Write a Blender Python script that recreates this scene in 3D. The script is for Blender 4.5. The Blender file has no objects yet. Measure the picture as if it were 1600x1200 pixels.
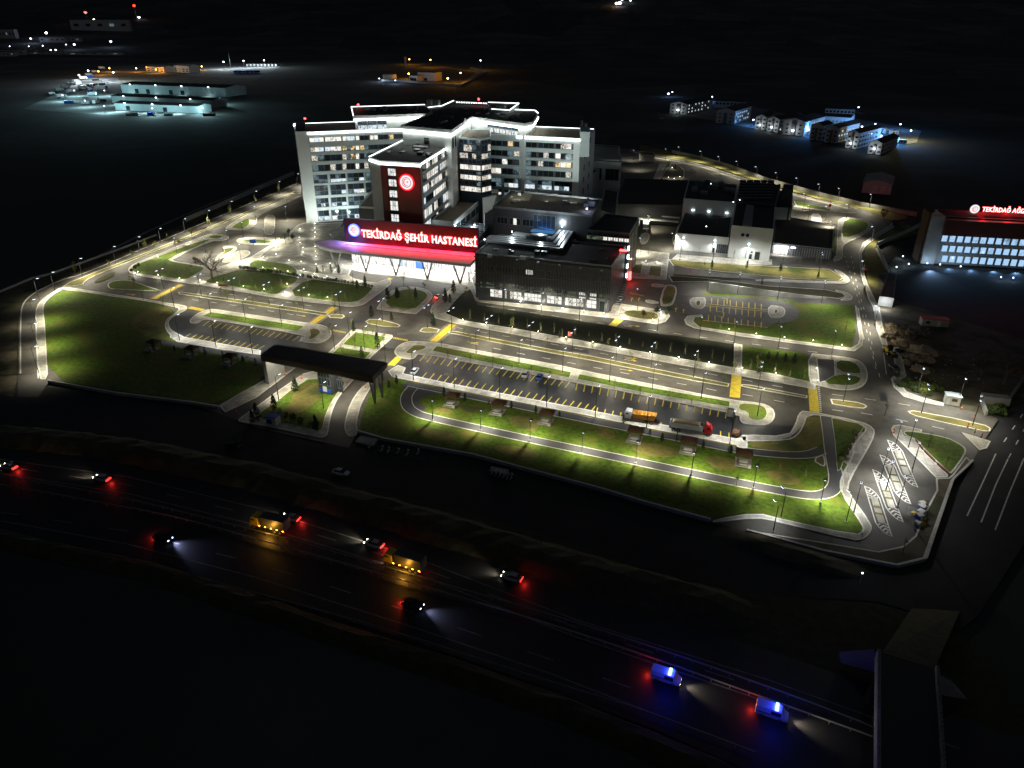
import bpy, bmesh, math, random
from mathutils import Vector, Matrix
R = random.Random(7)
sc = bpy.context.scene
rad = math.radians
# ---------------------------------------------------------------- camera, world, moon, exposure
FOC, PITCH, CAMH = 1140.0, math.atan(0.5), 100.0      # drone 100 m above the forecourt
cd = bpy.data.cameras.new("camera"); cam = bpy.data.objects.new("camera", cd); sc.collection.objects.link(cam)
cam.location = (0, 0, CAMH); cam.rotation_euler = (math.pi/2 - PITCH, 0, 0)
cd.sensor_fit = 'HORIZONTAL'; cd.sensor_width = 36.0; cd.lens = 36.0*FOC/1600.0
cd.clip_start = 0.5; cd.clip_end = 40000; sc.camera = cam
w = bpy.data.worlds.new("World"); sc.world = w; w.use_nodes = True
nt = w.node_tree; bg = nt.nodes['Background']
sky = nt.nodes.new('ShaderNodeTexSky'); sky.sky_type = 'NISHITA'; sky.sun_disc = False
sky.sun_elevation = rad(38); sky.sun_rotation = rad(150)
nt.links.new(sky.outputs[0], bg.inputs[0]); bg.inputs[1].default_value = 0.0042
sd = bpy.data.lights.new("moon", 'SUN'); sd.energy = 0.02; sd.angle = rad(0.5); sd.color = (.85, .9, 1)
so = bpy.data.objects.new("moon", sd); sc.collection.objects.link(so)
so.rotation_euler = (rad(52), 0, rad(150-180+180))
sc.view_settings.view_transform = 'Standard'; sc.view_settings.look = 'None'
sc.view_settings.exposure = 0; sc.view_settings.gamma = 1; sc.view_settings.use_curve_mapping = False
cy = sc.cycles; cy.use_denoising = True; cy.max_bounces = 4; cy.diffuse_bounces = 2; cy.glossy_bounces = 2
cy.transmission_bounces = 2; cy.sample_clamp_indirect = 3; cy.use_light_tree = True; cy.caustics_reflective = False; cy.caustics_refractive = False
K = 2.3   # common factor on the lamps' power

# ---------------------------------------------------------------- survey: photo bearing -> place on the terrain
S_, C_ = math.sin(PITCH), math.cos(PITCH)
def P(px, py, z=0.0):
    a = (px-800)/FOC; b = (600-py)/FOC
    k = (z-CAMH)/(-S_+b*C_)
    return Vector((k*a, k*(C_+b*S_), z))
def proj(p):
    z = p[2]-CAMH; wd = p[1]*C_-z*S_
    return 800+FOC*p[0]/wd, 600-FOC*(p[1]*S_+z*C_)/wd
def zat(p, py):
    lo, hi = -5.0, 95.0
    for _ in range(40):
        m = (lo+hi)/2
        if proj((p[0], p[1], m))[1] > py: lo = m
        else: hi = m
    return lo
def pp(s, z=0.0):
    return [P(*(float(v) for v in q.split(',')), z) for q in s.split()]
def smooth(pts, n=2):
    for _ in range(n):
        o = []
        for i, a in enumerate(pts):
            b = pts[(i+1) % len(pts)]
            o += [a*.75+b*.25, a*.25+b*.75]
        pts = o
    return pts
def area2(p): return sum(p[i][0]*p[(i+1) % len(p)][1]-p[(i+1) % len(p)][0]*p[i][1] for i in range(len(p)))
def ccw(p): return p if area2(p) > 0 else p[::-1]
def inset(p, d):
    p = ccw(p); n = len(p); o = []
    for i in range(n):
        a, b, c = Vector(p[i-1][:2]), Vector(p[i][:2]), Vector(p[(i+1) % n][:2])
        u, v = (b-a), (c-b)
        if u.length < 1e-6 or v.length < 1e-6: o.append(b); continue
        u.normalize(); v.normalize()
        nn = Vector((-u.y-v.y, u.x+v.x)); l = nn.length
        if l < .3: nn = Vector((-v.y, v.x)); l = 1
        nn /= l; cs = max(.5, nn.dot(Vector((-v.y, v.x))))
        o.append(b+nn*(d/cs))
    return [Vector((q[0], q[1], 0)) for q in o]

# ---------------------------------------------------------------- materials
MATS = {}
def nmat(name):
    m = bpy.data.materials.new(name); m.use_nodes = True; MATS[name] = m
    t = m.node_tree; return m, t, t.nodes['Principled BSDF']
def mat(name, col, rough=.7, metal=0, var=.25, scale=.6, bump=0, col2=None, detail=4, big=None):
    m, t, b = nmat(name); N = t.nodes.new; L = t.links.new
    tc = N('ShaderNodeNewGeometry')
    no = N('ShaderNodeTexNoise'); no.inputs['Scale'].default_value = scale; no.inputs['Detail'].default_value = detail
    no.inputs['Roughness'].default_value = .65
    L(tc.outputs['Position'], no.inputs['Vector'])
    r = N('ShaderNodeValToRGB'); L(no.outputs['Fac'], r.inputs[0])
    r.color_ramp.elements[0].position = .3; r.color_ramp.elements[1].position = .7
    c2 = col2 or tuple(min(1, c*(1+var)) for c in col)
    c1 = tuple(c*(1-var) for c in col) if not col2 else col
    r.color_ramp.elements[0].color = (*c1, 1); r.color_ramp.elements[1].color = (*c2, 1)
    out = r.outputs[0]
    if big:
        n2 = N('ShaderNodeTexNoise'); n2.inputs['Scale'].default_value = big[0]; n2.inputs['Detail'].default_value = 3
        L(tc.outputs['Position'], n2.inputs['Vector'])
        r2 = N('ShaderNodeValToRGB'); L(n2.outputs['Fac'], r2.inputs[0]); r2.color_ramp.elements[0].position = big[2]; r2.color_ramp.elements[1].position = big[2]+big[3]
        mx = N('ShaderNodeMix'); mx.data_type = 'RGBA'
        L(r2.outputs[0], mx.inputs[0]); L(out, mx.inputs[6]); mx.inputs[7].default_value = (*big[1], 1); out = mx.outputs[2]
    L(out, b.inputs['Base Color'])
    b.inputs['Roughness'].default_value = rough; b.inputs['Metallic'].default_value = metal
    if bump:
        bp = N('ShaderNodeBump'); bp.inputs['Strength'].default_value = bump; bp.inputs['Distance'].default_value = .15
        L(no.outputs['Fac'], bp.inputs['Height']); L(bp.outputs[0], b.inputs['Normal'])
    return m
def slab(name, col, size, rz, joint=.6, rough=.85):
    """concrete paving: slabs of slightly different tone with dark joints"""
    m, t, b = nmat(name); N = t.nodes.new; L = t.links.new
    tc = N('ShaderNodeNewGeometry'); mp = N('ShaderNodeMapping'); mp.inputs['Rotation'].default_value = (0, 0, -rz)
    L(tc.outputs['Position'], mp.inputs[0])
    br = N('ShaderNodeTexBrick'); br.inputs['Scale'].default_value = 1; br.offset = 0
    br.inputs['Brick Width'].default_value = size[0]; br.inputs['Row Height'].default_value = size[1]
    br.inputs['Mortar Size'].default_value = .05; br.inputs['Mortar Smooth'].default_value = .2
    br.inputs['Color1'].default_value = (*[c*.82 for c in col], 1); br.inputs['Color2'].default_value = (*[c*1.12 for c in col], 1)
    br.inputs['Mortar'].default_value = (*[c*joint for c in col], 1)
    L(mp.outputs[0], br.inputs['Vector'])
    no = N('ShaderNodeTexNoise'); no.inputs['Scale'].default_value = .35; no.inputs['Detail'].default_value = 5; L(tc.outputs['Position'], no.inputs['Vector'])
    mr = N('ShaderNodeMapRange'); mr.inputs[1].default_value = .3; mr.inputs[2].default_value = .7; mr.inputs[3].default_value = .65; mr.inputs[4].default_value = 1.1
    L(no.outputs['Fac'], mr.inputs[0])
    mx = N('ShaderNodeMix'); mx.data_type = 'RGBA'; mx.blend_type = 'MULTIPLY'; mx.inputs[0].default_value = 1
    L(br.outputs['Color'], mx.inputs[6]); L(mr.outputs[0], mx.inputs[7]); L(mx.outputs[2], b.inputs['Base Color'])
    b.inputs['Roughness'].default_value = rough
    return m
def emi(name, col, st, sample=False):
    m = bpy.data.materials.new(name); m.use_nodes = True; MATS[name] = m; t = m.node_tree
    t.nodes.remove(t.nodes['Principled BSDF']); e = t.nodes.new('ShaderNodeEmission')
    e.inputs[0].default_value = (*col, 1); e.inputs[1].default_value = st
    t.links.new(e.outputs[0], t.nodes['Material Output'].inputs[0])
    if not sample: m.cycles.emission_sampling = 'NONE'
    return m
def litglass(name, col, st, dens=.5, sc_=(1.1, .9)):
    """a lit room seen through its pane: ceiling light above, furniture and blinds breaking it up"""
    m, t, b = nmat(name); N = t.nodes.new; L = t.links.new
    tc = N('ShaderNodeNewGeometry'); mp = N('ShaderNodeMapping')
    mp.inputs['Scale'].default_value = (sc_[0], sc_[0], sc_[1]); L(tc.outputs['Position'], mp.inputs[0])
    vo = N('ShaderNodeTexVoronoi'); vo.distance = 'CHEBYCHEV'; vo.inputs['Scale'].default_value = 1; L(mp.outputs[0], vo.inputs['Vector'])
    no = N('ShaderNodeTexNoise'); no.inputs['Scale'].default_value = 1.7; no.inputs['Detail'].default_value = 4; L(mp.outputs[0], no.inputs['Vector'])
    sp = N('ShaderNodeSeparateColor'); L(vo.outputs['Color'], sp.inputs[0])
    ad = N('ShaderNodeMath'); ad.operation = 'ADD'; L(sp.outputs[0], ad.inputs[0]); L(no.outputs['Fac'], ad.inputs[1])
    r = N('ShaderNodeValToRGB'); L(ad.outputs[0], r.inputs[0])
    e = r.color_ramp.elements; e[0].position = dens*.9; e[0].color = (*[c*.1 for c in col], 1); e[1].position = dens+.45; e[1].color = (*col, 1)
    L(r.outputs[0], b.inputs['Emission Color']); b.inputs['Emission Strength'].default_value = st
    b.inputs['Base Color'].default_value = (.03, .035, .04, 1); b.inputs['Roughness'].default_value = .12
    m.cycles.emission_sampling = 'NONE'
    return m
AZ = rad(-18.0)
mat('field', (.05, .05, .045), .95, var=.5, scale=.03, col2=(.10, .095, .08), detail=10, big=(.006, (.035, .04, .03), .42, .12))
_t = MATS['field'].node_tree; _b = _t.nodes['Principled BSDF']; _v = _t.nodes.new('ShaderNodeTexVoronoi'); _v.inputs['Scale'].default_value = .0045; _g = _t.nodes.new('ShaderNodeNewGeometry'); _m = _t.nodes.new('ShaderNodeMapping'); _m.inputs['Scale'].default_value = (1, .45, 1); _m.inputs['Rotation'].default_value = (0, 0, .5)
_t.links.new(_g.outputs['Position'], _m.inputs[0]); _t.links.new(_m.outputs[0], _v.inputs['Vector']); _h = _t.nodes.new('ShaderNodeSeparateColor'); _t.links.new(_v.outputs['Color'], _h.inputs[0]); _r = _t.nodes.new('ShaderNodeMapRange'); _r.inputs[3].default_value = .45; _r.inputs[4].default_value = 1.5; _t.links.new(_h.outputs[0], _r.inputs[0])
_x = _t.nodes.new('ShaderNodeMix'); _x.data_type = 'RGBA'; _x.blend_type = 'MULTIPLY'; _x.inputs[0].default_value = 1; _l = _b.inputs['Base Color'].links[0].from_socket; _t.links.new(_l, _x.inputs[6]); _t.links.new(_r.outputs[0], _x.inputs[7]); _t.links.new(_x.outputs[2], _b.inputs['Base Color'])
mat('hill', (.03, .03, .028), .95, var=.5, scale=.01, detail=8)
mat('earth', (.10, .083, .055), .95, scale=.4, bump=.6, col2=(.17, .14, .09), detail=8, big=(.12, (.05, .055, .022), .45, .15))
mat('scrub', (.03, .034, .012), .95, scale=.5, bump=.8, col2=(.085, .075, .035), detail=10)
mat('asphalt', (.07, .064, .055), .7, scale=.2, col2=(.17, .155, .13), detail=10, big=(.035, (.06, .056, .054), .45, .2))
mat('new_asphalt', (.022, .023, .027), .42, scale=.3, col2=(.048, .049, .054), detail=9, big=(.12, (.016, .016, .018), .52, .12))
mat('frontage', (.018, .018, .021), .9, scale=.15, col2=(.036, .035, .04), detail=7)
mat('highway', (.014, .014, .016), .6, scale=.1, col2=(.026, .025, .026), detail=9)
mat('lot_asphalt', (.09, .085, .08), .75, scale=.4, col2=(.15, .145, .135), detail=8)
mat('path_asphalt', (.065, .067, .078), .7, scale=.3, col2=(.085, .085, .095))
slab('paving', (.60, .57, .50), (1.6, 1.6), AZ)
slab('paving_warm', (.34, .28, .22), (1.2, .6), AZ)
slab('plaza', (.33, .32, .28), (2.4, 1.2), AZ)
mat('kerb', (.74, .72, .66), .8, var=.2, scale=1.5)
mat('grass', (.030, .066, .002), .95, scale=.8, bump=.8, col2=(.14, .23, .006), detail=12, big=(.11, (.15, .14, .02), .50, .2))
mat('dry_grass', (.13, .12, .018), .95, scale=.7, bump=.6, col2=(.25, .21, .06), detail=10, big=(.1, (.07, .09, .018), .5, .15))
mat('ground_cover', (.006, .010, .003), .95, scale=1.2, bump=1, col2=(.022, .03, .008), detail=10)  # near-black: the unlit slope's shade is put into the planting colour
mat('worn_paint', (.22, .22, .21), .8, var=.4, scale=.6)
mat('yellow_paint', (.88, .62, .05), .7, var=.25, scale=.8)
mat('white_paint', (.75, .74, .70), .7, var=.2, scale=.8)
mat('concrete', (.34, .34, .32), .85, var=.2, scale=.3, detail=8)
mat('white_panel', (.72, .75, .72), .5, var=.06, scale=.15)
mat('band_panel', (.52, .58, .57), .5, var=.08, scale=.2)
mat('red_panel', (.20, .06, .05), .5, var=.12, scale=.2)
mat('dark_panel', (.05, .053, .06), .4, var=.2, scale=.3)
mat('brown_roof', (.10, .075, .05), .85, scale=.25, col2=(.15, .115, .075), detail=8)
mat('dark_roof', (.035, .033, .032), .85, scale=.25, col2=(.06, .052, .045), detail=8)
mat('gate_roof', (.055, .04, .038), .6, scale=.3, col2=(.08, .058, .052))
mat('metal', (.45, .46, .47), .35, .6, var=.1)
mat('grey_metal', (.20, .21, .22), .45, .5, var=.2)
mat('pole_metal', (.05, .052, .055), .45, .4, var=.1)
mat('timber', (.12, .06, .03), .8, var=.3, scale=2)
mat('blue_board', (.02, .10, .55), .5, var=.1)
mat('red_board', (.6, .03, .02), .5, var=.1)
mat('orange_plastic', (.75, .15, .03), .5, var=.1)
mat('rubber', (.02, .02, .02), .9)
mat('bark', (.12, .085, .06), .9, var=.3, scale=3)
mat('rubble', (.28, .22, .15), .95, var=.5, scale=1.5, bump=.6)
mat('sand', (.42, .33, .20), .95, var=.25, scale=.8, bump=.5)
mat('leaf_dark', (.018, .035, .012), .8, var=.5, scale=2)
mat('leaf', (.06, .10, .02), .8, var=.5, scale=2)
mat('leaf_yellow', (.22, .25, .05), .8, var=.4, scale=2)
mat('glass_dark', (.018, .024, .028), .08, var=.2)
mat('glass_blue', (.03, .05, .07), .08, var=.3, scale=.3)
mat('facade_cyan', (.42, .50, .50), .7, var=.1, scale=.2)
mat('facade_white', (.6, .6, .57), .7, var=.1, scale=.2)
mat('gravel', (.20, .20, .19), .95, var=.35, scale=.5, detail=8)
mat('chrome', (.6, .6, .62), .2, .9)
for n, c in dict(car_white=(.75, .75, .74), car_silver=(.42, .44, .46), car_blue=(.03, .10, .30), car_red=(.55, .015, .02), car_black=(.02, .02, .022),
                 truck_orange=(.62, .30, .06), car_yellow=(.7, .5, .03), tarp_grey=(.62, .68, .68), navy=(.02, .025, .09), maroon=(.12, .012, .016), cream=(.6, .5, .38)).items():
    mat(n, c, .35, var=.08, scale=.6)
litglass('lit_cool', (.80, .92, 1.0), .95, .45)
litglass('lit_white', (1, .97, .88), 1.0, .35)
litglass('lit_warm', (1, .72, .36), .9, .6)
litglass('lit_dim', (.35, .55, .62), .30, .75)
litglass('lit_busy', (.95, .88, .75), .8, .75, (2.5, 2))
litglass('lit_blue', (.42, .68, 1.0), .95, .25, (.35, .3))
litglass('lit_lobby', (1, 1, .95), 1.5, .45, (3.0, .5))
litglass('lit_green', (.75, .9, .55), .16, .6)
emi('led', (.80, .90, 1.0), 12); emi('lamp_lens', (.75, .86, 1.0), 4); emi('led_soft', (.8, .92, 1.0), 6); emi('bollard_led', (1, .95, .8), 16)
emi('led_strip', (.93, 1.0, .96), 12, True); emi('led_line', (.9, 1, .97), 3.0)
emi('sign_face', (1, .86, .78), 1.9); emi('sign_halo', (1, .01, .02), 2); emi('logo_face', (1, .93, .95), 1.0)
emi('logo_blue', (.10, .15, 1.0), 3); emi('logo_red', (1, .03, .04), 2.5)
emi('red_lamp', (1, .02, .02), 25); emi('sodium', (1, .50, .10), 25); emi('police_blue', (.03, .06, 1), 40)
emi('head_lamp', (1, .9, .75), 30); emi('tail_lamp', (1, .02, .01), 14); emi('amber_lamp', (1, .45, .03), 20); emi('xenon', (.45, .55, 1.0), 9)
emi('screen_blue', (.10, .35, .8), .5)

# ---------------------------------------------------------------- mesh builder
class MB:
    def __init__(s): s.v = []; s.f = []
    def add(s, vs, fs):
        n = len(s.v); s.v += [tuple(v) for v in vs]; s.f += [tuple(i+n for i in f) for f in fs]; return s
    def box(s, x, y, z, sx, sy, sz, rz=0.0, top=1.0):
        """box on its base centre (x,y,z)"""
        c, q = math.cos(rz), math.sin(rz); vs = []
        for k in (0, 1):
            g = 1 if k == 0 else top
            for a, b in ((-.5, -.5), (.5, -.5), (.5, .5), (-.5, .5)):
                X, Y = a*sx*g, b*sy*g; vs.append((x+X*c-Y*q, y+X*q+Y*c, z+k*sz))
        return s.add(vs, [(3, 2, 1, 0), (4, 5, 6, 7), (0, 1, 5, 4), (1, 2, 6, 5), (2, 3, 7, 6), (3, 0, 4, 7)])
    def prism(s, pts, z0, z1, off=(0, 0)):
        p = ccw(pts); n = len(p)
        vs = [(q[0]-off[0], q[1]-off[1], z0) for q in p]+[(q[0]-off[0], q[1]-off[1], z1) for q in p]
        return s.add(vs, [tuple(range(n))[::-1], tuple(range(n, 2*n))]+[(i, (i+1) % n, n+(i+1) % n, n+i) for i in range(n)])
    def flat(s, pts, z):
        p = ccw(pts); return s.add([(q[0], q[1], z) for q in p], [tuple(range(len(p)))])
    def ring(s, pts, wd, z0, z1):
        a = ccw(pts); b = inset(a, wd); n = len(a)
        vs = [(q[0], q[1], z1) for q in a]+[(q[0], q[1], z1) for q in b]+[(q[0], q[1], z0) for q in a]+[(q[0], q[1], z0) for q in b]
        fs = []
        for i in range(n):
            j = (i+1) % n; fs += [(i, j, n+j, n+i), (2*n+i, 2*n+j, j, i), (n+i, n+j, 3*n+j, 3*n+i)]
        return s.add(vs, fs)
    def tube(s, a, b, r0, r1=None, n=6):
        r1 = r0 if r1 is None else r1; a, b = Vector(a), Vector(b); d = (b-a).normalized()
        u = d.orthogonal().normalized(); w_ = d.cross(u); vs = []
        for c, r in ((a, r0), (b, r1)):
            for i in range(n):
                t = 2*math.pi*i/n; vs.append(c+u*(r*math.cos(t))+w_*(r*math.sin(t)))
        return s.add(vs, [tuple(range(n))[::-1], tuple(range(n, 2*n))]+[(i, (i+1) % n, n+(i+1) % n, n+i) for i in range(n)])
    def beam(s, a, b, wd, h):
        """level strip a->b of width wd rising h"""
        a, b = Vector(a), Vector(b); d = (b-a); d.z = 0
        if d.length < 1e-6: return s
        d.normalize(); q = Vector((-d.y, d.x, 0))*(wd/2); u = Vector((0, 0, h))
        return s.add([a-q, b-q, b+q, a+q, a-q+u, b-q+u, b+q+u, a+q+u], [(3, 2, 1, 0), (4, 5, 6, 7), (0, 1, 5, 4), (1, 2, 6, 5), (2, 3, 7, 6), (3, 0, 4, 7)])
    def strip(s, pts, wd, z, up=0):
        """flat ribbon along a polyline"""
        n = len(pts); L_, R_ = [], []
        for i, p in enumerate(pts):
            a = pts[max(0, i-1)]; b = pts[min(n-1, i+1)]; d = Vector((b[0]-a[0], b[1]-a[1])).normalized(); q = Vector((-d.y, d.x))*(wd/2)
            L_.append((p[0]+q.x, p[1]+q.y, z)); R_.append((p[0]-q.x, p[1]-q.y, z))
        vs = L_+R_; fs = [(n+i, n+i+1, i+1, i) for i in range(n-1)]
        if up:
            m = len(vs); vs = [(v[0], v[1], z-up) for v in vs]+vs
            fs = [tuple(k+m for k in f) for f in fs]+[(i+1, i, i+m, i+1+m) for i in range(n-1)]+[(n+i, n+i+1, n+i+1+m, n+i+m) for i in range(n-1)]
            fs += [(0, n, n+m, m), (n-1, n-1+m, 2*n-1+m, 2*n-1)]
        return s.add(vs, fs)
    def ball(s, c, r, n=6, m=4, sq=1, jit=0, rnd=R):
        vs = [(c[0], c[1], c[2]-r*sq)]
        for j in range(1, m):
            t = math.pi*j/m-math.pi/2
            for i in range(n):
                p = 2*math.pi*i/n; q = r*(1+rnd.uniform(-jit, jit))
                vs.append((c[0]+q*math.cos(t)*math.cos(p), c[1]+q*math.cos(t)*math.sin(p), c[2]+q*sq*math.sin(t)))
        vs.append((c[0], c[1], c[2]+r*sq)); fs = [(0, 1+(i+1) % n, 1+i) for i in range(n)]
        for j in range(m-2):
            for i in range(n):
                a = 1+j*n+i; b = 1+j*n+(i+1) % n; fs.append((a, b, b+n, a+n))
        l = len(vs)-1; k = 1+(m-2)*n
        fs += [(k+i, k+(i+1) % n, l) for i in range(n)]
        return s.add(vs, fs)
    def leaves(s, c, r, n, size, rnd=R, sq=1):
        for _ in range(n):
            while True:
                d = Vector((rnd.uniform(-1, 1), rnd.uniform(-1, 1), rnd.uniform(-1, 1)))
                if .25 < d.length < 1: break
            p = Vector(c)+Vector((d.x*r, d.y*r, d.z*r*sq)); u = Vector((rnd.gauss(0, 1), rnd.gauss(0, 1), rnd.gauss(0, 1))).normalized()
            v = u.orthogonal().normalized(); k = size*rnd.uniform(.6, 1.3)
            s.add([p-u*k, p+v*k*.6, p+u*k, p-v*k*.6], [(0, 1, 2, 3)])
        return s
COL = sc.collection
def mesh(name, mb, m):
    me = bpy.data.meshes.new(name); me.from_pydata(mb.v, [], mb.f); me.update()
    for mm in (m if isinstance(m, (list, tuple)) else [m]): me.materials.append(MATS[mm])
    return me
def part(name, mb, m, parent=None, loc=None, label=None):
    o = bpy.data.objects.new(name, mb if isinstance(mb, bpy.types.Mesh) else mesh(name, mb, m)); COL.objects.link(o)
    if parent: o.parent = parent
    if loc is not None: o.location = loc
    if label: o['label'] = label
    return o
def tag(o, label, cat, group=None):
    o['label'] = label; o['category'] = cat
    if group: o['group'] = group
    return o
def thing(name, label, cat, loc=(0, 0, 0), rz=0.0, group=None):
    o = bpy.data.objects.new(name, None); COL.objects.link(o); o.location = loc; o.rotation_euler = (0, 0, rz); o.empty_display_size = .5
    return tag(o, label, cat, group)
def struct(name, mb, m, parent=None):
    o = part(name, mb, m, parent)
    if not parent: o['kind'] = 'structure'
    return o
def dup(root, loc, rz=None, label=None, group=None, scale=None):
    def cp(o, par):
        c = o.copy(); COL.objects.link(c); c.parent = par
        for ch in o.children: cp(ch, c)
        return c
    r = cp(root, root.parent); r.location = loc
    if rz is not None: r.rotation_euler = (0, 0, rz)
    if scale: r.scale = (scale,)*3 if not isinstance(scale, tuple) else scale
    if label: r['label'] = label
    if group: r['group'] = group
    return r
ORD = 'first second third fourth fifth sixth seventh eighth ninth tenth eleventh twelfth thirteenth fourteenth fifteenth sixteenth seventeenth eighteenth nineteenth twentieth'.split()
ORD += ['twenty-'+o for o in ORD[:9]]+['thirtieth']+['thirty-'+o for o in ORD[:9]]+['fortieth']+['forty-'+o for o in ORD[:9]]
class Series:
    """one prototype, then copies"""
    def __init__(s, maker): s.maker = maker; s.root = None
    def put(s, loc, rz, label, group=None, scale=None):
        if s.root is None: s.root = s.maker(); s.root.location = loc; s.root.rotation_euler = (0, 0, rz); s.root['label'] = label; r = s.root
        else: r = dup(s.root, loc, rz, label, None, None)
        r.scale = (1, 1, 1) if not scale else ((scale,)*3 if not isinstance(scale, tuple) else scale)
        if group: r['group'] = group
        return r

# ================================================================ THE GROUND
def hillz(x, y):
    r = math.hypot(x*.7, y)
    t = max(0.0, min(1.0, (r-2300)/5200)); return -.5+(t*t*(3-2*t))*(430+60*math.sin(x*.0009+1)+35*math.sin(x*.0023))
mb = MB(); ys = [-400, 0, 60, 150, 300, 600, 1000, 1500, 2000, 2300]+[2300+260*i for i in range(1, 26)]+[12000, 16000]
xs = [-14000, -9000]+[-6800+425*i for i in range(33)]+[9000, 14000]
mb.v = [(x, y, hillz(x, y)) for y in ys for x in xs]; nx = len(xs)
mb.f = [(j*nx+i, j*nx+i+1, (j+1)*nx+i+1, (j+1)*nx+i) for j in range(len(ys)-1) for i in range(nx-1)]
struct('terrain', mb, 'field')

def sheet(name, s, z, m, par=None, sm=0, th=0.0):
    p = pp(s) if isinstance(s, str) else s
    if sm: p = smooth(p, sm)
    b = MB().prism(p, z-th, z) if th else MB().flat(p, z)
    return struct(name, b, m, par)
def raised(name, s, z0, z1, m, sm=2, kerb=True, kw=.4, par=None, kz=.012, km='kerb'):
    p = pp(s) if isinstance(s, str) else s
    if sm: p = smooth(p, sm)
    o = struct(name, MB().prism(p, z0, z1), m, par)
    if kerb: part('kerb', MB().ring(p, kw, z0, z1+kz), km, o)
    return o
frontage = sheet('frontage_road', "-60,600 30,596 60,600 76,604 180,620 345,646 420,674 500,693 560,690 600,702 700,733 760,746 860,785 900,790 950,800 1110,838 1200,853 1280,880 1400,900 1455,890 1500,760 1530,700 1600,620 1700,560 1700,800 1600,850 1530,960 1500,985 1440,960 1370,940 1200,930 1040,905 900,850 700,792 540,755 400,730 200,690 -60,668", -.01, 'frontage')
site = sheet('campus_road', "28,592 28,500 30,485 37,471 50,459 75,447 100,436 125,429 200,398 300,355 400,313 470,284 600,230 760,215 900,228 985,233 1026,244 1060,249 1100,257 1140,271 1200,289 1240,301 1280,312 1325,321 1345,327 1370,336 1392,347 1397,355 1376,368 1353,384 1346,396 1351,430 1358,446 1372,475 1380,500 1388,540 1404,543 1417,590 1421,611 1475,631 1530,640 1560,655 1530,700 1519,722 1487,752 1445,875 1400,886 1290,864 1166,831 1110,815 1000,785 935,765 860,745 740,713 600,688 559,676 545,700 500,690 415,672 340,645 300,632 180,616 76,597 60,620 28,620", 0, 'asphalt', th=.3)
hw = sheet('highway', "-120,672 200,718 400,762 640,832 900,925 1200,1012 1700,1180 1900,1500 1250,1240 1030,1142 840,1070 640,1000 400,925 200,873 -120,810", -.03, 'highway')
# verges and banks outside the campus
def mound(name, s, h, m, wd, jit=.25, par=None, z0=-.3, n=5):
    """an uneven earth bank along a polyline"""
    pts = pp(s) if isinstance(s, str) else s; out = []
    for a, b in zip(pts, pts[1:]):
        k = max(1, int((b-a).length/3)); out += [a.lerp(b, i/k) for i in range(k)]
    out.append(pts[-1]); b_ = MB(); N = len(out)
    for i, p in enumerate(out):
        a = out[max(0, i-1)]; c = out[min(N-1, i+1)]; d = (c-a); d.z = 0; d.normalize(); q = Vector((-d.y, d.x, 0)); e = min(1, i/3, (N-1-i)/3)
        for j in range(n):
            t = j/(n-1)*2-1; hh = h*(1-t*t)*e*(1+R.uniform(-jit, jit))
            b_.v.append(tuple(p+q*(t*wd/2*(1+R.uniform(-jit, jit)*.3))+Vector((0, 0, z0-p.z+hh+(0 if abs(t) == 1 else .3*e)))))
    b_.f = [(i*n+j, (i+1)*n+j, (i+1)*n+j+1, i*n+j+1) for i in range(N-1) for j in range(n-1)]
    o = part(name, b_, m, par)
    if not par: o['kind'] = 'structure'
    return o
sheet('highway_verge', "-120,664 0,664 200,688 400,728 540,752 700,790 900,848 1040,903 1200,930 1370,942 1440,962 1500,990 1620,1130 1700,1190 1200,1014 900,927 640,834 400,764 200,720 -120,674", -.02, 'scrub')
mound('highway_bank', "-60,676 100,690 200,703 400,745 640,812 900,888 1200,975", 1.6, 'scrub', 12)
mound('field_bank', "-60,826 120,868 240,892 400,945 560,1000 700,1042 860,1098 1030,1168 1180,1230", 1.1, 'scrub', 5)
sheet('ring_road_verge', "-40,470 0,458 50,437 82,429 135,411 190,391 290,349 312,335 400,302 470,273 470,284 400,313 300,355 200,398 125,428 75,446 50,458 37,470 30,484 27,500 27,592 20,620 -40,610", .05, 'earth')
sheet('construction_ground', "1357,446 1372,430 1400,400 1440,420 1700,450 1700,640 1600,625 1545,650 1475,632 1421,611 1404,543 1388,540 1380,500 1372,475", .02, 'earth')
sheet('sloping_verge', "1353,385 1376,369 1398,356 1420,352 1435,365 1368,386 1386,420 1372,432 1372,452 1358,446 1349,410", .03, 'dry_grass')
sheet('back_verge', "1000,226 1026,232 1100,245 1200,277 1300,305 1345,318 1420,333 1416,342 1392,346 1345,326 1280,311 1200,288 1100,256 1026,243 1000,236", .04, 'dry_grass')
mound('earth_bank', "1120,822 1200,852 1290,880 1380,902", 1.0, 'earth', 7)
struct('track', MB().strip(pp("-20,463 60,440 130,412 230,362 330,318 460,268"), 2.2, .0), 'gravel')
struct('field_track', MB().strip(pp("-40,60 60,92 200,100 330,118 500,112 700,135", 0), 9, -.44), 'earth')

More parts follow.
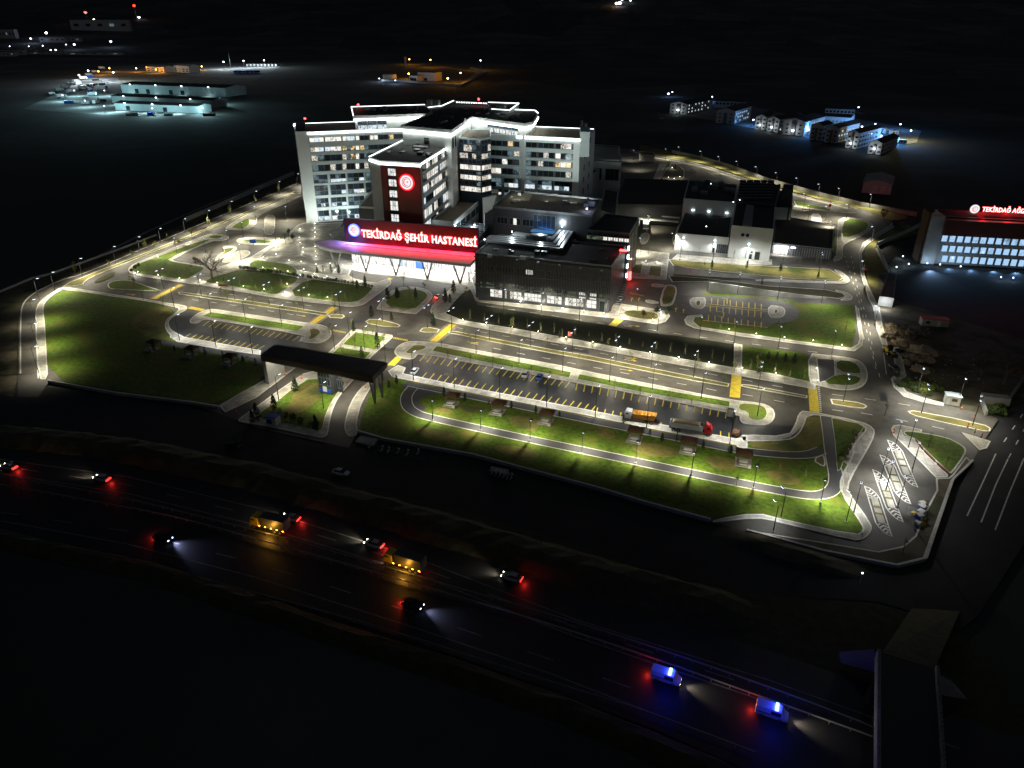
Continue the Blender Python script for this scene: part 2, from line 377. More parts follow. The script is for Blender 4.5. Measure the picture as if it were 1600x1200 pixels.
# ---- lawns and paved islands of the campus (each polygon surveyed at its corners)
G = lambda n, s, sm=2, kerb=False, z0=0, z1=.16, m='grass', **k: raised(n, s, z0, z1, m, sm, kerb, **k)
PV = lambda s, sm=2, m='paving', n='pavement', **k: raised(n, s, 0, .13, m, sm, True, **k)
GP = lambda s, m='grass', sm=2, n='lawn', **k: raised(n, s, .12, .19, m, sm, True, kw=.15, kz=.02, **k)
G('lawn', "75,592 71,516 69,480 77,467 98,454 128,457 170,464 230,472 262,480 275,489 262,497 257,506 258,516 266,530 300,545 340,553 408,566 414,594 344,632 300,627 180,611", 1)
G('earth_patch', "205,505 215,490 232,481 255,479 272,488 262,497 257,507 259,517 264,527 248,531 225,525 210,515", 1, z0=.1, z1=.175, m='dry_grass')
PV("59,592 55,500 56,484 60,474 72,464 84,456 95,449 98,453 86,459 76,467 70,474 68,481 69,497 72,520 74,560 75,594", 1)
PV("96,448 112,450 150,456 230,468 258,473 280,476 293,479 291,485 276,492 266,499 263,505 267,515 276,521 284,524 276,528 266,533 258,532 268,526 259,517 257,505 262,497 275,489 281,482 268,479 230,471 170,463 128,456 98,453", 1)
G('median', "98,448 110,441 128,434 160,421 200,406 300,366 400,325 466,297 466,299 400,328 300,370 200,410 165,424 140,435 132,441 130,445 112,448", 0, True, m='dry_grass')
G('median', "167,446 172,441 185,438 202,438 215,442 237,450 256,455 240,455.5 212,454 185,452.5 172,452", 1, True)
G('scrub_patch', "146,441 158,433 178,425 180,429 170,436 152,443", 1, m='scrub')
B1 = PV("199,425 203,416 220,408 296,377 320,368 333,365 350,366.5 358,370 357,374 345,377 330,376.5 268,405 273,409 316,415 335,419 352,415 366,409 388,404 400,397 431,378 445,370 470,347 500,350 562,345 562,400 549,421 544,434 586,443 600,437 608,436 612,441 609,446 575,472 565,478 545,480 520,476 460,470 420,464 340,450 280,441 240,435 215,431", 1)
raised('plaza', "448,370 462,358 470,349 500,350 560,347 562,400 549,419 544,432 500,429 470,424 430,414 404,404 412,394", .1, .16, 'plaza', 1, True)
for g in ("207,424 207,419 213,414 247,401 300,381 325,374 330,375.5 262,405 268,409 312,416 322,420 300,432 292,438 275,436 240,431 215,428",
          "319,441 330,434 352,428 376,421 420,425 460,433 470,436 438,458 432,461 400,456 360,447 330,443",
          "479,436 520,441 584,449 580,455 564,470 545,474 500,469 447,461",
          "388,413 400,406 413,408 445,412 460,417 466,427 460,430 430,425 392,418",
          "325,370 336,367.5 348,369 346,372 336,373 328,372"): GP(g, sm=1)
PV("352,356 366,346 380,338 400,329 425,319 447,310 447,318 425,328 402,338 400,352 388,360 366,360 354,358", 1); GP("361,355 378,345 391,341 389,353 378,358 366,357", sm=1)
PV("369,376 376,372 400,371 428,372 440,371 430,380 412,383 385,382 372,380", 1); GP("378,376 385,374 410,375 428,378 420,381 395,380", sm=1)
PV("346,387 354,385 366,385 371,388 366,394 341,407 328,410 336,402 355,391", 1); GP("349,389 364,387 366,390 345,402 335,406 352,394", 'dry_grass', 1)
PV("414,336 430,336 430,350 428,367 412,367 413,352", 1)
PV("345,408 360,398 372,392 388,391 393,397 376,406 352,412", 2)
# car park by the gate
sheet('west_car_park', "264,503 278,493 293,486 318,486 300,497 297,504 306,508 318,502 482,526 472,534 490,540 450,548 414,553 408,553 283,530 268,520", .004, 'new_asphalt')
PV("296,502 298,498 312,488 328,483 340,484 480,505 500,507 514,512 519,520 516,528 504,536 490,537 470,534 468,531 480,524 330,500 318,500 308,506 298,506", 1)
GP("316,494 330,488 476,510 465,518 400,509", sm=0); GP("482,516 490,513 500,516 501,522 488,531 480,530 486,524", 'dry_grass', 1)
PV("270,529 283,524 288,527 408,548 407,555 340,546 276,534", 0)
sheet('footpath', "255,530 276,536 340,548 408,558 410,562 330,553 250,538", .168, 'path_asphalt')
# boulevard medians
for s in ("278,457 284,456.5 330,463 400,472 460,481 514,490 510,494 490,491 440,484 380,475 320,466 280,460", "512,494 520,491 536,492 539,495 534,498 516,497",
          "571,503 577,499 595,500 620,506 626,509 622,512 600,511 575,506", "655,518 660,513 672,512 687,515 684,520 665,520",
          "700,518 712,518 760,527 860,546 920,556 1000,572 1080,588 1140,600 1138,605 1080,595 1000,579 920,563 860,552 760,533 712,523 701,521",
          "1158,601 1172,602 1262,619 1261,623 1172,607 1158,604", "1297,624 1310,625 1340,629 1352,633 1355,636 1350,639 1330,637 1300,632",
          "1418,643 1427,642 1487,653 1540,665 1548,670 1547,675 1540,675 1487,664 1431,651 1422,647"):
    G('median', s, 0, True, m='dry_grass')
# long car park and the pavements either side
sheet('long_car_park', "612,583 622,570 648,562 655,553 760,573 860,592 1000,618 1075,634 1156,650 1158,662 1240,665 1232,680 1160,688 1150,690 1000,660 920,644 700,603 630,588", .004, 'new_asphalt')
PV("615,551 620,542 630,536 642,533 680,535 740,547 860,568 920,581 1000,597 1140,625 1190,630 1207,637 1212,650 1205,662 1190,666 1165,663 1156,659 1155,648 1075,633 1000,617 860,591 760,572 654,552 648,561 636,562 622,558", 1)
GP("632,552 640,545 648,539 668,541 662,547 650,549 642,554", 'dry_grass', 1)
for g in ("675,549 682,541 740,552 893,582 890,591 760,567", "901,593 905,585 1000,603 1141,628 1140,637 1000,613"): GP(g, sm=0)
GP("1153,641 1155,630 1187,633 1198,639 1199,651 1190,658 1170,655 1168,644", sm=1)
park = G('park_lawn', "580,612 612,590 700,609 920,652 1100,688 1160,697 1180,690 1240,680 1248,660 1290,645 1300,660 1312,700 1322,708 1330,735 1312,760 1316,775 1345,812 1350,828 1338,834 1300,828 1230,812 1185,802 1160,802 1110,811 1000,782 935,763 860,743 740,711 600,686 561,672 568,640", 0, z1=.09)
PV("606,580 622,571 634,575 630,584 700,599 920,641 1000,657 1150,686 1160,680 1168,680 1168,700 1157,702 1150,696 1000,667 920,650 700,608 612,589", 0)
sheet('flower_border', "640,595 700,607 920,650 1000,667 1150,697 1150,699 1000,669.5 920,652.5 700,609.5 640,597.5", .145, 'dry_grass')
PTH = lambda s, wd, z=.112: struct('footpath', MB().strip(smooth_line(pp(s)), wd, z), 'path_asphalt')
def smooth_line(p, n=2):
    for _ in range(n):
        o = [p[0]]
        for a, b in zip(p, p[1:]): o += [a*.75+b*.25, a*.25+b*.75]
        p = o+[p[-1]]
    return p
def path(s, wd, z):
    c = smooth_line(pp(s)); o = struct('footpath', MB().strip(c, wd, z), 'path_asphalt')
    for q in (1, -1):
        e = []
        for i, p in enumerate(c):
            a = c[max(0, i-1)]; b = c[min(len(c)-1, i+1)]; d = (b-a).normalized(); e.append(p+Vector((-d.y, d.x, 0))*(q*wd/2))
        part('kerb', MB().strip(e, .22, z+.025, .05), 'kerb', o)
    return o
path("640,600 700,612 800,632 920,657 1000,673 1100,693 1160,705 1220,711 1262,712 1284,704", 3.2, .112)
path("645,606 636,616 634,627 638,638 650,646 664,651 740,668 828,687 920,706 1010,725 1120,748 1200,764 1260,775 1288,774 1303,765 1307,750 1303,728 1298,700 1296,680 1291,650", 3.3, .118)
sheet('footpath', smooth(pp("626,597 668,600 684,611 680,617 662,619 655,625 657,632 665,636 663,650 645,646 634,636 630,622 634,610"), 1), .124, 'path_asphalt')
G('earth_patch', "1169,690 1180,692 1231,686 1250,671 1260,650 1284,653 1287,681 1284,697 1256,708 1219,708 1178,701", 1, z1=.13, m='dry_grass')
G('earth_patch', "1268,719 1287,709 1291,725 1287,731", 1, True, z1=.13, m='dry_grass')
for s in ("676,640 690,636 712,643 700,647 682,646", "700,632 740,634 756,642 740,646 715,640", "790,651 830,650 845,660 838,675 815,672 800,662", "930,665 950,668 965,680 950,688 930,678",
          "985,695 1010,690 1060,702 1068,710 1040,716 1010,712 990,705", "1095,715 1130,712 1155,722 1150,735 1120,735", "1190,735 1230,738 1255,752 1240,760 1210,752", "640,665 700,672 720,688 670,690", "760,695 830,700 850,715 800,718"):
    G('bare_patch', s, 2, z0=.05, z1=.096, m='dry_grass')
PV("1156,679 1231,682 1243,662 1247,647 1256,641 1347,659 1366,669 1367,681 1356,703 1328,750 1325,769 1362,819 1362,831 1350,844 1331,845 1219,817 1181,809 1112,818 1116,812 1181,801 1225,812 1337,836 1348,830 1347,822 1312,769 1312,747 1334,708 1330,700 1345,680 1352,673 1350,666 1300,652 1262,648 1256,666 1247,681 1231,689 1170,690 1158,690", 1)
raised('pavement', "1343,676 1354,675 1357,690 1331,733 1318,722 1325,708 1330,696 1338,686", .0, .137, 'paving', 0, False)
GP("1299,654 1340,662 1350,668 1345,676 1338,683 1328,700 1318,722 1313,735 1308,737 1304,690", sm=0, m='grass')
PV("1392,670 1396,665 1406,664 1441,672 1440,676 1409,673 1412,681 1430,687 1441,703 1460,722 1481,741 1481,746 1462,747 1440,724 1418,702 1395,680", 0)
G('lawn', "1409,673 1440,676 1480,684 1500,694 1510,702 1508,712 1488,740 1482,740 1462,721 1443,703 1430,687 1414,681", 1, True, z1=.15)
G('site_verge', "1462,748 1482,747 1488,742 1509,714 1518,722 1488,752 1445,873 1400,884 1290,862 1168,831 1166,829 1287,848 1372,862 1410,854 1429,838 1445,800 1463,766", 0, True, z1=.14, m='earth')
PV("1502,676 1548,690 1542,701 1530,704 1516,690", 0)
# gate approach
PV("343,634 375,615 420,590 450,570 464,573 440,592 400,622 352,645 347,640", 0)
PV("371,656 400,636 440,607 485,577 520,588 549,586 557,589 545,602 532,617 523,632 517,650 513,678 507,685 495,684 412,665 374,660", 1)
GP("402,648 430,630 448,615 462,605 486,590 522,600 533,592 541,600 525,618 510,645 502,678 480,669 440,662 405,655", sm=1)
raised('earth_patch', "458,612 480,598 505,600 500,625 470,647 440,656 430,651 455,632", .15, .2, 'dry_grass', 2, False)
PV("577,596 583,600 565,630 557,660 560,679 547,685 538,674 538,660 547,630 562,608", 1)
PV("549,516 556,515 613,524 614,527 575,563 560,571 500,563 512,552 530,536", 0)
GP("555,519 603,527 586,547 535,539", sm=0); GP("529,543 580,551 571,561 519,553", sm=0)
# forecourt island and north pavements
PV("588,481 608,456 626,449 646,448 666,452 676,459 676,466 652,490 646,491 590,484", 1); GP("598,478 612,460 628,453 646,452 662,455 669,461 667,467 645,487", sm=1)
PV("672,486 675,478 704,451 715,444 738,437 748,470 735,470 722,460 696,490 723,501 800,513 884,528 969,544 1060,560 1159,577 1212,585 1264,597 1275,601 1273,609 1255,605 1142,585 1060,570 920,544 860,534 800,522 712,506 680,497", 0)
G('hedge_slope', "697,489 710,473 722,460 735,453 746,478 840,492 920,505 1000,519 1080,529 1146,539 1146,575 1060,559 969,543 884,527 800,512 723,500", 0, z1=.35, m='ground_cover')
PV("1147,537 1160,539 1159,578 1146,576", 0)
G('lawn', "1161,541 1261,553 1264,597 1212,585 1161,577", 0, z1=.17)
PV("1262,552 1290,555 1335,560 1352,570 1357,587 1352,602 1335,610 1310,610 1275,602 1264,600", 1)
raised('pavement', "1275,560 1305,562 1306,592 1279,599", .1, .15, 'path_asphalt', 0)
GP("1306,562 1335,566 1344,576 1346,586 1307,581", sm=1); GP("1308,584 1346,589 1344,598 1330,604 1282,600", sm=1)
# clinic block forecourt
PV("746,469 850,478 955,487 957,475 964,474 1027,484 1042,487 1047,494 1040,503 1025,507 967,498 953,497 840,484 748,472", 0)
GP("972,492 980,484 1020,488 1030,492 1028,500 1000,499", 'dry_grass', 1)
PV("1016,446 1022,443 1042,446 1040,449 1022,449", 1); PV("1007,470 1012,468 1030,472 1028,475 1012,474", 1)
PV("1037,446 1052,445 1059,452 1053,475 1044,479 1029,478", 1); GP("1039,448 1051,447 1057,453 1051,473 1044,476 1032,476", 'dry_grass', 1)
PV("976,434 992,390 1046,396 1041,437", 0); GP("985,426 988,414 1004,413 1001,428", 'dry_grass', 0); GP("1013,430 1016,415 1034,417 1032,433", 'dry_grass', 0)
PV("1058,398 1140,404 1206,406 1206,414 1160,413 1050,405", 0)
G('earth_strip', "1044,405 1050,406 1160,414 1296,421 1318,434 1312,439 1240,436 1120,424 1052,416", 0, True, m='dry_grass')
PV("1180,436 1240,438 1312,441 1320,436 1300,420 1316,425 1328,436 1326,442 1318,444 1182,440", 1)
G('lawn', "1044,431 1100,435 1200,447 1290,453 1318,459 1322,464 1310,467 1240,460 1110,441 1050,441", 0, True, m='scrub')
PV("1300,452 1322,456 1333,463 1330,470 1310,470 1322,464", 1)
G('lawn', "1098,456 1108,457 1215,467 1250,474 1332,477 1338,520 1331,544 1260,536 1160,522 1095,512 1078,500 1078,492 1098,492", 0, z1=.1)
sheet('upper_car_park', smooth(pp("1070,466 1090,460 1150,464 1215,468 1240,476 1250,488 1246,498 1232,504 1205,506 1200,512 1100,503 1098,494 1070,494"), 1), .105, 'lot_asphalt')
raised('pavement', "1076,472 1080,466 1092,465 1104,466 1101,484 1082,482", .1, .22, 'paving', 1); raised('lawn', "1087,470 1096,470 1095,479 1086,478", .2, .26, 'grass', 1)
raised('pavement', "1200,477 1220,479 1228,485 1225,495 1215,498 1200,496", .1, .22, 'paving', 1); raised('earth_patch', "1209,483 1216,484 1217,490 1208,491", .2, .26, 'dry_grass', 1)
PV("1069,500 1074,494 1097,492 1098,495 1086,496 1083,502 1092,511 1160,521 1260,535 1330,544 1340,538 1343,530 1336,480 1342,482 1349,530 1348,540 1335,549 1160,526 1085,513 1072,507", 0)
PV("1350,445 1356,445 1368,470 1374,480 1377,500 1387,540 1378,540 1370,515 1364,480 1357,468", 0)
PV("1394,543 1404,543 1412,570 1416,588 1407,594 1406,598 1416,612 1442,622 1475,630 1474,635 1442,629 1412,620 1396,605 1392,592 1400,585", 0)
PV("1393,348 1398,355 1376,368 1353,384 1346,396 1351,430 1356,446 1350,446 1345,430 1341,396 1348,380 1372,363 1390,353", 0)
# service yard
PV("1310,340 1340,340 1362,348 1365,356 1350,368 1320,380 1316,390 1318,402 1310,408 1300,409 1308,396 1308,360", 1)
GP("1320,342 1345,344 1358,350 1352,362 1318,374 1314,360", sm=1)
PV("1266,334 1282,334 1284,350 1270,350", 1)
GP("1298,358 1306,359 1307,400 1302,402", sm=0)
G('lawn', "1240,314 1290,324 1300,330 1244,322", 0, True)
struct('pavement', MB().strip(pp("1240,322 1300,331 1338,333"), 3, .1, .1), 'paving'); struct('pavement', MB().strip(pp("985,236 1026,247 1060,253 1100,262 1140,276 1200,294 1240,305 1325,326"), 3.5, .1, .1), 'paving')
sheet('back_car_park', "975,243 1040,252 1028,286 970,282", .006, 'asphalt'); PV("1031,256 1041,257 1030,283 1020,281", 0)
G('planting_bed', "1044,258 1070,262 1068,284 1030,284", 1, True, m='scrub')
struct('pavement', MB().strip(pp("385,345 425,326 470,306"), 3, .1, .1), 'paving')

for s in ("32,584 32,490 37,472 50,460 70,449 100,436 125,430 200,399 300,356 400,314 466,286", "1240,302 1280,313 1325,322 1346,328 1370,337 1391,348", "1337,478 1341,500 1350,530", "60,592 56,500 57,482", "985,233 1026,244 1060,250 1100,258 1140,272 1200,290 1240,302"):
    part('kerb', MB().strip(smooth_line(pp(s)), .4, .14, .14), 'kerb', site)
rp = random.Random(21)
for (x, y, a) in ((740, 520, AZ), (820, 545, AZ), (905, 548, AZ), (1010, 590, AZ), (1110, 592, AZ), (600, 490, AZ), (640, 520, rad(10)), (560, 500, rad(-15)), (380, 465, rad(-14)), (1350, 640, AZ), (1400, 655, AZ), (1380, 620, rad(70)), (1365, 545, rad(80)), (1345, 440, rad(95)), (240, 400, rad(30)), (170, 425, rad(30)), (45, 520, rad(88)), (1430, 800, rad(60)), (1060, 485, AZ), (450, 350, rad(50)), (700, 585, AZ), (880, 620, AZ), (1210, 672, AZ), (1290, 355, rad(70))):
    c = P(x, y); o = struct('asphalt_patch', MB().box(0, 0, 0, rp.uniform(2.5, 9), rp.uniform(1.5, 3.2), .004), 'new_asphalt' if rp.random() < .6 else 'lot_asphalt', site); o.location = (c.x, c.y, .0045); o.rotation_euler = (0, 0, a)
# ---- painted markings
def mark(par, pts, wd, m, z=.010, name='painted_line'):
    return part(name, MB().strip(pts, wd, z), m, par)
def dashes(par, s, m='white_paint', gap=6.0, ln=3.0, wd=.25, z=.010, name='lane_dash'):
    p = pp(s); L_ = sum((b-a).length for a, b in zip(p, p[1:])); t = 0; B = []
    def at(d):
        for a, b in zip(p, p[1:]):
            l = (b-a).length
            if d <= l: return a.lerp(b, d/l)
            d -= l
        return p[-1]
    me = None
    while t+ln < L_:
        a, b = at(t), at(t+ln); ang = math.atan2(b.y-a.y, b.x-a.x); c = (a+b)/2
        if me is None: me = mesh(name, MB().flat([Vector((-ln/2, -wd/2, 0)), Vector((ln/2, -wd/2, 0)), Vector((ln/2, wd/2, 0)), Vector((-ln/2, wd/2, 0))], 0), m)
        o = part(name, me, m, par); o.location = (c.x, c.y, z); o.rotation_euler = (0, 0, ang); t += ln+gap
for s in ("715,512 800,527 860,537 960,556 1060,575 1140,590", "735,536 800,550 860,561 960,580 1060,599 1135,613", "300,468 380,479 460,492 490,496", "760,478 850,491 920,502 950,507",
          "975,509 1060,522 1140,533 1320,556", "1330,400 1340,450 1358,510 1366,560 1378,600", "1160,593 1260,612", "1160,616 1255,634", "1300,616 1345,622 1415,632 1470,644", "1345,645 1400,655 1460,667 1500,676",
          "1300,640 1340,646", "1598,647 1556,709", "1602,668 1575,717", "330,456 420,468 500,480"):
    dashes(site, s)
for s in ("860,527 960,546 1060,565 1140,581", "1320,400 1345,480 1372,590"): dashes(site, s, gap=5)
for s in ("1556,709 1534,757 1511,806", "1575,717 1556,757 1533,816", "1600,716 1578,768 1555,828", "1365,485 1376,520 1385,585"): mark(frontage, pp(s), .3, 'white_paint', .012)
for a, b in (("-40,712 200,745 400,793 640,868 900,968 1200,1062 1500,1170", .12), ("-40,806 200,850 400,902 640,978 860,1052 1060,1130", .18)): mark(hw, pp(a), .25, 'worn_paint', -.02)
mark(hw, pp("-40,733 200,771 400,820 640,893 900,995 1200,1097"), .25, 'worn_paint', -.02)
dashes(hw, "-40,722 200,757 400,806 640,880 900,980 1200,1080", 'worn_paint', gap=9, ln=5, z=-.02); dashes(hw, "0,800 200,830 400,880 640,955 860,1030 1100,1115", 'worn_paint', gap=9, ln=5, z=-.02)
def stalls(par, p0, d, n, v, skip=()):
    for i in range(n):
        if i in skip: continue
        a = P(p0[0]+d[0]*i, p0[1]+d[1]*i); b = P(p0[0]+d[0]*i+v[0], p0[1]+d[1]*i+v[1]); mark(par, [a, b], .28, 'yellow_paint', .012, 'bay_line')
stalls(site, (327, 501.6), (9.35, 1.55), 17, (-10, 7.6)); stalls(site, (298, 521), (9.6, 1.55), 13, (-12, 8))
stalls(site, (664, 554.5), (10.8, 1.98), 22, (-8, 9.6)); stalls(site, (902, 598.5), (12.3, 2.3), 22, (-2.4, 11.2))
stalls(site, (667, 581.5), (11.5, 2.25), 24, (-8, 9.5)); stalls(site, (934, 637), (12.2, 2.5), 5, (-3, 10.5)); stalls(site, (1033, 660), (94, 16), 1, (-1, 8)); stalls(site, (1126, 673.5), (13, 2.4), 2, (0, 11))
for i in range(9):
    for (x, y, dx, dy) in ((1112, 466.5, 9.7, 1.1), (1110, 478, 9.9, 1.2), (1107, 492.5, 10.3, 1.4)):
        a = P(x+dx*i, y+dy*i); b = P(x+dx*i-.3, y+dy*i+9); mark(site, [a, b], .3, 'yellow_paint', .113, 'bay_line')
for s in ("1102,475 1201,484.5", "1101,478 1200,487", "1098,501 1200,512", "1128,466 1136,467 1136,476", "1121,487 1131,488 1130,497", "1121,494 1130,496"): mark(site, pp(s), .35, 'yellow_paint', .113, 'bay_line')
def crossing(s0, s1, wd, m='yellow_paint', edge=True):
    """raised crossing: brown ramps with a yellow table"""
    a, b = P(*s0), P(*s1)
    if edge: o = struct('crossing', MB().beam(a, b, wd*1.9, .05), 'paving_warm')
    else: o = site
    part('crossing_table', MB().beam(a, b, wd, .07), m, o)
crossing((283, 445), (240, 467), 2.2); crossing((523, 480), (489, 505), 2.4); crossing((708, 507), (677, 534), 2.6); crossing((1151, 585), (1148, 621), 3.0, edge=False); crossing((1269, 604), (1273, 644), 2.6, edge=False)
crossing((969, 498), (957, 509), 3, edge=False); crossing((296, 480.5), (318, 485), 2.0, edge=False); crossing((611, 435), (603, 439), 2, edge=False); crossing((625, 557), (611, 571), 2.4, edge=False)
for i in range(13): mark(site, [P(1278+i*.25, 605+i*3.1), P(1281+i*.25, 605.6+i*3.1)], .55, 'white_paint', .014, 'zebra_bar')
for i in range(9): mark(site, [P(521+i*2.4, 515+i*.45), P(519.5+i*2.4, 517+i*.45)], .35, 'yellow_paint', .014, 'zebra_bar'); mark(site, [P(616+i*2.6, 527+i*.45), P(614.5+i*2.6, 529.3+i*.45)], .35, 'yellow_paint', .014, 'zebra_bar')
for i in range(14): mark(site, [P(985+i*1.55, 457+i*.32), P(984.6+i*1.55, 459+i*.32)], .25, 'truck_orange', .014, 'zebra_bar')
# painted arrows on the lanes
for (x, y, a) in ((738, 535, AZ), (985, 559, AZ), (985, 563, AZ), (978, 578, AZ), (470, 493, rad(-22)), (204, 460, rad(-15)), (990, 509, AZ), (987, 468, rad(75)), (998, 468, rad(75)), (1056, 484, rad(75)), (1068, 486, rad(75))):
    c = P(x, y); b = MB(); b.add([(-2, -.15, 0), (1, -.15, 0), (1, .15, 0), (-2, .15, 0), (1, -.6, 0), (2.4, 0, 0), (1, .6, 0)], [(0, 1, 2, 3), (4, 5, 6)])
    o = part('painted_arrow', b, 'yellow_paint', site); o.location = (c.x, c.y, .013); o.rotation_euler = (0, 0, a)
# bus bays: four leaf-shaped islands with chevron ends
for (a, b) in (((1386, 687), (1435, 762)), ((1374, 710), (1424, 788)), ((1362.5, 733), (1412, 816)), ((1350, 759), (1395, 839))):
    A, B_ = P(*a), P(*b); d = (B_-A); L_ = d.length; d.normalize(); q = Vector((-d.y, d.x, 0))
    def ff(t): return 2.1*(t/.74 if t < .74 else math.sqrt(max(0, 1-((t-.74)/.26)**2)))
    left = [A+d*(L_*t/24)+q*ff(1-t/24) for t in range(25)]; right = [A+d*(L_*t/24)-q*ff(t/24) for t in range(24, -1, -1)]
    o = struct('bus_bay_island', MB().ring(left+right[1:-1], .24, 0, .02), 'white_paint')
    M_ = A+d*(L_/2); d2 = (d*L_*.74-q*2.1).normalized(); q2 = Vector((-d2.y, d2.x, 0)); hc = L_*.25
    part('platform', MB().prism([M_-d2*hc+q2*.75, M_+d2*hc+q2*.75, M_+d2*(hc+.6), M_+d2*hc-q2*.75, M_-d2*hc-q2*.75, M_-d2*(hc+.6)], 0, .13), 'paving', o)
    for t in (-.3, .25): part('platform_band', MB().prism([M_+d2*(hc*t)+q2*.75, M_+d2*(hc*t+.8)+q2*.75, M_+d2*(hc*t+.8)-q2*.75, M_+d2*(hc*t)-q2*.75], .13, .135), 'dry_grass', o)
    for e in (0, 1):
        for k in range(4):
            t = .06+.055*k if e == 0 else .94-.055*k; a_, b_ = A+d*(L_*t)+q*(ff(1-t)*.82), A+d*(L_*t)-q*(ff(t)*.82); m_ = (a_+b_)/2+d*(.9 if e == 0 else -.9); u_ = d*.5
            for p0, p1 in ((a_, m_), (m_, b_)): part('chevron', MB().prism([p0, p0+u_, p1+u_, p1], 0, .012), 'white_paint', o)

# ================================================================ BUILDINGS
def bp(name, mb, m, root, par=None, label=None):
    """part built in world coordinates under a thing"""
    o = part(name, mb, m, par or root, None, label)
    if par is None: o.location = -Vector(root.location)
    return o
class Wall:
    def __init__(s, p0, az): s.p = Vector((p0[0], p0[1], 0)); s.d = Vector((math.cos(az), math.sin(az), 0)); s.n = Vector((s.d.y, -s.d.x, 0)); s.az = az
    def at(s, t, z=0.0, o=0.0): q = s.p+s.d*t+s.n*o; return Vector((q.x, q.y, z))
    def s_(s, px, z):
        lo, hi = -60.0, 160.0; f0 = proj(s.at(lo, z))[0]; up = proj(s.at(hi, z))[0] > f0
        for _ in range(45):
            m = (lo+hi)/2
            if (proj(s.at(m, z))[0] < px) == up: lo = m
            else: hi = m
        return lo
    def z_(s, t, py): return zat(s.at(t), py)
def wbox(mb, w_, s0, s1, z0, z1, o0, o1):
    a, b, c, d = w_.at(s0, z0, o1), w_.at(s1, z0, o1), w_.at(s1, z0, o0), w_.at(s0, z0, o0); u = Vector((0, 0, z1-z0))
    return mb.add([a, b, c, d, a+u, b+u, c+u, d+u], [(3, 2, 1, 0), (4, 5, 6, 7), (0, 1, 5, 4), (1, 2, 6, 5), (2, 3, 7, 6), (3, 0, 4, 7)])
def window(root, w_, s0, s1, z0, z1, n=2, m='glass_dark', off=.04, fw=.12, fm='grey_metal', rows=1, mats=None, name='window'):
    f = MB(); o0, o1 = off, off+.14
    for (a, b, c, d) in ((s0, s1, z0, z0+fw), (s0, s1, z1-fw, z1), (s0, s0+fw, z0+fw, z1-fw), (s1-fw, s1, z0+fw, z1-fw)): wbox(f, w_, a, b, c, d, o0, o1)
    n = max(1, n); ps = (s1-s0-fw)/n; pz = (z1-z0-fw)/rows
    for i in range(1, n): wbox(f, w_, s0+ps*i, s0+ps*i+fw*.8, z0+fw, z1-fw, o0, o1-.02)
    for j in range(1, rows): wbox(f, w_, s0+fw, s1-fw, z0+pz*j, z0+pz*j+fw*.7, o0, o1-.05)
    W_ = bp(name, f, fm, root); k = 0
    for j in range(rows):
        for i in range(n):
            a, b = s0+fw+ps*i, s0+ps*(i+1); c, d = z0+fw+pz*j, z0+pz*(j+1)
            q = MB().add([w_.at(a, c, o0+.03), w_.at(b, c, o0+.03), w_.at(b, d, o0+.03), w_.at(a, d, o0+.03)], [(0, 1, 2, 3)])
            mm = mats[k % len(mats)] if mats else m; k += 1
            part('pane', q, mm, W_)
    return W_
def pick(s):
    """s: 'cool 3 dark 4' -> weighted material"""
    t = s.split(); ks = t[::2]; ws = [float(x) for x in t[1::2]]; k = R.choices(ks, ws)[0]
    return {'dark': 'glass_dark', 'blue': 'glass_blue'}.get(k, 'lit_'+k)
def body(root, pts, z0, z1, m, name='wall', roof=None, par_h=.9, par_m=None, par_w=.5):
    b = bp(name, MB().prism(pts, z0, z1), m, root)
    if roof:
        bp('roof', MB().prism(inset(pts, par_w-.02), z1-.05, z1+.06), roof, root)
        bp('parapet', MB().ring(pts, par_w, z1-.02, z1+par_h), par_m or m, root)
    return b
def ledrun(root, pts, z, h=.45, th=.35, m='led_strip', name='led_strip'):
    f = MB()
    for a, b in zip(pts, pts[1:]): f.beam(Vector((a[0], a[1], z)), Vector((b[0], b[1], z)), th, h)
    return bp(name, f, m, root)
def quad4(w_, s0, s1, dep, z=0): return [w_.at(s0, z), w_.at(s1, z), w_.at(s1, z, -dep), w_.at(s0, z, -dep)]
def rooflight(root, x, y, z, e, col, r=.3):
    l = bpy.data.lights.new('beacon_light', 'POINT'); l.energy = e; l.color = col; l.shadow_soft_size = r
    o = bpy.data.objects.new('beacon_light', l); COL.objects.link(o); o.parent = root; o.location = Vector((x, y, z))-Vector(root.location); return o
def lamp_obj(name, kind, loc, e, col, par=None, rot=None, size=None, blend=.6, soft=.12, sx=None, sy=None):
    l = bpy.data.lights.new(name, kind); l.energy = e*K; l.color = col
    if kind == 'AREA':
        l.shape = 'RECTANGLE'; l.size = sx; l.size_y = sy
    else: l.shadow_soft_size = soft
    if kind == 'SPOT': l.spot_size = size; l.spot_blend = blend
    o = bpy.data.objects.new(name, l); COL.objects.link(o); o.location = loc
    if rot: o.rotation_euler = rot
    if par: o.parent = par; o.location = Vector(loc)-Vector(par.location)
    return o

# ---- the ward building: two wings, core, tower
ZW, ZA, ZC, ZT = 46.5, 53.8, 53.0, 44.5
base = P(640, 330); base.z = 0
H = thing('hospital', 'tall white hospital with two splayed wings, front tower and glowing roof edges', 'hospital', base)
WL = Wall(P(480, 348), rad(16.9)); sL = WL.s_(668, ZW)
DW = 34
body(H, quad4(WL, 0, sL, DW), 0, ZW, 'dark_panel', 'wall', 'brown_roof', 1.0, 'band_panel')
WR = Wall(P(905, 219, ZW), AZ); sR0 = WR.s_(752, ZW)
body(H, quad4(WR, sR0, 0, DW), 0, ZW, 'dark_panel', 'wall', 'brown_roof', 1.0, 'band_panel')
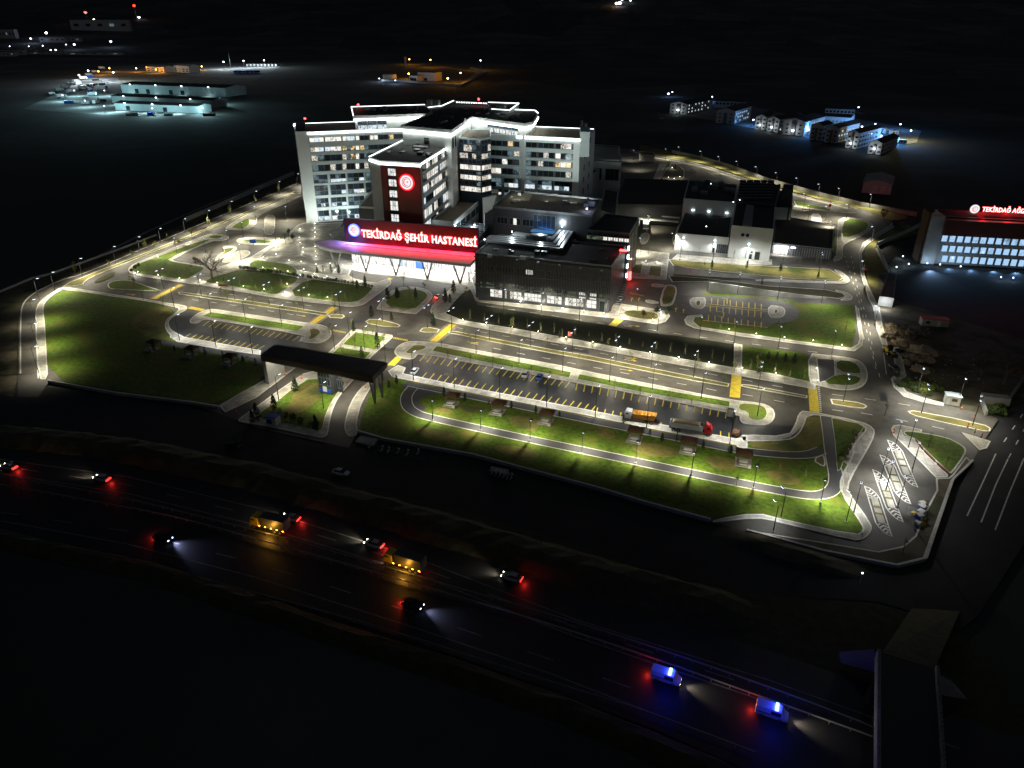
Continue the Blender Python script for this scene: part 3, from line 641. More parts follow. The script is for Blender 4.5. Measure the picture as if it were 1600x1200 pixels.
# white end panels
def panel(root, w_, s0, s1, z0, z1, m='white_panel', o=.7, name='facade_panel', o0=-.01): return bp(name, wbox(MB(), w_, s0, s1, z0, z1, o0, o), m, root)
panel(H, WL, -.3, 6.0, 0, ZW+1.2); panel(H, WR, -2.6, .3, 0, ZW+.6)
er = Wall(WR.at(.32, 0, .7), AZ+math.pi/2); panel(H, er, 0, DW+.7, 0, ZW+.8, o=.3)
for z in (12, 18, 24, 30, 36, 42):
    for k in (10, 22): window(H, Wall(er.at(0, 0, .3), er.az), k, k+2.2, z, z+3, 1, 'glass_dark')
def zr(w_, t, ys, s=5, y0=140): return [(w_.z_(t, y0+b/s), w_.z_(t, y0+a/s)) for a, b in ys]
rl = zr(WL, 7, [(373, 414), (450, 490), (513, 562), (588, 640), (665, 733), (748, 828), (848, 920), (943, 1026)])
for i, (z0, z1) in enumerate(rl):
    if i < 4: bays = [(480, 506), (507.5, 533.5), (535, 554.5), (555.5, 561.5), (562.5, 576), (577.5, 590.5), (592, 615)]
    else: bays = [(487-1+i*1, 511-2+i*.9), (514-1+i*.8, 539-1+i*.7), (542-1+i*.6, 568-1+i*.5), (570+i*.4, 592)]
    for j, (a, b) in enumerate(bays):
        s0, s1 = WL.s_(a, (z0+z1)/2), WL.s_(b, (z0+z1)/2); s0 = max(s0, 6.3)
        if s1-s0 < .8: continue
        n = max(1, round((s1-s0)/2.6)); nar = (i < 4 and j == 3)
        if nar: mats = ['lit_white']
        elif i < 2: mats = [pick('white 5 cool 3 busy 1 dark .6') if j in (0, 1, 2, 5) and not (i == 1 and j > 1) else pick('dark 4 blue 3 warm 1.0 dim 2') for _ in range(n)]
        elif i < 4: mats = [pick('busy 3 dim 2 warm .35 blue 3 dark 3') for _ in range(n)]
        else: mats = [pick('dark 3 blue 3 dim 1.5') for _ in range(n)]
        if i < 4: window(H, WL, s0, s1, z0+.1, z1-.1, n, mats=mats)
        else:
            zm = z0+(z1-z0)*.42; window(H, WL, s0, s1, zm, z1-.1, n, mats=mats)
            window(H, WL, s0, s1, z0+.1, zm, n, mats=[pick('cool 5 white 2 dim 2 blue 2') if R.random() < .75 else 'glass_blue' for _ in range(n)])
    panel(H, WL, 6.02, sL, z0-(.0 if i == 7 else 0)-.02-(z0-(rl[i+1][1] if i < 7 else 0)), z0, 'band_panel', .6, 'facade_band')
    if i >= 4:
        for a, b in zip(bays, bays[1:]): panel(H, WL, WL.s_(a[1], z0), WL.s_(b[0], z0), z0, z1, 'band_panel', .55, 'pillar')
panel(H, WL, 6.02, sL, rl[0][1], ZW+1.0, 'band_panel', .65, 'facade_band')
ledrun(H, [WL.at(5.8, 0, .85), WL.at(WL.s_(628, ZW), 0, .85)], ZW-.2, .7, .3)
ledrun(H, [WL.at(0, 0, -DW+.2), WL.at(WL.s_(549, ZW)+8, 0, -DW+.2)], ZW+1.0, .3, .3, 'led_line')
rr = zr(WR, -3, [(424, 470), (500, 548), (568, 616), (643, 694), (722, 797), (812, 862)])
for i, (z0, z1) in enumerate(rr):
    if i < 4: bays = [(766, 784), (785, 802), (803, 813), (814, 820.5), (821.5, 839), (841, 866), (868, 893)]
    else: bays = [(767, 785), (788, 811), (814, 837), (840, 863.5), (866.5, 890.5)]
    for j, (a, b) in enumerate(bays):
        s0, s1 = WR.s_(a-.5*i*.5, (z0+z1)/2), WR.s_(b-.5*i*.5, (z0+z1)/2); s1 = min(s1, -2.8); n = max(1, round((s1-s0)/2.6)); nar = (i < 4 and j == 3)
        if nar: mats = ['lit_white']
        elif i in (0, 2): mats = [pick('warm 1.2 white 2 dark 3 busy 2 blue 2') if j in (0, 1, 5, 6) else pick('dark 6 dim 2') for _ in range(n)]
        elif i < 4: mats = [pick('busy 3 warm .3 dark 4 dim 2 white .8') for _ in range(n)]
        else: mats = [pick('blue 2 dim 2 dark 1') for _ in range(n)]
        if i < 4: window(H, WR, s0, s1, z0+.1, z1-.1, n, mats=mats)
        else:
            zm = z0+(z1-z0)*.5; window(H, WR, s0, s1, zm, z1-.1, n, mats=mats)
            window(H, WR, s0, s1, z0+.1, zm, n, mats=[pick('cool 6 white 3 dim 1') if j and i == 4 else pick('dim 3 blue 3 white .5') for _ in range(n)])
    lo = rr[i+1][1] if i < 5 else 0
    panel(H, WR, sR0, -2.62, lo, z0, 'band_panel', .6, 'facade_band')
    if i >= 4:
        for a, b in zip(bays, bays[1:]): panel(H, WR, WR.s_(a[1], z0), WR.s_(b[0], z0), z0, z1, 'band_panel', .55, 'pillar')
panel(H, WR, sR0, -2.62, rr[0][1], ZW+1, 'band_panel', .65, 'facade_band')
ledrun(H, [WR.at(WR.s_(808, ZW), 0, .85), WR.at(.5, 0, .9), WR.at(.9, 0, -DW*.55)], ZW-.2, .75, .3)
ledrun(H, [WR.at(WR.s_(822, ZW)-6, 0, -DW+.2), WR.at(0, 0, -DW+.2)], ZW+1.0, .3, .3, 'led_line')
# attic and core
AL = pp("552,183 549,169 664,165.5 676,176 668,179", ZA); body(H, inset(AL, .8), ZW+.06, ZA-1.2, 'white_panel', 'attic_wall'); body(H, AL, ZA-1.2, ZA, 'white_panel', 'attic_roof', 'dark_roof', .6)
WA = Wall(inset(AL, .8)[0], 0)
al = ccw(AL); fl = min(range(5), key=lambda i: (al[i]-P(552, 183, ZA)).length); fr = min(range(5), key=lambda i: (al[i]-P(668, 179, ZA)).length)
dv = al[fr]-al[fl]; wa = Wall(al[fl]+Vector((-dv.y, dv.x, 0)).normalized()*.8, math.atan2(dv.y, dv.x)); la = dv.length
for k in range(9):
    s0 = 2+k*5.2
    if wa.s_(618, ZW) > s0+5: window(H, wa, s0, s0+5, ZW+.4, ZW+3.0, 2, mats=['lit_cool' if R.random() < .8 else 'lit_white']); window(H, wa, s0, s0+5, ZW+3.1, ZW+5.4, 2, 'glass_blue')
ledrun(H, [al[fl]+(al[fr]-al[fl])*.0, al[fr]], ZA-1.9, .75, .5); 
ledrun(H, [P(552, 183, ZA), P(549, 169, ZA), P(664, 165.5, ZA)], ZA+.6, .35, .35, 'led_line')
CR = pp("626,198 706,205 737,184 820,195 833,192 841,179 836,174.5 766,170.5 762,161 709,159 690,167.5 676,167 668,170 668,180", ZC)
body(H, inset(CR, .7), 0, ZC-1.2, 'white_panel', 'core_wall'); body(H, CR, ZC-1.2, ZC, 'white_panel', 'core_roof', 'dark_roof', .6)
ledrun(H, pp("668,180 626,198 706,205 737,184 820,195 833,192 841,179", ZC), ZC-2.0, .8, .5)
ledrun(H, pp("841,179 836,174.5 790,172.5", ZC), ZC+.6, .35, .35, 'led_line'); ledrun(H, pp("668,170 690,167.5 709,159", ZC), ZC+.6, .35, .35, 'led_line')
TR = pp("766,163 764,168 796,173 811,162", ZA+1.5); body(H, TR, ZW, ZA+1.5, 'white_panel', 'attic_wall', 'brown_roof', .6); ledrun(H, pp("763,160.5 811,162 796,173 768,171", ZA+2), ZA+2.1, .35, .35, 'led_line')
for i in range(13): c = P(714+i*3.8, 159.3+i*.15, ZA+1); bp('edge_lamp', MB().box(c.x, c.y, ZA+.6, .6, .5, .5), 'led_soft', H)
cw = Wall(P(626, 198, ZC), math.atan2((P(706, 205, ZC)-P(626, 198, ZC)).y, (P(706, 205, ZC)-P(626, 198, ZC)).x)); cw.p += cw.n*-.7
s0 = cw.s_(662, 52); window(H, cw, s0, s0+3, ZT+1.2, ZT+4.4, 1, 'glass_dark')
cs = Wall(P(706, 205, ZC), math.atan2((P(737, 184, ZC)-P(706, 205, ZC)).y, (P(737, 184, ZC)-P(706, 205, ZC)).x)); cs.p += cs.n*-.7
for k in (3, 9): window(H, cs, k, k+3.5, 44.5, 49.5, 1, 'glass_dark')
# attic front of the right wing
q = Wall(P(737, 184, ZC), math.atan2((P(820, 195, ZC)-P(737, 184, ZC)).y, (P(820, 195, ZC)-P(737, 184, ZC)).x)); q.p += q.n*-.7; ql = (P(820, 195, ZC)-P(737, 184, ZC)).length
for k in range(8):
    a = q.s_(762, 50)+k*4.6
    if a+4.5 < ql-1: window(H, q, a, a+4.5, ZW+.5, ZW+2.9, 2, mats=['lit_cool', 'lit_white']); window(H, q, a, a+4.5, ZW+3, ZW+5.3, 2, 'glass_blue')
# glazed stair hall between tower and wing
GB = pp("717,217 751,219.5 767,217 767,205 725,205", 47.5); body(H, GB, 0, 47.5, 'glass_blue', 'glass_wall', 'brown_roof', .8, 'band_panel')
dv = P(751, 219.5, 47.5)-P(717, 217, 47.5); g1 = Wall(P(717, 217, 47.5), math.atan2(dv.y, dv.x)); gl = dv.length
dv = P(767, 217, 47.5)-P(751, 219.5, 47.5); g2 = Wall(P(751, 219.5, 47.5), math.atan2(dv.y, dv.x)); gm = dv.length
for (w_, L_) in ((g1, gl), (g2, gm)):
    for i, (ya, yb) in enumerate([(390, 425), (430, 485), (495, 540), (545, 578), (585, 628), (635, 660), (665, 706), (712, 750), (755, 797)]):
        z1, z0 = w_.z_(L_*.5, 140+ya/5), w_.z_(L_*.5, 140+yb/5); n = max(2, round(L_/2.5))
        m_ = [pick('white 6 busy 2') if i in (4, 6, 8) else (pick('busy 2 dim 2 blue 2') if i in (1, 2) else pick('blue 3 dark 3 dim .5')) for _ in range(n)]
        window(H, w_, .2, L_-.2, z0+.06, z1-.06, n, mats=m_)
# front tower
TW = pp("577,248 594,253.3 657,257 705,227 629,222", ZT); body(H, TW, 0, ZT, 'band_panel', 'tower_wall', 'dark_roof', .7, 'white_panel')
dv = P(657, 257, ZT)-P(594, 253.3, ZT); tf = Wall(P(594, 253.3, ZT), math.atan2(dv.y, dv.x)); tl = dv.length
sa, sb = tf.s_(606, 35), tf.s_(621.5, 35)
bp('red_cladding', wbox(MB(), tf, 0, sa, 0, ZT-1.2, .01, .25), 'red_panel', H); bp('red_cladding', wbox(MB(), tf, sb, tl-.3, 0, ZT-1.2, .01, .25), 'red_panel', H)
bp('window_shaft', wbox(MB(), tf, sa, sb, 0, ZT-1.2, .005, .02), 'dark_panel', H)
for ya, yb in ((615, 674), (700, 757), (786, 842), (868, 945), (972, 1036), (1085, 1120)):
    z1, z0 = tf.z_((sa+sb)/2, 140+ya/5), tf.z_((sa+sb)/2, 140+yb/5); window(H, tf, sa+.5, sb-.4, z0, z1, 3, mats=['lit_white', 'lit_cool', 'lit_white'], rows=2)
ledrun(H, [P(577, 248, ZT), P(594, 253.3, ZT), P(657, 257, ZT)], ZT-.9, .7, .55); ledrun(H, [P(657, 257, ZT), P(705, 227, ZT)], ZT-.3, .45, .4)
ledrun(H, [P(577, 248, ZT), P(629, 222, ZT)], ZT+.7, .35, .35, 'led_line')
dv = P(705, 227, ZT)-P(657, 257, ZT); ts = Wall(P(657, 257, ZT), math.atan2(dv.y, dv.x)); tsl = dv.length
sm_ = ts.s_(661.5, 30)
for i, (ya, yb) in enumerate(((586, 642), (670, 730), (755, 812), (848, 902), (940, 1012), (1040, 1100))):
    z1, z0 = ts.z_(sm_, 140+ya/5), ts.z_(sm_, 140+yb/5)
    for j in range(8):
        a = sm_+(tsl-sm_-.6)*j/8; b = sm_+(tsl-sm_-.6)*(j+1)/8-.15
        window(H, ts, a, b, z0, z1, 2, mats=[pick('white 3 cool 2 busy 2 blue 2 dark 2') for _ in range(2)])
    if i: panel(H, ts, sm_-.2, tsl-.3, z1+.02, zprev-.02, 'band_panel', .5, 'facade_band')
    zprev = z0
# round health emblem on the tower
def disc(mb, w_, s, z, r, o, n=40, r0=0.0):
    if r0: 
        a = [w_.at(s+r*math.cos(2*math.pi*i/n), z+r*math.sin(2*math.pi*i/n), o) for i in range(n)]; b = [w_.at(s+r0*math.cos(2*math.pi*i/n), z+r0*math.sin(2*math.pi*i/n), o) for i in range(n)]
        return mb.add(a+b, [(i, (i+1) % n, n+(i+1) % n, n+i) for i in range(n)])
    a = [w_.at(s+r*math.cos(2*math.pi*i/n), z+r*math.sin(2*math.pi*i/n), o) for i in range(n)]; b = [v-w_.n*.3 for v in a]
    return mb.add(a+b, [tuple(range(n))]+[(i, n+i, n+(i+1) % n, (i+1) % n) for i in range(n)])
def emblem(root, w_, s, z, r, ringm, tower=True):
    e = bp('emblem', disc(MB(), w_, s, z, r, .75), ringm, root); part('emblem_face', disc(MB(), w_, s, z, r*.84, .8), 'logo_face', e)
    part('emblem_ring', disc(MB(), w_, s, z, r*.60, .83, r0=r*.53), 'grey_metal', e)
    k = MB()   # crescent with a figure and a small star
    for i in range(14):
        t0, t1 = rad(50+i*19), rad(50+(i+1)*19); ra = r*.44; rb = r*(.44-.15*math.sin(math.pi*i/14)); rc = r*(.44-.15*math.sin(math.pi*(i+1)/14))
        k.add([w_.at(s+ra*math.cos(t0), z+ra*math.sin(t0), .84), w_.at(s+ra*math.cos(t1), z+ra*math.sin(t1), .84), w_.at(s+rc*math.cos(t1), z+rc*math.sin(t1), .84), w_.at(s+rb*math.cos(t0), z+rb*math.sin(t0), .84)], [(0, 1, 2, 3)])
    part('emblem_crescent', k, 'logo_red', e)
    st = [w_.at(s+r*.12+(r*.17 if i % 2 == 0 else r*.07)*math.cos(rad(90+36*i)), z+r*.05+(r*.17 if i % 2 == 0 else r*.07)*math.sin(rad(90+36*i)), .84) for i in range(10)]
    part('emblem_star', MB().add(st, [tuple(range(10))]), 'logo_red', e)
    return e
se = tf.s_(635.5, 40); ze = tf.z_(se, 284.5); emblem(H, tf, se, ze, 3.6, 'sign_halo')
lamp_obj('emblem_glow', 'POINT', tf.at(se, ze, 3.2), 260, (1, .05, .04), H, soft=2)
# rooftop gear
def unit(root, px, py, z, sx, sy, h, m='grey_metal', rz=AZ, name='roof_unit'):
    c = P(px, py, z); return bp(name, MB().box(c.x, c.y, z-.1, sx, sy, h, rz), m, root)
for a in ((577, 172, ZA, 3, 3, 1.6), (588, 172, ZA, 4, 3, 1.8), (603, 171.5, ZA, 4, 3, 2), (618, 171, ZA, 3, 3, 1.6), (631, 171, ZA, 3.5, 3, 2), (650, 172, ZA, 2, 2, 2.4), (672, 165, ZA, 3, 4, 3.5), (683, 164, ZA, 3, 3, 3), (600, 175, ZA, 1, 1, 2)): unit(H, *a)
for a in ((657, 232, ZT, 7, 3, 1.2), (664, 229, ZT, 9, .6, 1.6), (672, 226, ZT, .6, 8, 1.5), (652, 236, ZT, 3, 2, 1.1)): unit(H, *a, m='metal')
for a in ((693, 192, ZA, .8, 9, 1.0), (700, 184, ZA, 5, .8, 1.2), (724, 188, ZA, 2, 2, 1.2), (783, 170, ZA+1.5, 5, 3, 2)): unit(H, *a)
for i in range(6): unit(H, 730+i*16, 177+i*.6, ZA, .3, 6, .7, 'metal', name='roof_rail')
for (px, py, z) in ((477, 188, ZW+1), (560, 166.5, ZA+1), (748, 157.5, ZA+1)):
    c = P(px, py+1.5, z); bp('beacon_mast', MB().tube((c.x, c.y, z-1), (c.x, c.y, z+1.2), .12), 'grey_metal', H); bp('beacon', MB().ball((c.x, c.y, z+1.5), .6), 'red_lamp', H); rooflight(H, c.x, c.y, z+2.2, 60*K, (1, .02, .02))
c = P(463, 199, ZW+1); bp('roof_lamp', MB().ball((c.x-1, c.y, ZW+2), .5), 'led', H)
st = pp("906,196 922,199 922,206 907,206", ZW+4); body(H, st, ZW-8, ZW+4, 'band_panel', 'stair_head'); unit(H, 909, 196, ZW+4, 1, 1, 2.5); unit(H, 915, 198, ZW+4, 1.5, 1, 2)
st = pp("461,196 477,196 477,190 463,190", ZW+3); body(H, st, ZW-2, ZW+3, 'dark_panel', 'stair_head')
rq = random.Random(9)
for (x0, x1, y0, y1, z, n) in ((640, 700, 203, 190, ZC, 8), (750, 815, 178, 188, ZC, 9), (590, 640, 240, 236, ZT, 4), (560, 655, 170, 176, ZA, 8), (640, 695, 246, 238, ZT, 3)):
    for _ in range(n): unit(H, rq.uniform(x0, x1), rq.uniform(min(y0, y1), max(y0, y1)), z, rq.uniform(.8, 3.2), rq.uniform(.8, 2.4), rq.uniform(.5, 1.6), rq.choice(('metal', 'grey_metal', 'dark_panel')))
# lower wings in front of the wards
body(H, pp("560,345 583,322 590,300 578,330", 14), 0, 14, 'dark_panel', 'link_wall')
LK = pp("560,325 593,327 600,312 581,300", 20); body(H, LK, 0, 20, 'dark_panel', 'link_wall', 'brown_roof', .8, 'white_panel')
lw = Wall(P(560, 325, 20), math.atan2((P(593, 327, 20)-P(560, 325, 20)).y, (P(593, 327, 20)-P(560, 325, 20)).x)); 
for (a, b, z0, z1) in ((565, 583, 7, 10.5), (565, 583, 12, 15)): window(H, lw, lw.s_(a, z0), lw.s_(b, z0), z0, z1, 4, 'lit_cool')

# added fill floodlights, unseen fixtures that brighten the ward facades
for i, (px, py, z, w_, hh) in enumerate(((500, 357, 0, WL, 3800), (535, 356, 0, WL, 3800), (553, 352, 0, WL, 3000), (800, 318, 26, WR, 9000), (850, 318, 26, WR, 9000), (890, 320, 26, WR, 9000))):
    c = P(px, py, z); fl_ = thing('floodlight', 'added fill floodlight washing the '+('west' if i < 3 else 'east')+' ward wing, '+ORD[i % 3]+' in its row', 'floodlight', c, w_.az, 'added floodlights washing the wards'); part('stand', MB().box(0, 0, 0, .3, .3, .5), 'pole_metal', fl_); part('lamp_head', MB().box(0, 0, .5, .7, .3, .5), 'grey_metal', fl_)
    lamp_obj('added_flood_beam', 'SPOT', c+Vector((0, 0, 1.3)), hh, (.86, 1, .97), None, (rad(90+38), 0, w_.az), size=rad(120), blend=1, soft=.3)
# ---- entrance hall: podium, sign wall, canopy, lobby glass
E_ = thing('entrance_hall', 'low entrance hall with red glowing name board above a long canopy', 'entrance hall', P(650, 420))
sp0, sp1 = P(541, 376.5, 10.3), P(747, 394.5, 10.3); sw = Wall(sp0, math.atan2((sp1-sp0).y, (sp1-sp0).x)); SL = (sp1-sp0).length; zt = sw.z_(2, 342)
body(E_, quad4(sw, 1, SL-.5, 12), 8.8, 12.9, 'dark_panel', 'wall', 'dark_roof', .5); bp('back_wall', wbox(MB(), sw, 1, SL-.5, 0, 8.79, -12, -1.6), 'dark_panel', E_)
bp('sign_wall', wbox(MB(), sw, 0, SL, 10.1, zt, -.8, .0), 'maroon', E_)
bp('sign_frame', wbox(wbox(wbox(MB(), sw, -.2, SL+.2, zt, zt+.3, -.9, .3), sw, -.25, 0, 10.1, zt, -.9, .3), sw, SL, SL+.25, 10.1, zt, -.9, .3), 'navy', E_)
for k in range(5):
    s0 = -.9-k*1.7; a, b = sw.at(-.2, zt-1.0-k*.3, -.6-k), sw.at(s0-7, 9.2, -2-k*2.2); bp('stay', MB().tube(a, b, .12), 'grey_metal', E_)
# text in real letters
def lettering(txt, w_, s0, s1, zb, h, o, m, root, ext=.15, offs=0.0, name='lettering'):
    cu = bpy.data.curves.new('lettering', 'FONT'); cu.body = txt; cu.size = 1; cu.extrude = .02; cu.offset = offs; cu.resolution_u = 2; cu.space_character = 1.08
    t = bpy.data.objects.new('tmp', cu); me = bpy.data.meshes.new_from_object(t); bpy.data.objects.remove(t)
    xs_ = [v.co.x for v in me.vertices]; x0, x1 = min(xs_), max(xs_); kx = (s1-s0)/(x1-x0); kz = h/.70
    for v in me.vertices:
        q = w_.at(s0+(v.co.x-x0)*kx, zb+v.co.y*kz, o+v.co.z*ext/.02); v.co = q
    me.materials.clear(); me.materials.append(MATS[m]); o_ = bp(name, me, m, root); return o_
ls0 = sw.s_(566, 14); ls1 = sw.s_(745.5, 14); zb = sw.z_(ls0, 369.5); zb2 = zb
lettering('TEKİRDAĞ ŞEHİR HASTANESİ', sw, ls0, ls1, zb, 3.2, .55, 'sign_face', E_, .12, .020)
lettering('TEKİRDAĞ ŞEHİR HASTANESİ', sw, ls0-.25, ls1+.25, zb-.12, 3.45, .25, 'sign_halo', E_, .08, .045, 'lettering_backlight')
el = sw.s_(554.5, 14); bp('round_logo', disc(MB(), sw, el, sw.z_(el, 359.5), 2.9, .5), 'logo_blue', E_); emblem(E_, sw, el, sw.z_(el, 359.5), 2.5, 'logo_face')
nrm = sw.az
for k in range(6):
    s = ls0+(ls1-ls0)*(k+.5)/6; lamp_obj('sign_glow', 'AREA', sw.at(s, zb+2.5, 1.3), 1900, (1, .0, .022), E_, (rad(20), 0, nrm), sx=(ls1-ls0)/6.2, sy=1.2)
    lamp_obj('sign_wash', 'POINT', sw.at(s, zb+2, 2.2), 150, (1, .01, .02), E_, soft=.8)
lamp_obj('logo_glow', 'AREA', sw.at(el, zb+2, 1.4), 900, (.3, .27, 1), E_, (rad(20), 0, nrm), sx=5, sy=1.2); lamp_obj('logo_wash', 'POINT', sw.at(el, zb+2, 1.8), 700, (.15, .18, 1), E_, soft=.8)
CN = [P(490, 379, 10), P(500, 385, 10), P(520, 390, 10), P(734, 413, 10), P(741, 406, 10), P(747, 396, 10), P(541, 378, 10), P(520, 374, 10)]
cano = bp('canopy', MB().prism(CN, 8.8, 10), 'white_panel', E_)
part('canopy_seam', MB().beam(P(540, 382, 10), P(738, 402, 10), .25, .12), 'grey_metal', cano)
part('canopy_soffit', MB().prism(inset(CN, .5), 8.7, 8.8), 'concrete', cano)
for (bx, by, ax, bxr) in ((526, 418, 515, 533), (572, 424, 562, 579), (619, 430, 609, 626.5), (668, 436.5, 659, 675), (719, 443, 709, 727)):
    g = P(bx, by); v = MB().tube((g.x, g.y, 0), P(ax, by-27.5, 8.8), .42, .34); v.tube((g.x, g.y, 0), P(bxr, by-26, 8.8), .42, .34); bp('canopy_column', v, 'grey_metal', E_)
lb = Wall(sw.at(1.2, 0, -1.5), sw.az); lbl = SL-1.8
for k in range(18):
    a, b = lbl*k/18, lbl*(k+1)/18-.1; mm = ['lit_lobby', 'lit_lobby', 'lit_white'] if R.random() < .9 else ['lit_cool', 'lit_blue', 'lit_lobby']
    window(E_, lb, a, b, .15, 8.6, 4, mats=mm, rows=1, name='lobby_window')
bp('doorway', wbox(MB(), lb, lbl*.52, lbl*.58, .1, 3.2, .2, .5), 'blue_board', E_)
raised('entrance_terrace', "536,418 545,404 742,429 730,444 718,445 640,434 570,427", .0, .12, 'paving', 0)
for k in range(9): lamp_obj('soffit_light', 'AREA', lb.at(lbl*(k+.5)/9, 8.5, 4.8), 850, (1, .99, .93), E_, (0, 0, nrm), sx=lbl/9.5, sy=4)
# low link wing with parapets running back beside the tower, skylight hall
LW = pp("672,346 709,350.5 772,297 738,297", 17); body(E_, LW, 0, 17, 'white_panel', 'link_wall', 'brown_roof', 1.0, 'white_panel')
dv = P(772, 297, 17)-P(709, 350.5, 17); lk = Wall(P(709, 350.5, 17), math.atan2(dv.y, dv.x)); 
for k in range(8): window(E_, lk, 2+k*9, 2+k*9+7.5, 12.6, 16, 3, mats=[pick('dark 4 blue 3 white 1')])
window(E_, lk, 42, 50, 12.4, 16.2, 3, 'lit_green')
SK = pp("699,365 749,371 766,352 722,346", 14); body(E_, SK, 10, 13.8, 'dark_panel', 'skylight_base'); skl = bp('skylight', MB().prism(SK, 13.8, 14.1), 'glass_blue', E_)
a, b, c, d = SK
for k in range(7): part('skylight_bar', MB().beam(a.lerp(d, k/6)+Vector((0, 0, .1)), b.lerp(c, k/6)+Vector((0, 0, .1)), .15, .12), 'metal', skl)
for (px, py) in ((716, 356), (741, 352), (737, 356)): c = P(px, py, 14.3); bp('roof_lamp', MB().ball((c.x, c.y, 14.5), .35), 'led', E_); lamp_obj('skylight_light', 'POINT', (c.x, c.y, 15.2), 250, (.8, .95, 1), E_)

# ---- clinic block (dark louvred front)
Cb = thing('clinic_block', 'dark flat-roofed clinic block with thin upright fins and a lit ground floor', 'hospital wing', P(850, 450))
c0, c1 = P(742, 397, 18), P(955, 418, 18); cf = Wall(c0, math.atan2((c1-c0).y, (c1-c0).x)); cl = (c1-c0).length
cdp = (P(973, 386, 18)-c1).length
body(Cb, quad4(cf, 0, cl, cdp), 0, 18, 'dark_panel', 'wall', 'dark_roof', .7, 'grey_metal', .3)
zz = [(1.0, 4.6), (6.6, 10.0), (12.0, 16.0)]
zg = zr(cf, cl*.5, [(0, 1)], 1, 455)
zg1, zg0 = cf.z_(8, 280+857/5), cf.z_(8, 280+922/5); zm1, zm0 = cf.z_(cl-15, 280+872/5), cf.z_(cl-15, 280+922/5); zt1, zt0 = cf.z_(cl*.5, 280+715/5), cf.z_(cl*.5, 280+756/5)
lit0 = ((766, 785), (789, 792), (797, 815), (819, 846), (854.5, 878), (883, 912), (917, 932)); 
for (a, b) in lit0:
    s0, s1 = cf.s_(a, 2.5), cf.s_(b, 2.5); n = max(1, round((s1-s0)/1.5)); window(Cb, cf, s0, s1, zg0+.1, zg1-.1, n, mats=[pick('white 5 busy 3') for _ in range(n)], rows=2)
window(Cb, cf, cf.s_(936, 2), cf.s_(945, 2), .2, 4.6, 1, 'glass_dark')
for k in range(13):
    s0, s1 = cl*(k+.06)/13, cl*(k+.94)/13
    mm = 'lit_white' if k in (10, 11) else ('lit_green' if R.random() < .6 else 'glass_dark')
    window(Cb, cf, s0+(.5 if k in (10, 11) else 0), s1-(.5 if k in (10, 11) else 0), zm0, zm1, 4, mats=[mm, mm, 'lit_green' if mm != 'lit_white' else mm, mm], off=.05)
    mm = 'lit_white' if k == 5 else 'glass_dark'
    window(Cb, cf, s0, s1 if k != 5 else (s0+s1)/2+1, zt0, zt1, 4, mats=[mm, mm, 'glass_dark' if R.random() < .7 and mm != 'lit_white' else mm, mm])
for z in (5.6, 11.0, 17.0): bp('floor_band', wbox(MB(), cf, -.2, cl+.2, z, z+.5, .01, .7), 'dark_panel', Cb)
fin = mesh('sun_fin', MB().box(0, 0, 5.7, .12, .55, 12.2), 'grey_metal')
for k in range(86):
    p = cf.at(.4+(cl-.8)*k/85, 0, .55); o = part('sun_fin', fin, None, Cb); o.location = p-Vector(Cb.location); o.rotation_euler = (0, 0, cf.az)
dv = P(973, 386, 18)-c1; cr_ = Wall(c1, math.atan2(dv.y, dv.x))
for k in range(7): window(Cb, cr_, 1+k*3.6, 4.2+k*3.6, 6.6, 16.2, 1, mats=['lit_green' if k % 2 else 'glass_dark'], rows=2)
for k in range(5): c = P(808+k*33, 407+k*4.2, 18); bp('roof_vent', MB().box(c.x, c.y, 18.05, .8, .8, .5, AZ), 'metal', Cb)
for _ in range(16): unit(Cb, rq.uniform(760, 950), rq.uniform(390, 408), 18.1, rq.uniform(.8, 2.4), rq.uniform(.8, 2), rq.uniform(.4, 1.2), rq.choice(('metal', 'grey_metal', 'dark_panel')))
# silver ducts laid out in nested L shapes
for i, off in enumerate((0, 2.2, 4.4, 6.6)):
    a = P(757+i*2.5, 377-i*2.1, 18.6); b = P(876-i*5.5, 391-i*4.2, 18.6); c = P(897-i*5.5, 358-i*.5, 18.6)
    f = MB(); f.beam((a.x, a.y, 18.5), (b.x, b.y, 18.5), 1.3, .9); f.beam((b.x, b.y, 18.5), (c.x, c.y, 18.5), 1.3, .9); bp('duct', f, 'metal', Cb)
f = MB(); f.beam(P(803, 367, 18.5), P(862, 375, 18.5), 3.4, 1.0); bp('duct', f, 'metal', Cb); unit(Cb, 842, 372, 19.6, 7, 3, 1.6); unit(Cb, 828, 372, 19.6, 3, 2, 1.3)
for (px, py, e) in ((878, 354, 1100), (800, 362, 900), (757, 374, 200), (845, 366, 700)): c = P(px, py, 21); bp('roof_lamp', MB().ball((c.x, c.y, 21), .25), 'led', Cb); lamp_obj('roof_light', 'POINT', (c.x, c.y, 22.5), e, (.8, .95, 1), Cb)
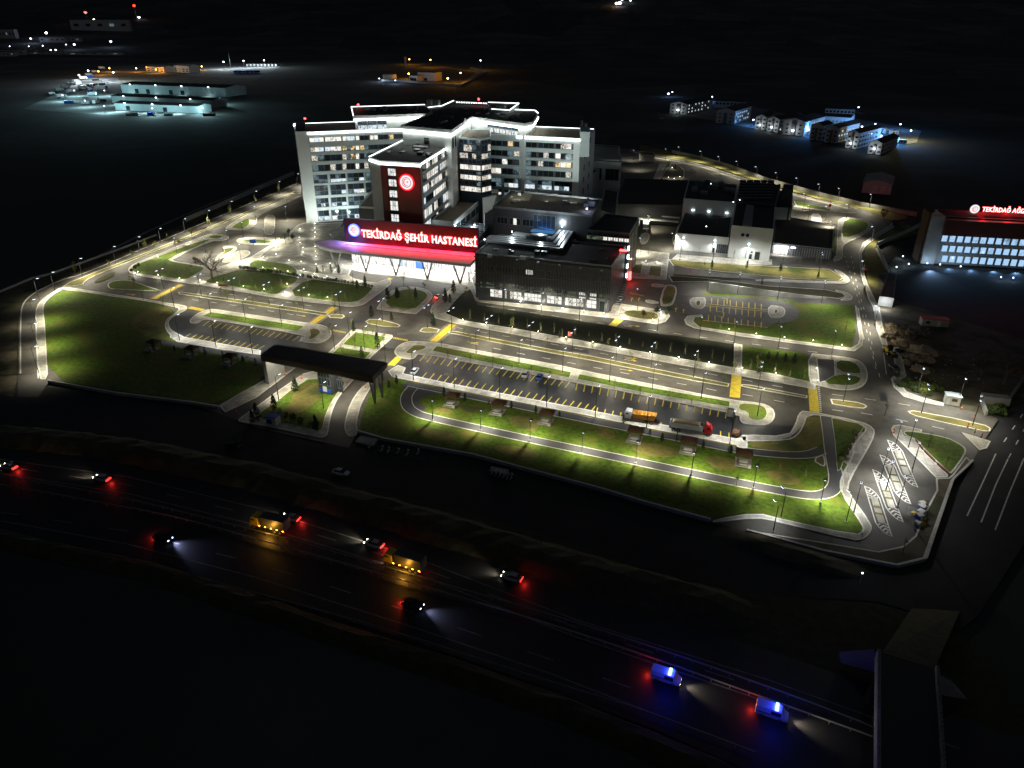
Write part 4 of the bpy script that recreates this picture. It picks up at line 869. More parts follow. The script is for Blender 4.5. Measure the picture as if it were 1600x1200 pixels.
# glass sheds and the dark stair at the east end
bk = pp("917,361 984,367 998,342 946,336", 22); B3 = thing('east_block', 'dark flat-roofed block behind the clinic roof with green lit fins', 'hospital wing', P(990, 400))
body(B3, bk, 0, 22, 'dark_panel', 'wall', 'dark_roof', .7, 'grey_metal', .3)
wf = Wall(P(917, 361, 22), math.atan2((bk[1]-bk[0]).y, (bk[1]-bk[0]).x)); wl = (bk[1]-bk[0]).length
for k in range(8): window(B3, wf, wl*k/8+.1, wl*(k+1)/8-.1, 18.8, 20.4, 2, mats=['lit_white' if k > 2 else 'lit_green']); window(B3, wf, wl*k/8+.1, wl*(k+1)/8-.1, 20.5, 21.8, 2, 'glass_blue')
ws_ = Wall(bk[1], math.atan2((bk[2]-bk[1]).y, (bk[2]-bk[1]).x)); wsl = (bk[2]-bk[1]).length
for k in range(7): window(B3, ws_, wsl*k/7+.2, wsl*(k+1)/7-.3, 2, 20.5, 1, mats=['lit_green' if k in (0, 2, 5) else 'glass_dark'], rows=4)
c = P(975, 381.5, 22); bp('beacon', MB().box(c.x, c.y, 19.2, 3, .5, .6, AZ), 'red_lamp', B3)
for z in (4, 8, 12, 15.5): bp('stair_lamp', wbox(MB(), ws_, -.3, .9, z, z+1.8, -.4, .2), 'led_soft', B3)
St = thing('outdoor_stair', 'long dark outdoor stair with pale nosings at the clinic corner', 'stair', P(967, 455))
for i in range(13):
    a, b = P(953+i*1.35, 474.5-i*3.1), P(970+i*.9, 476.5-i*3.3)
    bp('step', MB().beam(Vector((a.x, a.y, 0)), Vector((b.x, b.y, 0)), .75, .3+i*.17), 'dark_panel', St); bp('step_edge', MB().beam(Vector((a.x, a.y, .3+i*.17)), Vector((b.x, b.y, .3+i*.17)), .12, .03), 'white_paint', St)
rb = P(983, 441); T_ = thing('emergency_totem', 'glowing red slanted totem sign beside the ramp to the emergency yard', 'sign', rb); part('post', MB().box(0, 0, 0, .5, .4, 1.2), 'grey_metal', T_); part('sign_box', MB().box(0, 0, 1.2, 1.3, .5, 3.4, rad(20)), 'red_lamp', T_)
# ---- brown-roofed middle block
Mb = thing('theatre_block', 'dark walled block with a broad brown roof between clinic and ward wing', 'hospital wing', P(850, 400))
mp_ = pp("770,325 926,339.5 940,313.5 798,299.5", 26); body(Mb, mp_, 0, 26, 'dark_panel', 'wall', 'brown_roof', .9, 'grey_metal', .4)
mw = Wall(mp_[0], math.atan2((mp_[1]-mp_[0]).y, (mp_[1]-mp_[0]).x))
for (px, py, sx, sy, h) in ((800, 309, 1, 1, 1), (812, 306, 1.4, 1.2, 1.6), (854, 316, 1.2, 1, .6), (882, 318, 1.8, 1.6, 1.5), (896, 319, 3, 2, .7), (916, 324, 2, 2, 1.6), (924, 322, 3, 1.6, 2.2), (918, 317, 1, 1, 3)): unit(Mb, px, py, 26, sx, sy, h, 'metal')
c = P(917, 327, 27); bp('roof_lamp', MB().ball((c.x, c.y, 27.2), .4), 'xenon', Mb); lamp_obj('roof_light', 'POINT', (c.x, c.y, 28.2), 260, (.5, .6, 1), Mb)
bp('roof_patch', MB().prism(pp("795,311 826,314 832,304 800,301", 26), 26.05, 26.1), 'sand', Mb)
s0, s1 = mw.s_(833, 21), mw.s_(868, 21); bp('light_well', wbox(MB(), mw, s0, s1, 18.1, 18.6, .1, 3.2), 'screen_blue', Mb); window(Mb, mw, s0, s1, 19, 25, 5, 'glass_blue'); lamp_obj('well_light', 'AREA', mw.at((s0+s1)/2, 18.9, 1.6), 120, (.1, .35, 1), Mb, (math.pi, 0, 0), sx=8, sy=2)
for k in (0, 6, 12): window(Mb, mw, 2+k, 7+k, 19.5, 22.5, 3, mats=['glass_dark', 'lit_white' if k == 6 else 'glass_dark', 'glass_dark'])
pt = pp("757,334 770,326 777,301 752,296", 20); body(Mb, pt, 0, 20, 'white_panel', 'link_wall'); pw = Wall(P(757, 334, 20), math.atan2((P(770, 326, 20)-P(757, 334, 20)).y, (P(770, 326, 20)-P(757, 334, 20)).x))
bp('link_panel', MB().prism(pp("757,300 779,301 779,296 758,295", 21), 12, 21), 'white_panel', Mb)

# ---- blocks behind the east ward wing
Lv = thing('plant_house', 'grey plant house with rows of dark louvres behind the east ward wing', 'building', P(945, 320))
lp = pp("918,252 971,255 968,229 922,226", 26); body(Lv, lp, 0, 26, 'band_panel', 'wall', 'dark_roof', .4)
for i in range(11): bp('louvre', MB().beam(P(922+.1*i, 249.5-i*2, 26.4), P(968-.1*i, 252.3-i*2, 26.4), .7, .8), 'metal', Lv)
v = Wall(lp[0], math.atan2((lp[1]-lp[0]).y, (lp[1]-lp[0]).x)); 
for (a, b) in ((925, 940), (946, 967)): window(Lv, v, v.s_(a, 20), v.s_(b, 20), 16, 22.5, 3, 'glass_dark')
sw2 = thing('stair_tower', 'slim white stair tower at the foot of the east ward wing', 'building', P(920, 320))
body(sw2, pp("913,274 926,275.5 937,265.5 918,264", 22), 0, 22, 'band_panel', 'wall', 'dark_roof', .6); v = Wall(P(913, 274, 22), AZ)
for z in (4, 12): window(sw2, v, 2.2, 4.4, z, z+5, 1, 'glass_dark')
Dk = thing('store_building', 'large low building with a plain black roof east of the wards', 'building', P(1020, 330))
body(Dk, pp("960,320 1066,322 1076,283 975,280", 10), 0, 10, 'dark_panel', 'wall', 'dark_roof', .5)
body(Dk, pp("936,330 962,338 966,300 945,296", 15), 0, 15, 'band_panel', 'wall', 'dark_roof', .6)
Cv = thing('covered_walks', 'pale concrete walkway roofs crossing the dark yard', 'walkway', P(1020, 345))
for (a, b, wd) in (((968, 333), (1018, 338), 2.2), ((1016, 336), (1062, 341), 2.2), ((975, 317), (1016, 321), 1.8), ((1022, 318), (1064, 323), 1.8), ((998, 342), (1060, 347), 2.6), ((1010, 343), (1009, 358), 3), ((1024, 316), (1014, 340), 1.2)):
    bp('walkway_roof', MB().beam(P(*a, 4), P(*b, 4), wd, .5), 'white_panel', Cv); q = P(*a, 4); bp('walkway_post', MB().box(q.x+.5, q.y, 0, .3, .3, 4), 'white_panel', Cv)
PV("1000,366 1012,363 1016,370 1010,381 1000,382", 1); PV("1050,372 1056,362 1062,345 1064,345 1058,366 1058,380 1070,388 1052,384", 1)
# service hall and boiler house
Sv = thing('service_hall', 'white service hall with a flat brown roof and wall lamps over the yard road', 'building', P(1100, 380))
s1p = pp("1056,366 1139,373 1144,338 1070,331", 7.5); body(Sv, s1p, 0, 7.5, 'white_panel', 'wall', 'dark_roof', .6)
v = Wall(s1p[0], math.atan2((s1p[1]-s1p[0]).y, (s1p[1]-s1p[0]).x)); window(Sv, v, v.s_(1119, 3), v.s_(1138, 3), .2, 4.6, 6, 'glass_dark', name='shutter', fm='grey_metal'); window(Sv, v, v.s_(1113, 2), v.s_(1117, 2), .2, 2.6, 1, 'glass_dark', name='door')
Bh = thing('boiler_house', 'taller white boiler house with stepped dark roofs and cooling units', 'building', P(1175, 390))
s2p = pp("1143,354 1209,360 1212,322 1149,318", 14.5); body(Bh, s2p, 0, 14.5, 'white_panel', 'wall', 'dark_roof', .6)
s3p = pp("1068,311.5 1148,318 1152,290 1076,282", 14.5); body(Bh, s3p, 0, 14.5, 'white_panel', 'wall', 'dark_roof', .6)
s4p = pp("1150,318 1212,322 1220,290 1156,285", 15.5); body(Bh, s4p, 0, 15.5, 'dark_panel', 'wall', 'dark_roof', .6)
v2 = Wall(s2p[0], math.atan2((s2p[1]-s2p[0]).y, (s2p[1]-s2p[0]).x)); 
for a in (1161, 1168.5): bp('vent_hole', disc(MB(), v2, v2.s_(a, 12), 11.2, .8, .32), 'rubber', Bh)
for (a, b, z0, z1) in ((1171, 1175, .2, 2.6), (1179, 1187, .2, 4), (1172, 1175.5, 3.2, 4)): window(Bh, v2, v2.s_(a, 2), v2.s_(b, 2), z0, z1, 1, 'glass_dark')
for (w_, px, z) in ((v, 1068, 6), (v, 1117, 6), (v2, 1170, 7)):
    s = w_.s_(px, z); bp('wall_lamp', wbox(MB(), w_, s-.3, s+.3, z, z+.25, .02, .6), 'led', Sv if w_ is v else Bh); lamp_obj('wall_light', 'SPOT', w_.at(s, z-.1, 1.6), 1300, (.95, 1, .98), Sv if w_ is v else Bh, (rad(-15), 0, w_.az), size=rad(150), blend=.8)
    bp('down_pipe', wbox(MB(), w_, s-.7, s-.45, .1, z+.6, .02, .3), 'grey_metal', Sv if w_ is v else Bh)
bw = Wall(s3p[0], v2.az)
for a in (1083, 1108, 1136): s = bw.s_(a, 10); bp('wall_lamp', wbox(MB(), bw, s-.6, s+.6, 9.2, 9.45, .02, .7), 'led_soft', Bh)
bp('roof_lantern', MB().prism(pp("1160,351 1175,352.5 1178,321 1166,320", 15.6), 14.6, 15.6), 'concrete', Bh)
for i in range(5):
    for j in range(7): unit(Bh, 1156+i*11+j*.8, 313-j*4.6, 15.6, 3.4, 2.3, 1.5, 'dark_panel', name='cooling_unit')
for (px, py, sx, sy, h) in ((1085, 300, 3, 3, 3.2), (1092, 290, 4, 3, 3), (1100, 304, 4, 3, 2), (1115, 296, 5, 4, 2.6), (1126, 284+8, 3, 5, 3.2), (1138, 300, 5, 3, 2.4), (1105, 286, 3, 2, 2), (1145, 303, 2, 2, 3)): unit(Bh, px, py, 14.6, sx, sy, h, 'grey_metal')
for (px, py) in ((1111, 286), (1146, 314), (1156, 311), (1104, 352)): c = P(px, py, 17); bp('roof_lamp', MB().ball((c.x, c.y, 16.5), .2), 'led', Bh)
ck = thing('chimney_block', 'black upright shaft block beside the boiler house roof', 'building', P(1230, 350)); body(ck, pp("1222,297 1239,299 1240,290 1224,289", 20), 0, 20, 'dark_panel', 'wall', 'dark_roof', .5); body(ck, pp("1210,325 1238,326 1239,300 1214,298", 11), 0, 11, 'band_panel', 'wall', 'dark_roof', .4)
Yd = thing('loading_shelter', 'long low loading shelter with black roof, slatted front and one bright bay', 'shelter', P(1250, 400))
yp = pp("1208,380 1301,390 1304,352 1212,336", 5); body(Yd, yp, 0, 5, 'dark_panel', 'wall', 'dark_roof', .3, 'grey_metal')
yw = Wall(yp[0], math.atan2((yp[1]-yp[0]).y, (yp[1]-yp[0]).x)); yl = (yp[1]-yp[0]).length; s0, s1 = yw.s_(1209, 2), yw.s_(1231, 2); window(Yd, yw, s0, s1, .2, 4.3, 4, 'lit_lobby', name='loading_door'); lamp_obj('bay_light', 'AREA', yw.at((s0+s1)/2, 3.5, 1.5), 900, (1, 1, .95), Yd, (rad(50), 0, yw.az), sx=6, sy=1)
slat = mesh('slat', MB().box(0, 0, .2, .5, .25, 4.3), 'grey_metal')
for k in range(16): o = part('slat', slat, None, Yd); o.location = yw.at(s1+2+(yl-s1-3)*k/15, 0, .2)-Vector(Yd.location); o.rotation_euler = (0, 0, yw.az)
bp('shelter_lamp', wbox(MB(), yw, yw.s_(1236, 4), yw.s_(1243, 4), 3.9, 4.2, .1, .9), 'led', Yd)
kx = thing('security_hut', 'small flat-roofed hut in the back car park', 'hut', P(1011, 250)); body(kx, pp("999,241 1023,243 1022,239 1000,237", 5), 0, 5, 'concrete', 'wall', 'dark_roof', .3)

# ---- gate canopy
Gt = thing('gate_canopy', 'long dark brown gate canopy bridging both entry roads', 'gate canopy', P(500, 600))
gp = pp("407.5,553.5 582.5,588 605,566 430,537.5", 10.0); bp('canopy_roof', MB().prism(gp, 8.4, 10), 'gate_roof', Gt)
g0, g1_ = gp[0], gp[1]; gw = Wall(g0, math.atan2((g1_-g0).y, (g1_-g0).x)); gL = (g1_-g0).length; gd = (gp[3]-gp[0]).length
for k in range(1, 6): a, b = gp[0].lerp(gp[3], k/6), gp[1].lerp(gp[2], k/6); bp('roof_seam', MB().beam(Vector((a.x, a.y, 10.0)), Vector((b.x, b.y, 10.0)), .12, .06), 'dark_panel', Gt)
bp('side_wall', wbox(MB(), gw, .1, 1.3, 0, 8.39, -gd+.2, 0), 'concrete', Gt)
bp('fascia', wbox(MB(), gw, 0, gL, 7.9, 9.9, .01, .25), 'gate_roof', Gt)
for k in range(4):
    s = gL-1.5; bp('leg', MB().tube(gw.at(s, 0, -2-k*.0-(k % 2)*(gd-4)), gw.at(s+(-1.3 if k < 2 else .6), 8.4, -2-(k % 2)*(gd-4)), .35), 'grey_metal', Gt)
gh = [gw.at(gw.s_(492, 4), 0, -1.5), gw.at(gw.s_(513, 4), 0, -1.5), gw.at(gw.s_(513, 4), 0, -gd+3), gw.at(gw.s_(492, 4), 0, -gd+3)]
Gh = thing('gatehouse', 'narrow dark green glazed gatehouse under the canopy', 'gatehouse', gh[0]); body(Gh, gh, 0, 8.3, 'dark_panel', 'wall'); hwn = Wall(gh[0], gw.az); hl = (gh[1]-gh[0]).length
for z in (3.0, 5.6): window(Gh, hwn, .2, hl-.2, z, z+2.4, 4, 'glass_blue')
bp('notice_board', wbox(MB(), hwn, .2, hl-.3, .7, 1.9, .05, .25), 'blue_board', Gh); bp('notice_panel', wbox(MB(), hwn, hl*.35, hl*.65, 1.0, 2.7, .26, .3), 'white_panel', Gh)
g2b = [gw.at(gw.s_(514, 3), 0, -4), gw.at(gw.s_(523, 3), 0, -4), gw.at(gw.s_(523, 3), 0, -gd+4), gw.at(gw.s_(514, 3), 0, -gd+4)]
Gk = thing('guard_booth', 'small glazed guard booth beside the gatehouse', 'booth', g2b[0]); body(Gk, g2b, 0, 5, 'dark_panel', 'wall'); kk = Wall(g2b[0], gw.az); window(Gk, kk, .2, (g2b[1]-g2b[0]).length-.2, 1.5, 4.5, 2, 'glass_blue')
for px in (440, 540): lamp_obj('canopy_light', 'AREA', gw.at(gw.s_(px, 8), 8.2, -gd/2), 420, (1, .93, .75), Gt, sx=14, sy=3)

# ---- dental hospital at the east edge
Dn = thing('dental_hospital', 'blue lit building with a red roof sign and three rows of tall panes', 'clinic', P(1500, 410))
d0, d1 = P(1457, 411.5), P(1700, 426); dw = Wall(d0, math.atan2((d1-d0).y, (d1-d0).x)); dl = (d1-d0).length; zd = dw.z_(2, 343); dd = 15
body(Dn, quad4(dw, 0, dl, dd), 0, zd, 'facade_white', 'wall', 'brown_roof', 1.2, 'dark_panel')
bp('side_fin', wbox(MB(), dw, -5.5, -.02, 0, zd+1.5, -dd*.35, 1.5), 'facade_white', Dn); bp('dark_fin', wbox(MB(), dw, -6.6, -5.52, 0, zd+2.5, -dd*.6, 0), 'timber', Dn)
bp('cornice', wbox(MB(), dw, .02, dl, dw.z_(20, 368), zd+.6, .02, 4.0), 'red_panel', Dn)
for ya, yb in ((367.5, 380.5), (383, 396), (398.5, 412)):
    z1, z0 = dw.z_(12, ya), max(.4, dw.z_(12, yb)); s = dw.s_(1471, (z0+z1)/2); n = 0; sp = 3.15
    while s < dw.s_(1606, 8): window(Dn, dw, s, s+sp-.5, z0+.2, z1-.5, 1, mats=['lit_blue'], fw=.2, fm='facade_white'); s += sp
dsw = Wall(dw.at(dw.s_(1519, zd+2), 0, -6), dw.az); es = 2.2; emblem(Dn, dsw, es, zd+4.0, 1.9, 'logo_face')
lettering('TEKİRDAĞ AĞIZ VE DİŞ SAĞLIĞI', dsw, 5.4, 40, zd+3.1, 1.9, .4, 'sign_face', Dn, .12, .015); lettering('TEKİRDAĞ AĞIZ VE DİŞ SAĞLIĞI', dsw, 5.2, 40.2, zd+3.0, 2.1, .15, 'sign_halo', Dn, .08, .045, 'lettering_backlight')
bp('sign_rack', wbox(MB(), dsw, 0, 62, zd+1.2, zd+2.5, -.3, 0), 'grey_metal', Dn)
for k in range(4): lamp_obj('sign_wash', 'POINT', dsw.at(6+k*10, zd+4, 2.0), 700, (1, .01, .02), Dn, soft=.8); lamp_obj('sign_throw', 'SPOT', dsw.at(8+k*12, zd+4.5, .6), 6000, (1, .02, .06), Dn, (rad(70), 0, dw.az), size=rad(110), blend=.9)
for k in range(6): lamp_obj('facade_light', 'SPOT', dw.at(5+k*9, .6, 6), 1500, (.25, .55, 1), Dn, (rad(118), 0, dw.az+math.pi), size=rad(130), blend=.9)
lamp_obj('fin_light', 'SPOT', dw.at(-4, .8, 9), 14000, (.35, .6, 1), Dn, (rad(120), 0, dw.az+math.pi), size=rad(100), blend=.9)
for (px, py) in ((1410, 404), (1419, 416), (1400, 421), (1448, 415), (1563, 437), (1582, 438), (1468, 417), (1500, 420), (1555, 414)):
    c = P(px, py); _gi = globals().get('_gi', -1)+1; b = thing('garden_lamp', 'small bluish garden lamp outside the dental hospital, '+ORD[_gi]+' of the scattered lot', 'lamp', c, 0, 'garden lamps outside the dental hospital'); part('post', MB().tube((0, 0, 0), (0, 0, 1), .08), 'pole_metal', b); part('lamp_head', MB().ball((0, 0, 1.15), .3), 'xenon', b); lamp_obj('lamp_light', 'POINT', c+Vector((0, 0, 1.6)), 90, (.5, .75, 1), b)
sheet('dental_yard', "1372,430 1400,425 1440,415 1700,430 1700,560 1500,500 1400,470", .03, 'frontage'); PV("1370,388 1376,394 1386,420 1384,422 1371,395 1368,389", 0, m='concrete')
fc = thing('boundary_wall', 'pale blue boundary wall zigzagging beside the dental hospital', 'wall', P(1400, 370)); f = MB()
for a, b in zip(pp("1369,386 1385,378 1405,370 1443,352"), pp("1385,378 1405,370 1443,352 1446,340")): f.beam(a, b, .3, 2.2)
bp('wall', f, 'facade_white', fc)
f = MB()
for a, b in zip(pp("1370,388 1378,403 1386,420"), pp("1378,403 1386,420 1387,424")): f.beam(a, b, .3, 1.6)
bp('wall', f, 'facade_white', fc)
sl = thing('concrete_shaft', 'tall ribbed concrete shed leaning lit beside the service road', 'building', P(1385, 470)); body(sl, pp("1374,464 1397,467 1401,430 1387,427", 3.5), 0, 3.5, 'concrete', 'wall', 'gravel', .3)
lamp_obj('shed_light', 'POINT', P(1382, 474, 2.5), 600, (.9, .95, 1), sl)
gs = thing('farm_shed', 'lone pitched farm shed with twin pale doors in the dark field', 'shed', P(1375, 300))
def shed(root, a, b, depth, h, hr, wm='facade_white', rm='dark_roof', gable_front=False, ridge=.5):
    w_ = Wall(a, math.atan2((b-a).y, (b-a).x)); L_ = (b-a).length
    q = [w_.at(0), w_.at(L_), w_.at(L_, 0, -depth), w_.at(0, 0, -depth)]
    bp('wall', MB().prism(q, 0, h), wm, root); e = .4; rv = MB()
    if gable_front:
        v = [w_.at(-e, h, e), w_.at(L_/2, h+hr, e), w_.at(L_+e, h, e), w_.at(-e, h, -depth-e), w_.at(L_/2, h+hr, -depth-e), w_.at(L_+e, h, -depth-e)]
        bp('gable', MB().add([w_.at(0, h, .01), w_.at(L_, h, .01), w_.at(L_/2, h+hr*.98, .01), w_.at(0, h, -depth), w_.at(L_, h, -depth), w_.at(L_/2, h+hr*.98, -depth)], [(0, 1, 2), (3, 5, 4)]), wm, root)
    else:
        v = [w_.at(-e, h, e), w_.at(-e, h+hr, -depth*ridge), w_.at(-e, h, -depth-e), w_.at(L_+e, h, e), w_.at(L_+e, h+hr, -depth*ridge), w_.at(L_+e, h, -depth-e)]
        bp('gable', MB().add([w_.at(0, h), w_.at(0, h, -depth), w_.at(0, h+hr*.97, -depth*ridge), w_.at(L_, h), w_.at(L_, h, -depth), w_.at(L_, h+hr*.97, -depth*ridge)], [(0, 1, 2), (3, 5, 4)]), wm, root)
    u = Vector((0, 0, .25)); v = [x for x in v]+[x+u for x in v]
    bp('roof', MB().add(v, [(0, 3, 4, 1), (1, 4, 5, 2), (6, 7, 10, 9), (7, 8, 11, 10), (0, 6, 9, 3), (2, 5, 11, 8), (0, 1, 7, 6), (1, 2, 8, 7), (3, 9, 10, 4), (4, 10, 11, 5)]), rm, root)
    return w_, L_
w_, L_ = shed(gs, P(1346, 301), P(1391, 305), 30, 6.5, 2.2, 'facade_cyan', 'concrete', True); 
for (a, b) in ((.32, .56), (.58, .82)): window(gs, w_, L_*a, L_*b, .2, 5.6, 1, 'facade_white', name='door')

# ================================================================ FAR COMPOUNDS
def far(px, py, lift=0):
    a = (px-800)/FOC; b = (600-py)/FOC; d = Vector((a, C_+b*S_, -S_+b*C_)); k = 800.0
    for _ in range(4000):
        q = Vector((0, 0, CAMH))+d*k
        if q.z <= hillz(q.x, q.y) or k > 16000: break
        k += 5
    return Vector((q.x, q.y, q.z+lift))
def mast(name, label, loc, h, headm, e, col, group=None, hr=.5, soft=.5, cat='lamp', pm='grey_metal'):
    t = thing(name, label, cat, loc, 0, group); part('pole', MB().tube((0, 0, 0), (0, 0, h), h*.012+.08, h*.006+.06), pm, t)
    part('lamp_head', MB().ball((0, 0, h+hr*.5), hr, 6, 4, .7), headm, t)
    if e: lamp_obj('lamp_light', 'POINT', Vector(loc)+Vector((0, 0, h+hr*2)), e, col, t, soft=soft)
    return t
sheet('works_yard', "35,170 100,140 170,104 229,100 305,97 446,99 402,123 380,143 360,152 343,170 313,179 167,179", -.46, 'gravel')
sheet('yard_strip', "182,118 270,116 400,123 382,142 360,150 250,133 190,131", -.44, 'earth')
for i, (a, b, dep, h, hr, lab) in enumerate((((191, 145), (354, 151.5), 45, 12, 2.5, 'longest pale industrial shed with dark doors, behind the two others'), ((176, 161), (333, 169), 26, 9, 2, 'middle pale industrial shed of the three in the works yard'), ((181, 172), (312, 177.5), 22, 8, 2, 'front pale industrial shed, at the dark edge of the works yard'))):
    t = thing('industrial_shed', lab, 'shed', P(*a), 0, 'sheds of the works yard'); w_, L_ = shed(t, P(*a), P(*b), dep, h, hr, 'facade_cyan', 'dark_roof')
    for k in range(9):
        if i == 0 and k in (1, 2, 4, 5, 8): window(t, w_, L_*(k+.2)/9, L_*(k+.2)/9+7, .3, 6.5, 1, 'glass_dark' if k != 8 else 'facade_cyan', name='door')
        elif i == 2 and k in (1, 5): window(t, w_, L_*(k+.2)/9, L_*(k+.2)/9+6, .3, 5.5, 1, 'glass_dark', name='door')
    for k in range(4 if i == 0 else 3):
        s = L_*(k+.4)/(4 if i == 0 else 3); bp('eaves_lamp', wbox(MB(), w_, s-.8, s+.8, h+.2, h+.9, .4, 1.4), 'led', t); lamp_obj('eaves_light', 'SPOT', w_.at(s, h+1, 7), 13000, (.62, .95, 1), t, (rad(-22), 0, w_.az), size=rad(125), blend=.9, soft=.4)
for (a, b, h, lab, c) in (((229, 112), (257, 113.5), 10, 'cream two storey office lit orange in the works yard', 'cream'), ((273, 112.5), (296, 114), 13, 'larger white office with a pitched roof in the works yard', 'facade_white')):
    t = thing('office_building', lab, 'building', P(*a)); w_, L_ = shed(t, P(*a), P(*b), 26, h, 2.5, c, 'concrete')
    for k in range(4):
        for z in (1.5, 5.5): window(t, w_, L_*(k+.2)/4, L_*(k+.8)/4, z, z+2.2, 1, 'lit_dim' if k == 1 else 'glass_dark')
for i, (x, y) in enumerate(((351, 108), (382, 106), (414, 105), (180, 127), (141, 124), (127, 132))): mast('flood_mast', 'white floodlight mast in the works yard, '+ORD[i]+' counted from the bus park', P(x, y), 14, 'led', 55000, (.75, .9, 1), 'floodlight masts of the works yard', 1.6, 1)
for i, (x, y) in enumerate(((316, 109), (172, 112), (214, 112), (245, 114), (155, 117), (258, 109))): mast('sodium_lamp', 'orange sodium lamp post in the works yard, '+ORD[i]+' from the offices', P(x, y), 6, 'sodium', 9000, (1, .42, .06), 'sodium lamps of the works yard', 1.3, 1)
for i, (x, y) in enumerate(((118, 150), (100, 158), (135, 167), (165, 176), (240, 180), (318, 179), (345, 163), (165, 150))): mast('added_yard_mast', 'added cold lamp around the sheds of the works yard, '+ORD[i]+' from the lit corner', P(x, y), 7, 'xenon', 17000, (.5, .9, 1), 'added cold yard lamps', 1.0, 1)  # added lamps that spread cold light over the yard ground
t = mast('radio_mast', 'thin leaning radio mast behind the bus park', P(361, 108), 32, 'facade_white', 0, None, hr=.4)

# ---- vehicles
def wheel_set(root, xs_, y, r, wd=.24, m='rubber'):
    for x in xs_:
        for s in (1, -1):
            k = part('wheel', MB().tube((x, s*y-s*wd/2, r), (x, s*y+s*wd/2, r), r, n=12), m, root); part('rim', MB().tube((x, s*(y+wd/2), r), (x, s*(y+wd/2+.02), r), r*.55, n=8), 'metal', k)
def loft(secs):
    """cross sections (x, half width, z0, z1, top half width)"""
    b = MB(); n = 8
    for (x, hw_, z0, z1, tw) in secs:
        zm = z0+(z1-z0)*.6; b.v += [(x, -hw_*.92, z0), (x, -hw_, z0+(z1-z0)*.25), (x, -hw_, zm), (x, -tw, z1), (x, tw, z1), (x, hw_, zm), (x, hw_, z0+(z1-z0)*.25), (x, hw_*.92, z0)]
    for i in range(len(secs)-1):
        for j in range(n): a, c = i*n+j, i*n+(j+1) % n; b.f.append((a, c, c+n, a+n))
    b.f += [tuple(range(n)), tuple(range(len(b.v)-n, len(b.v)))[::-1]]; return b
def make_car(name, col, cat='car', van=False, lit=0):
    t = thing(name, 'x x x x', cat)
    bd = loft([(-2.15, .70, .45, .80, .6), (-2.05, .86, .28, .98, .76), (-1.2, .90, .22, 1.0, .80), (1.1, .90, .22, .95, .80), (1.9, .86, .26, .82, .72), (2.15, .70, .38, .66, .6)]) if not van else loft([(-2.5, .85, .35, 1.9, .8), (-2.4, .95, .25, 2.05, .85), (1.4, .95, .25, 2.05, .85), (1.9, .95, .25, 1.2, .85), (2.5, .85, .35, .9, .75)])
    part('body', bd, col, t)
    if not van:
        part('cabin', loft([(-1.75, .74, .97, 1.02, .72), (-1.15, .78, .97, 1.42, .58), (.35, .78, .95, 1.44, .60), (1.15, .76, .93, .98, .72)]), 'glass_dark', t)
        part('roof', MB().prism([Vector((-1.12, -.58, 0)), Vector((.32, -.6, 0)), Vector((.32, .6, 0)), Vector((-1.12, .58, 0))], 1.42, 1.47), col, t)
    else:
        part('windscreen', MB().add([(1.42, -.78, 1.9), (1.86, -.85, 1.25), (1.86, .85, 1.25), (1.42, .78, 1.9)], [(0, 1, 2, 3)]), 'glass_dark', t)
        for s in (1, -1): part('side_window', MB().box(.6, s*.94, 1.2, 1.5, .04, .6), 'glass_dark', t)
    wheel_set(t, (-1.35, 1.35), .82, .33)
    fx = 2.14 if not van else 2.49
    for s in (1, -1):
        part('headlight', MB().box(fx-.05, s*.58, .55, .12, .32, .16), 'head_lamp' if lit == 1 else 'xenon' if lit == 2 else 'metal', t)
        part('tail_light', MB().box(-fx+.06, s*.62, .62, .12, .3, .16), 'tail_lamp' if lit else 'red_board', t)
    if lit:
        o = lamp_obj('head_light_beam', 'SPOT', (fx+.1, 0, .7), 900, (1, .85, .6) if lit == 1 else (.5, .55, 1), None, (0, rad(-80), 0), size=rad(70), blend=1, soft=.3); o.parent = t
        o = lamp_obj('tail_light_glow', 'POINT', (-fx-.6, 0, .7), 60, (1, .03, .02), None, soft=.3); o.parent = t
    return t
AH = math.atan2((P(1200, 1062)-P(900, 968)).y, (P(1200, 1062)-P(900, 968)).x)
def place(t, px, py, rz, label, group=None, z=0.0):
    c = P(px, py, z); t.location = c; t.rotation_euler = (0, 0, rz); t['label'] = label
    if group: t['group'] = group
    return t
cw_ = make_car('parked_car', 'car_white'); place(cw_, 648, 582, AZ+rad(95), 'white car parked alone at the gate end of the long car park')
cs_ = make_car('parked_car', 'car_silver'); place(cs_, 821, 587, AZ+rad(95), 'silver car parked beside the blue one in the long car park')
cb_ = make_car('parked_car', 'car_blue'); place(cb_, 843, 591, AZ+rad(95), 'blue car parked beside the silver one in the long car park')
ck_ = make_car('parked_car', 'car_black'); place(ck_, 1397, 577, rad(-80), 'dark car parked against the service road pavement')
dup(cw_, P(1257, 330), rad(-10), 'white car parked in the court behind the loading shelter'); dup(cw_, P(1083, 268), rad(10), 'white car parked beside the planting behind the plant yard'); dup(cw_, P(533, 741), AZ, 'white car standing in the dark on the frontage road'); dup(ck_, P(365, 699), AZ, 'black car at the foot of the gate exit on the dark frontage road')
dup(ck_, P(1408, 552), rad(-75), 'dark car half behind the pavement bend near the rubble')
cf_ = make_car('arriving_car', 'car_white', lit=1); place(cf_, 686, 465, AZ+rad(75), 'white car with red tail lights arriving at the entrance canopy')
r1 = make_car('passing_car', 'car_silver', lit=1)
AL_ = math.atan2((P(400, 806)-P(200, 757)).y, (P(400, 806)-P(200, 757)).x)
place(r1, 15, 732, AL_+math.pi, 'silver car with lit lamps on the far carriageway at the picture edge', z=-.03)
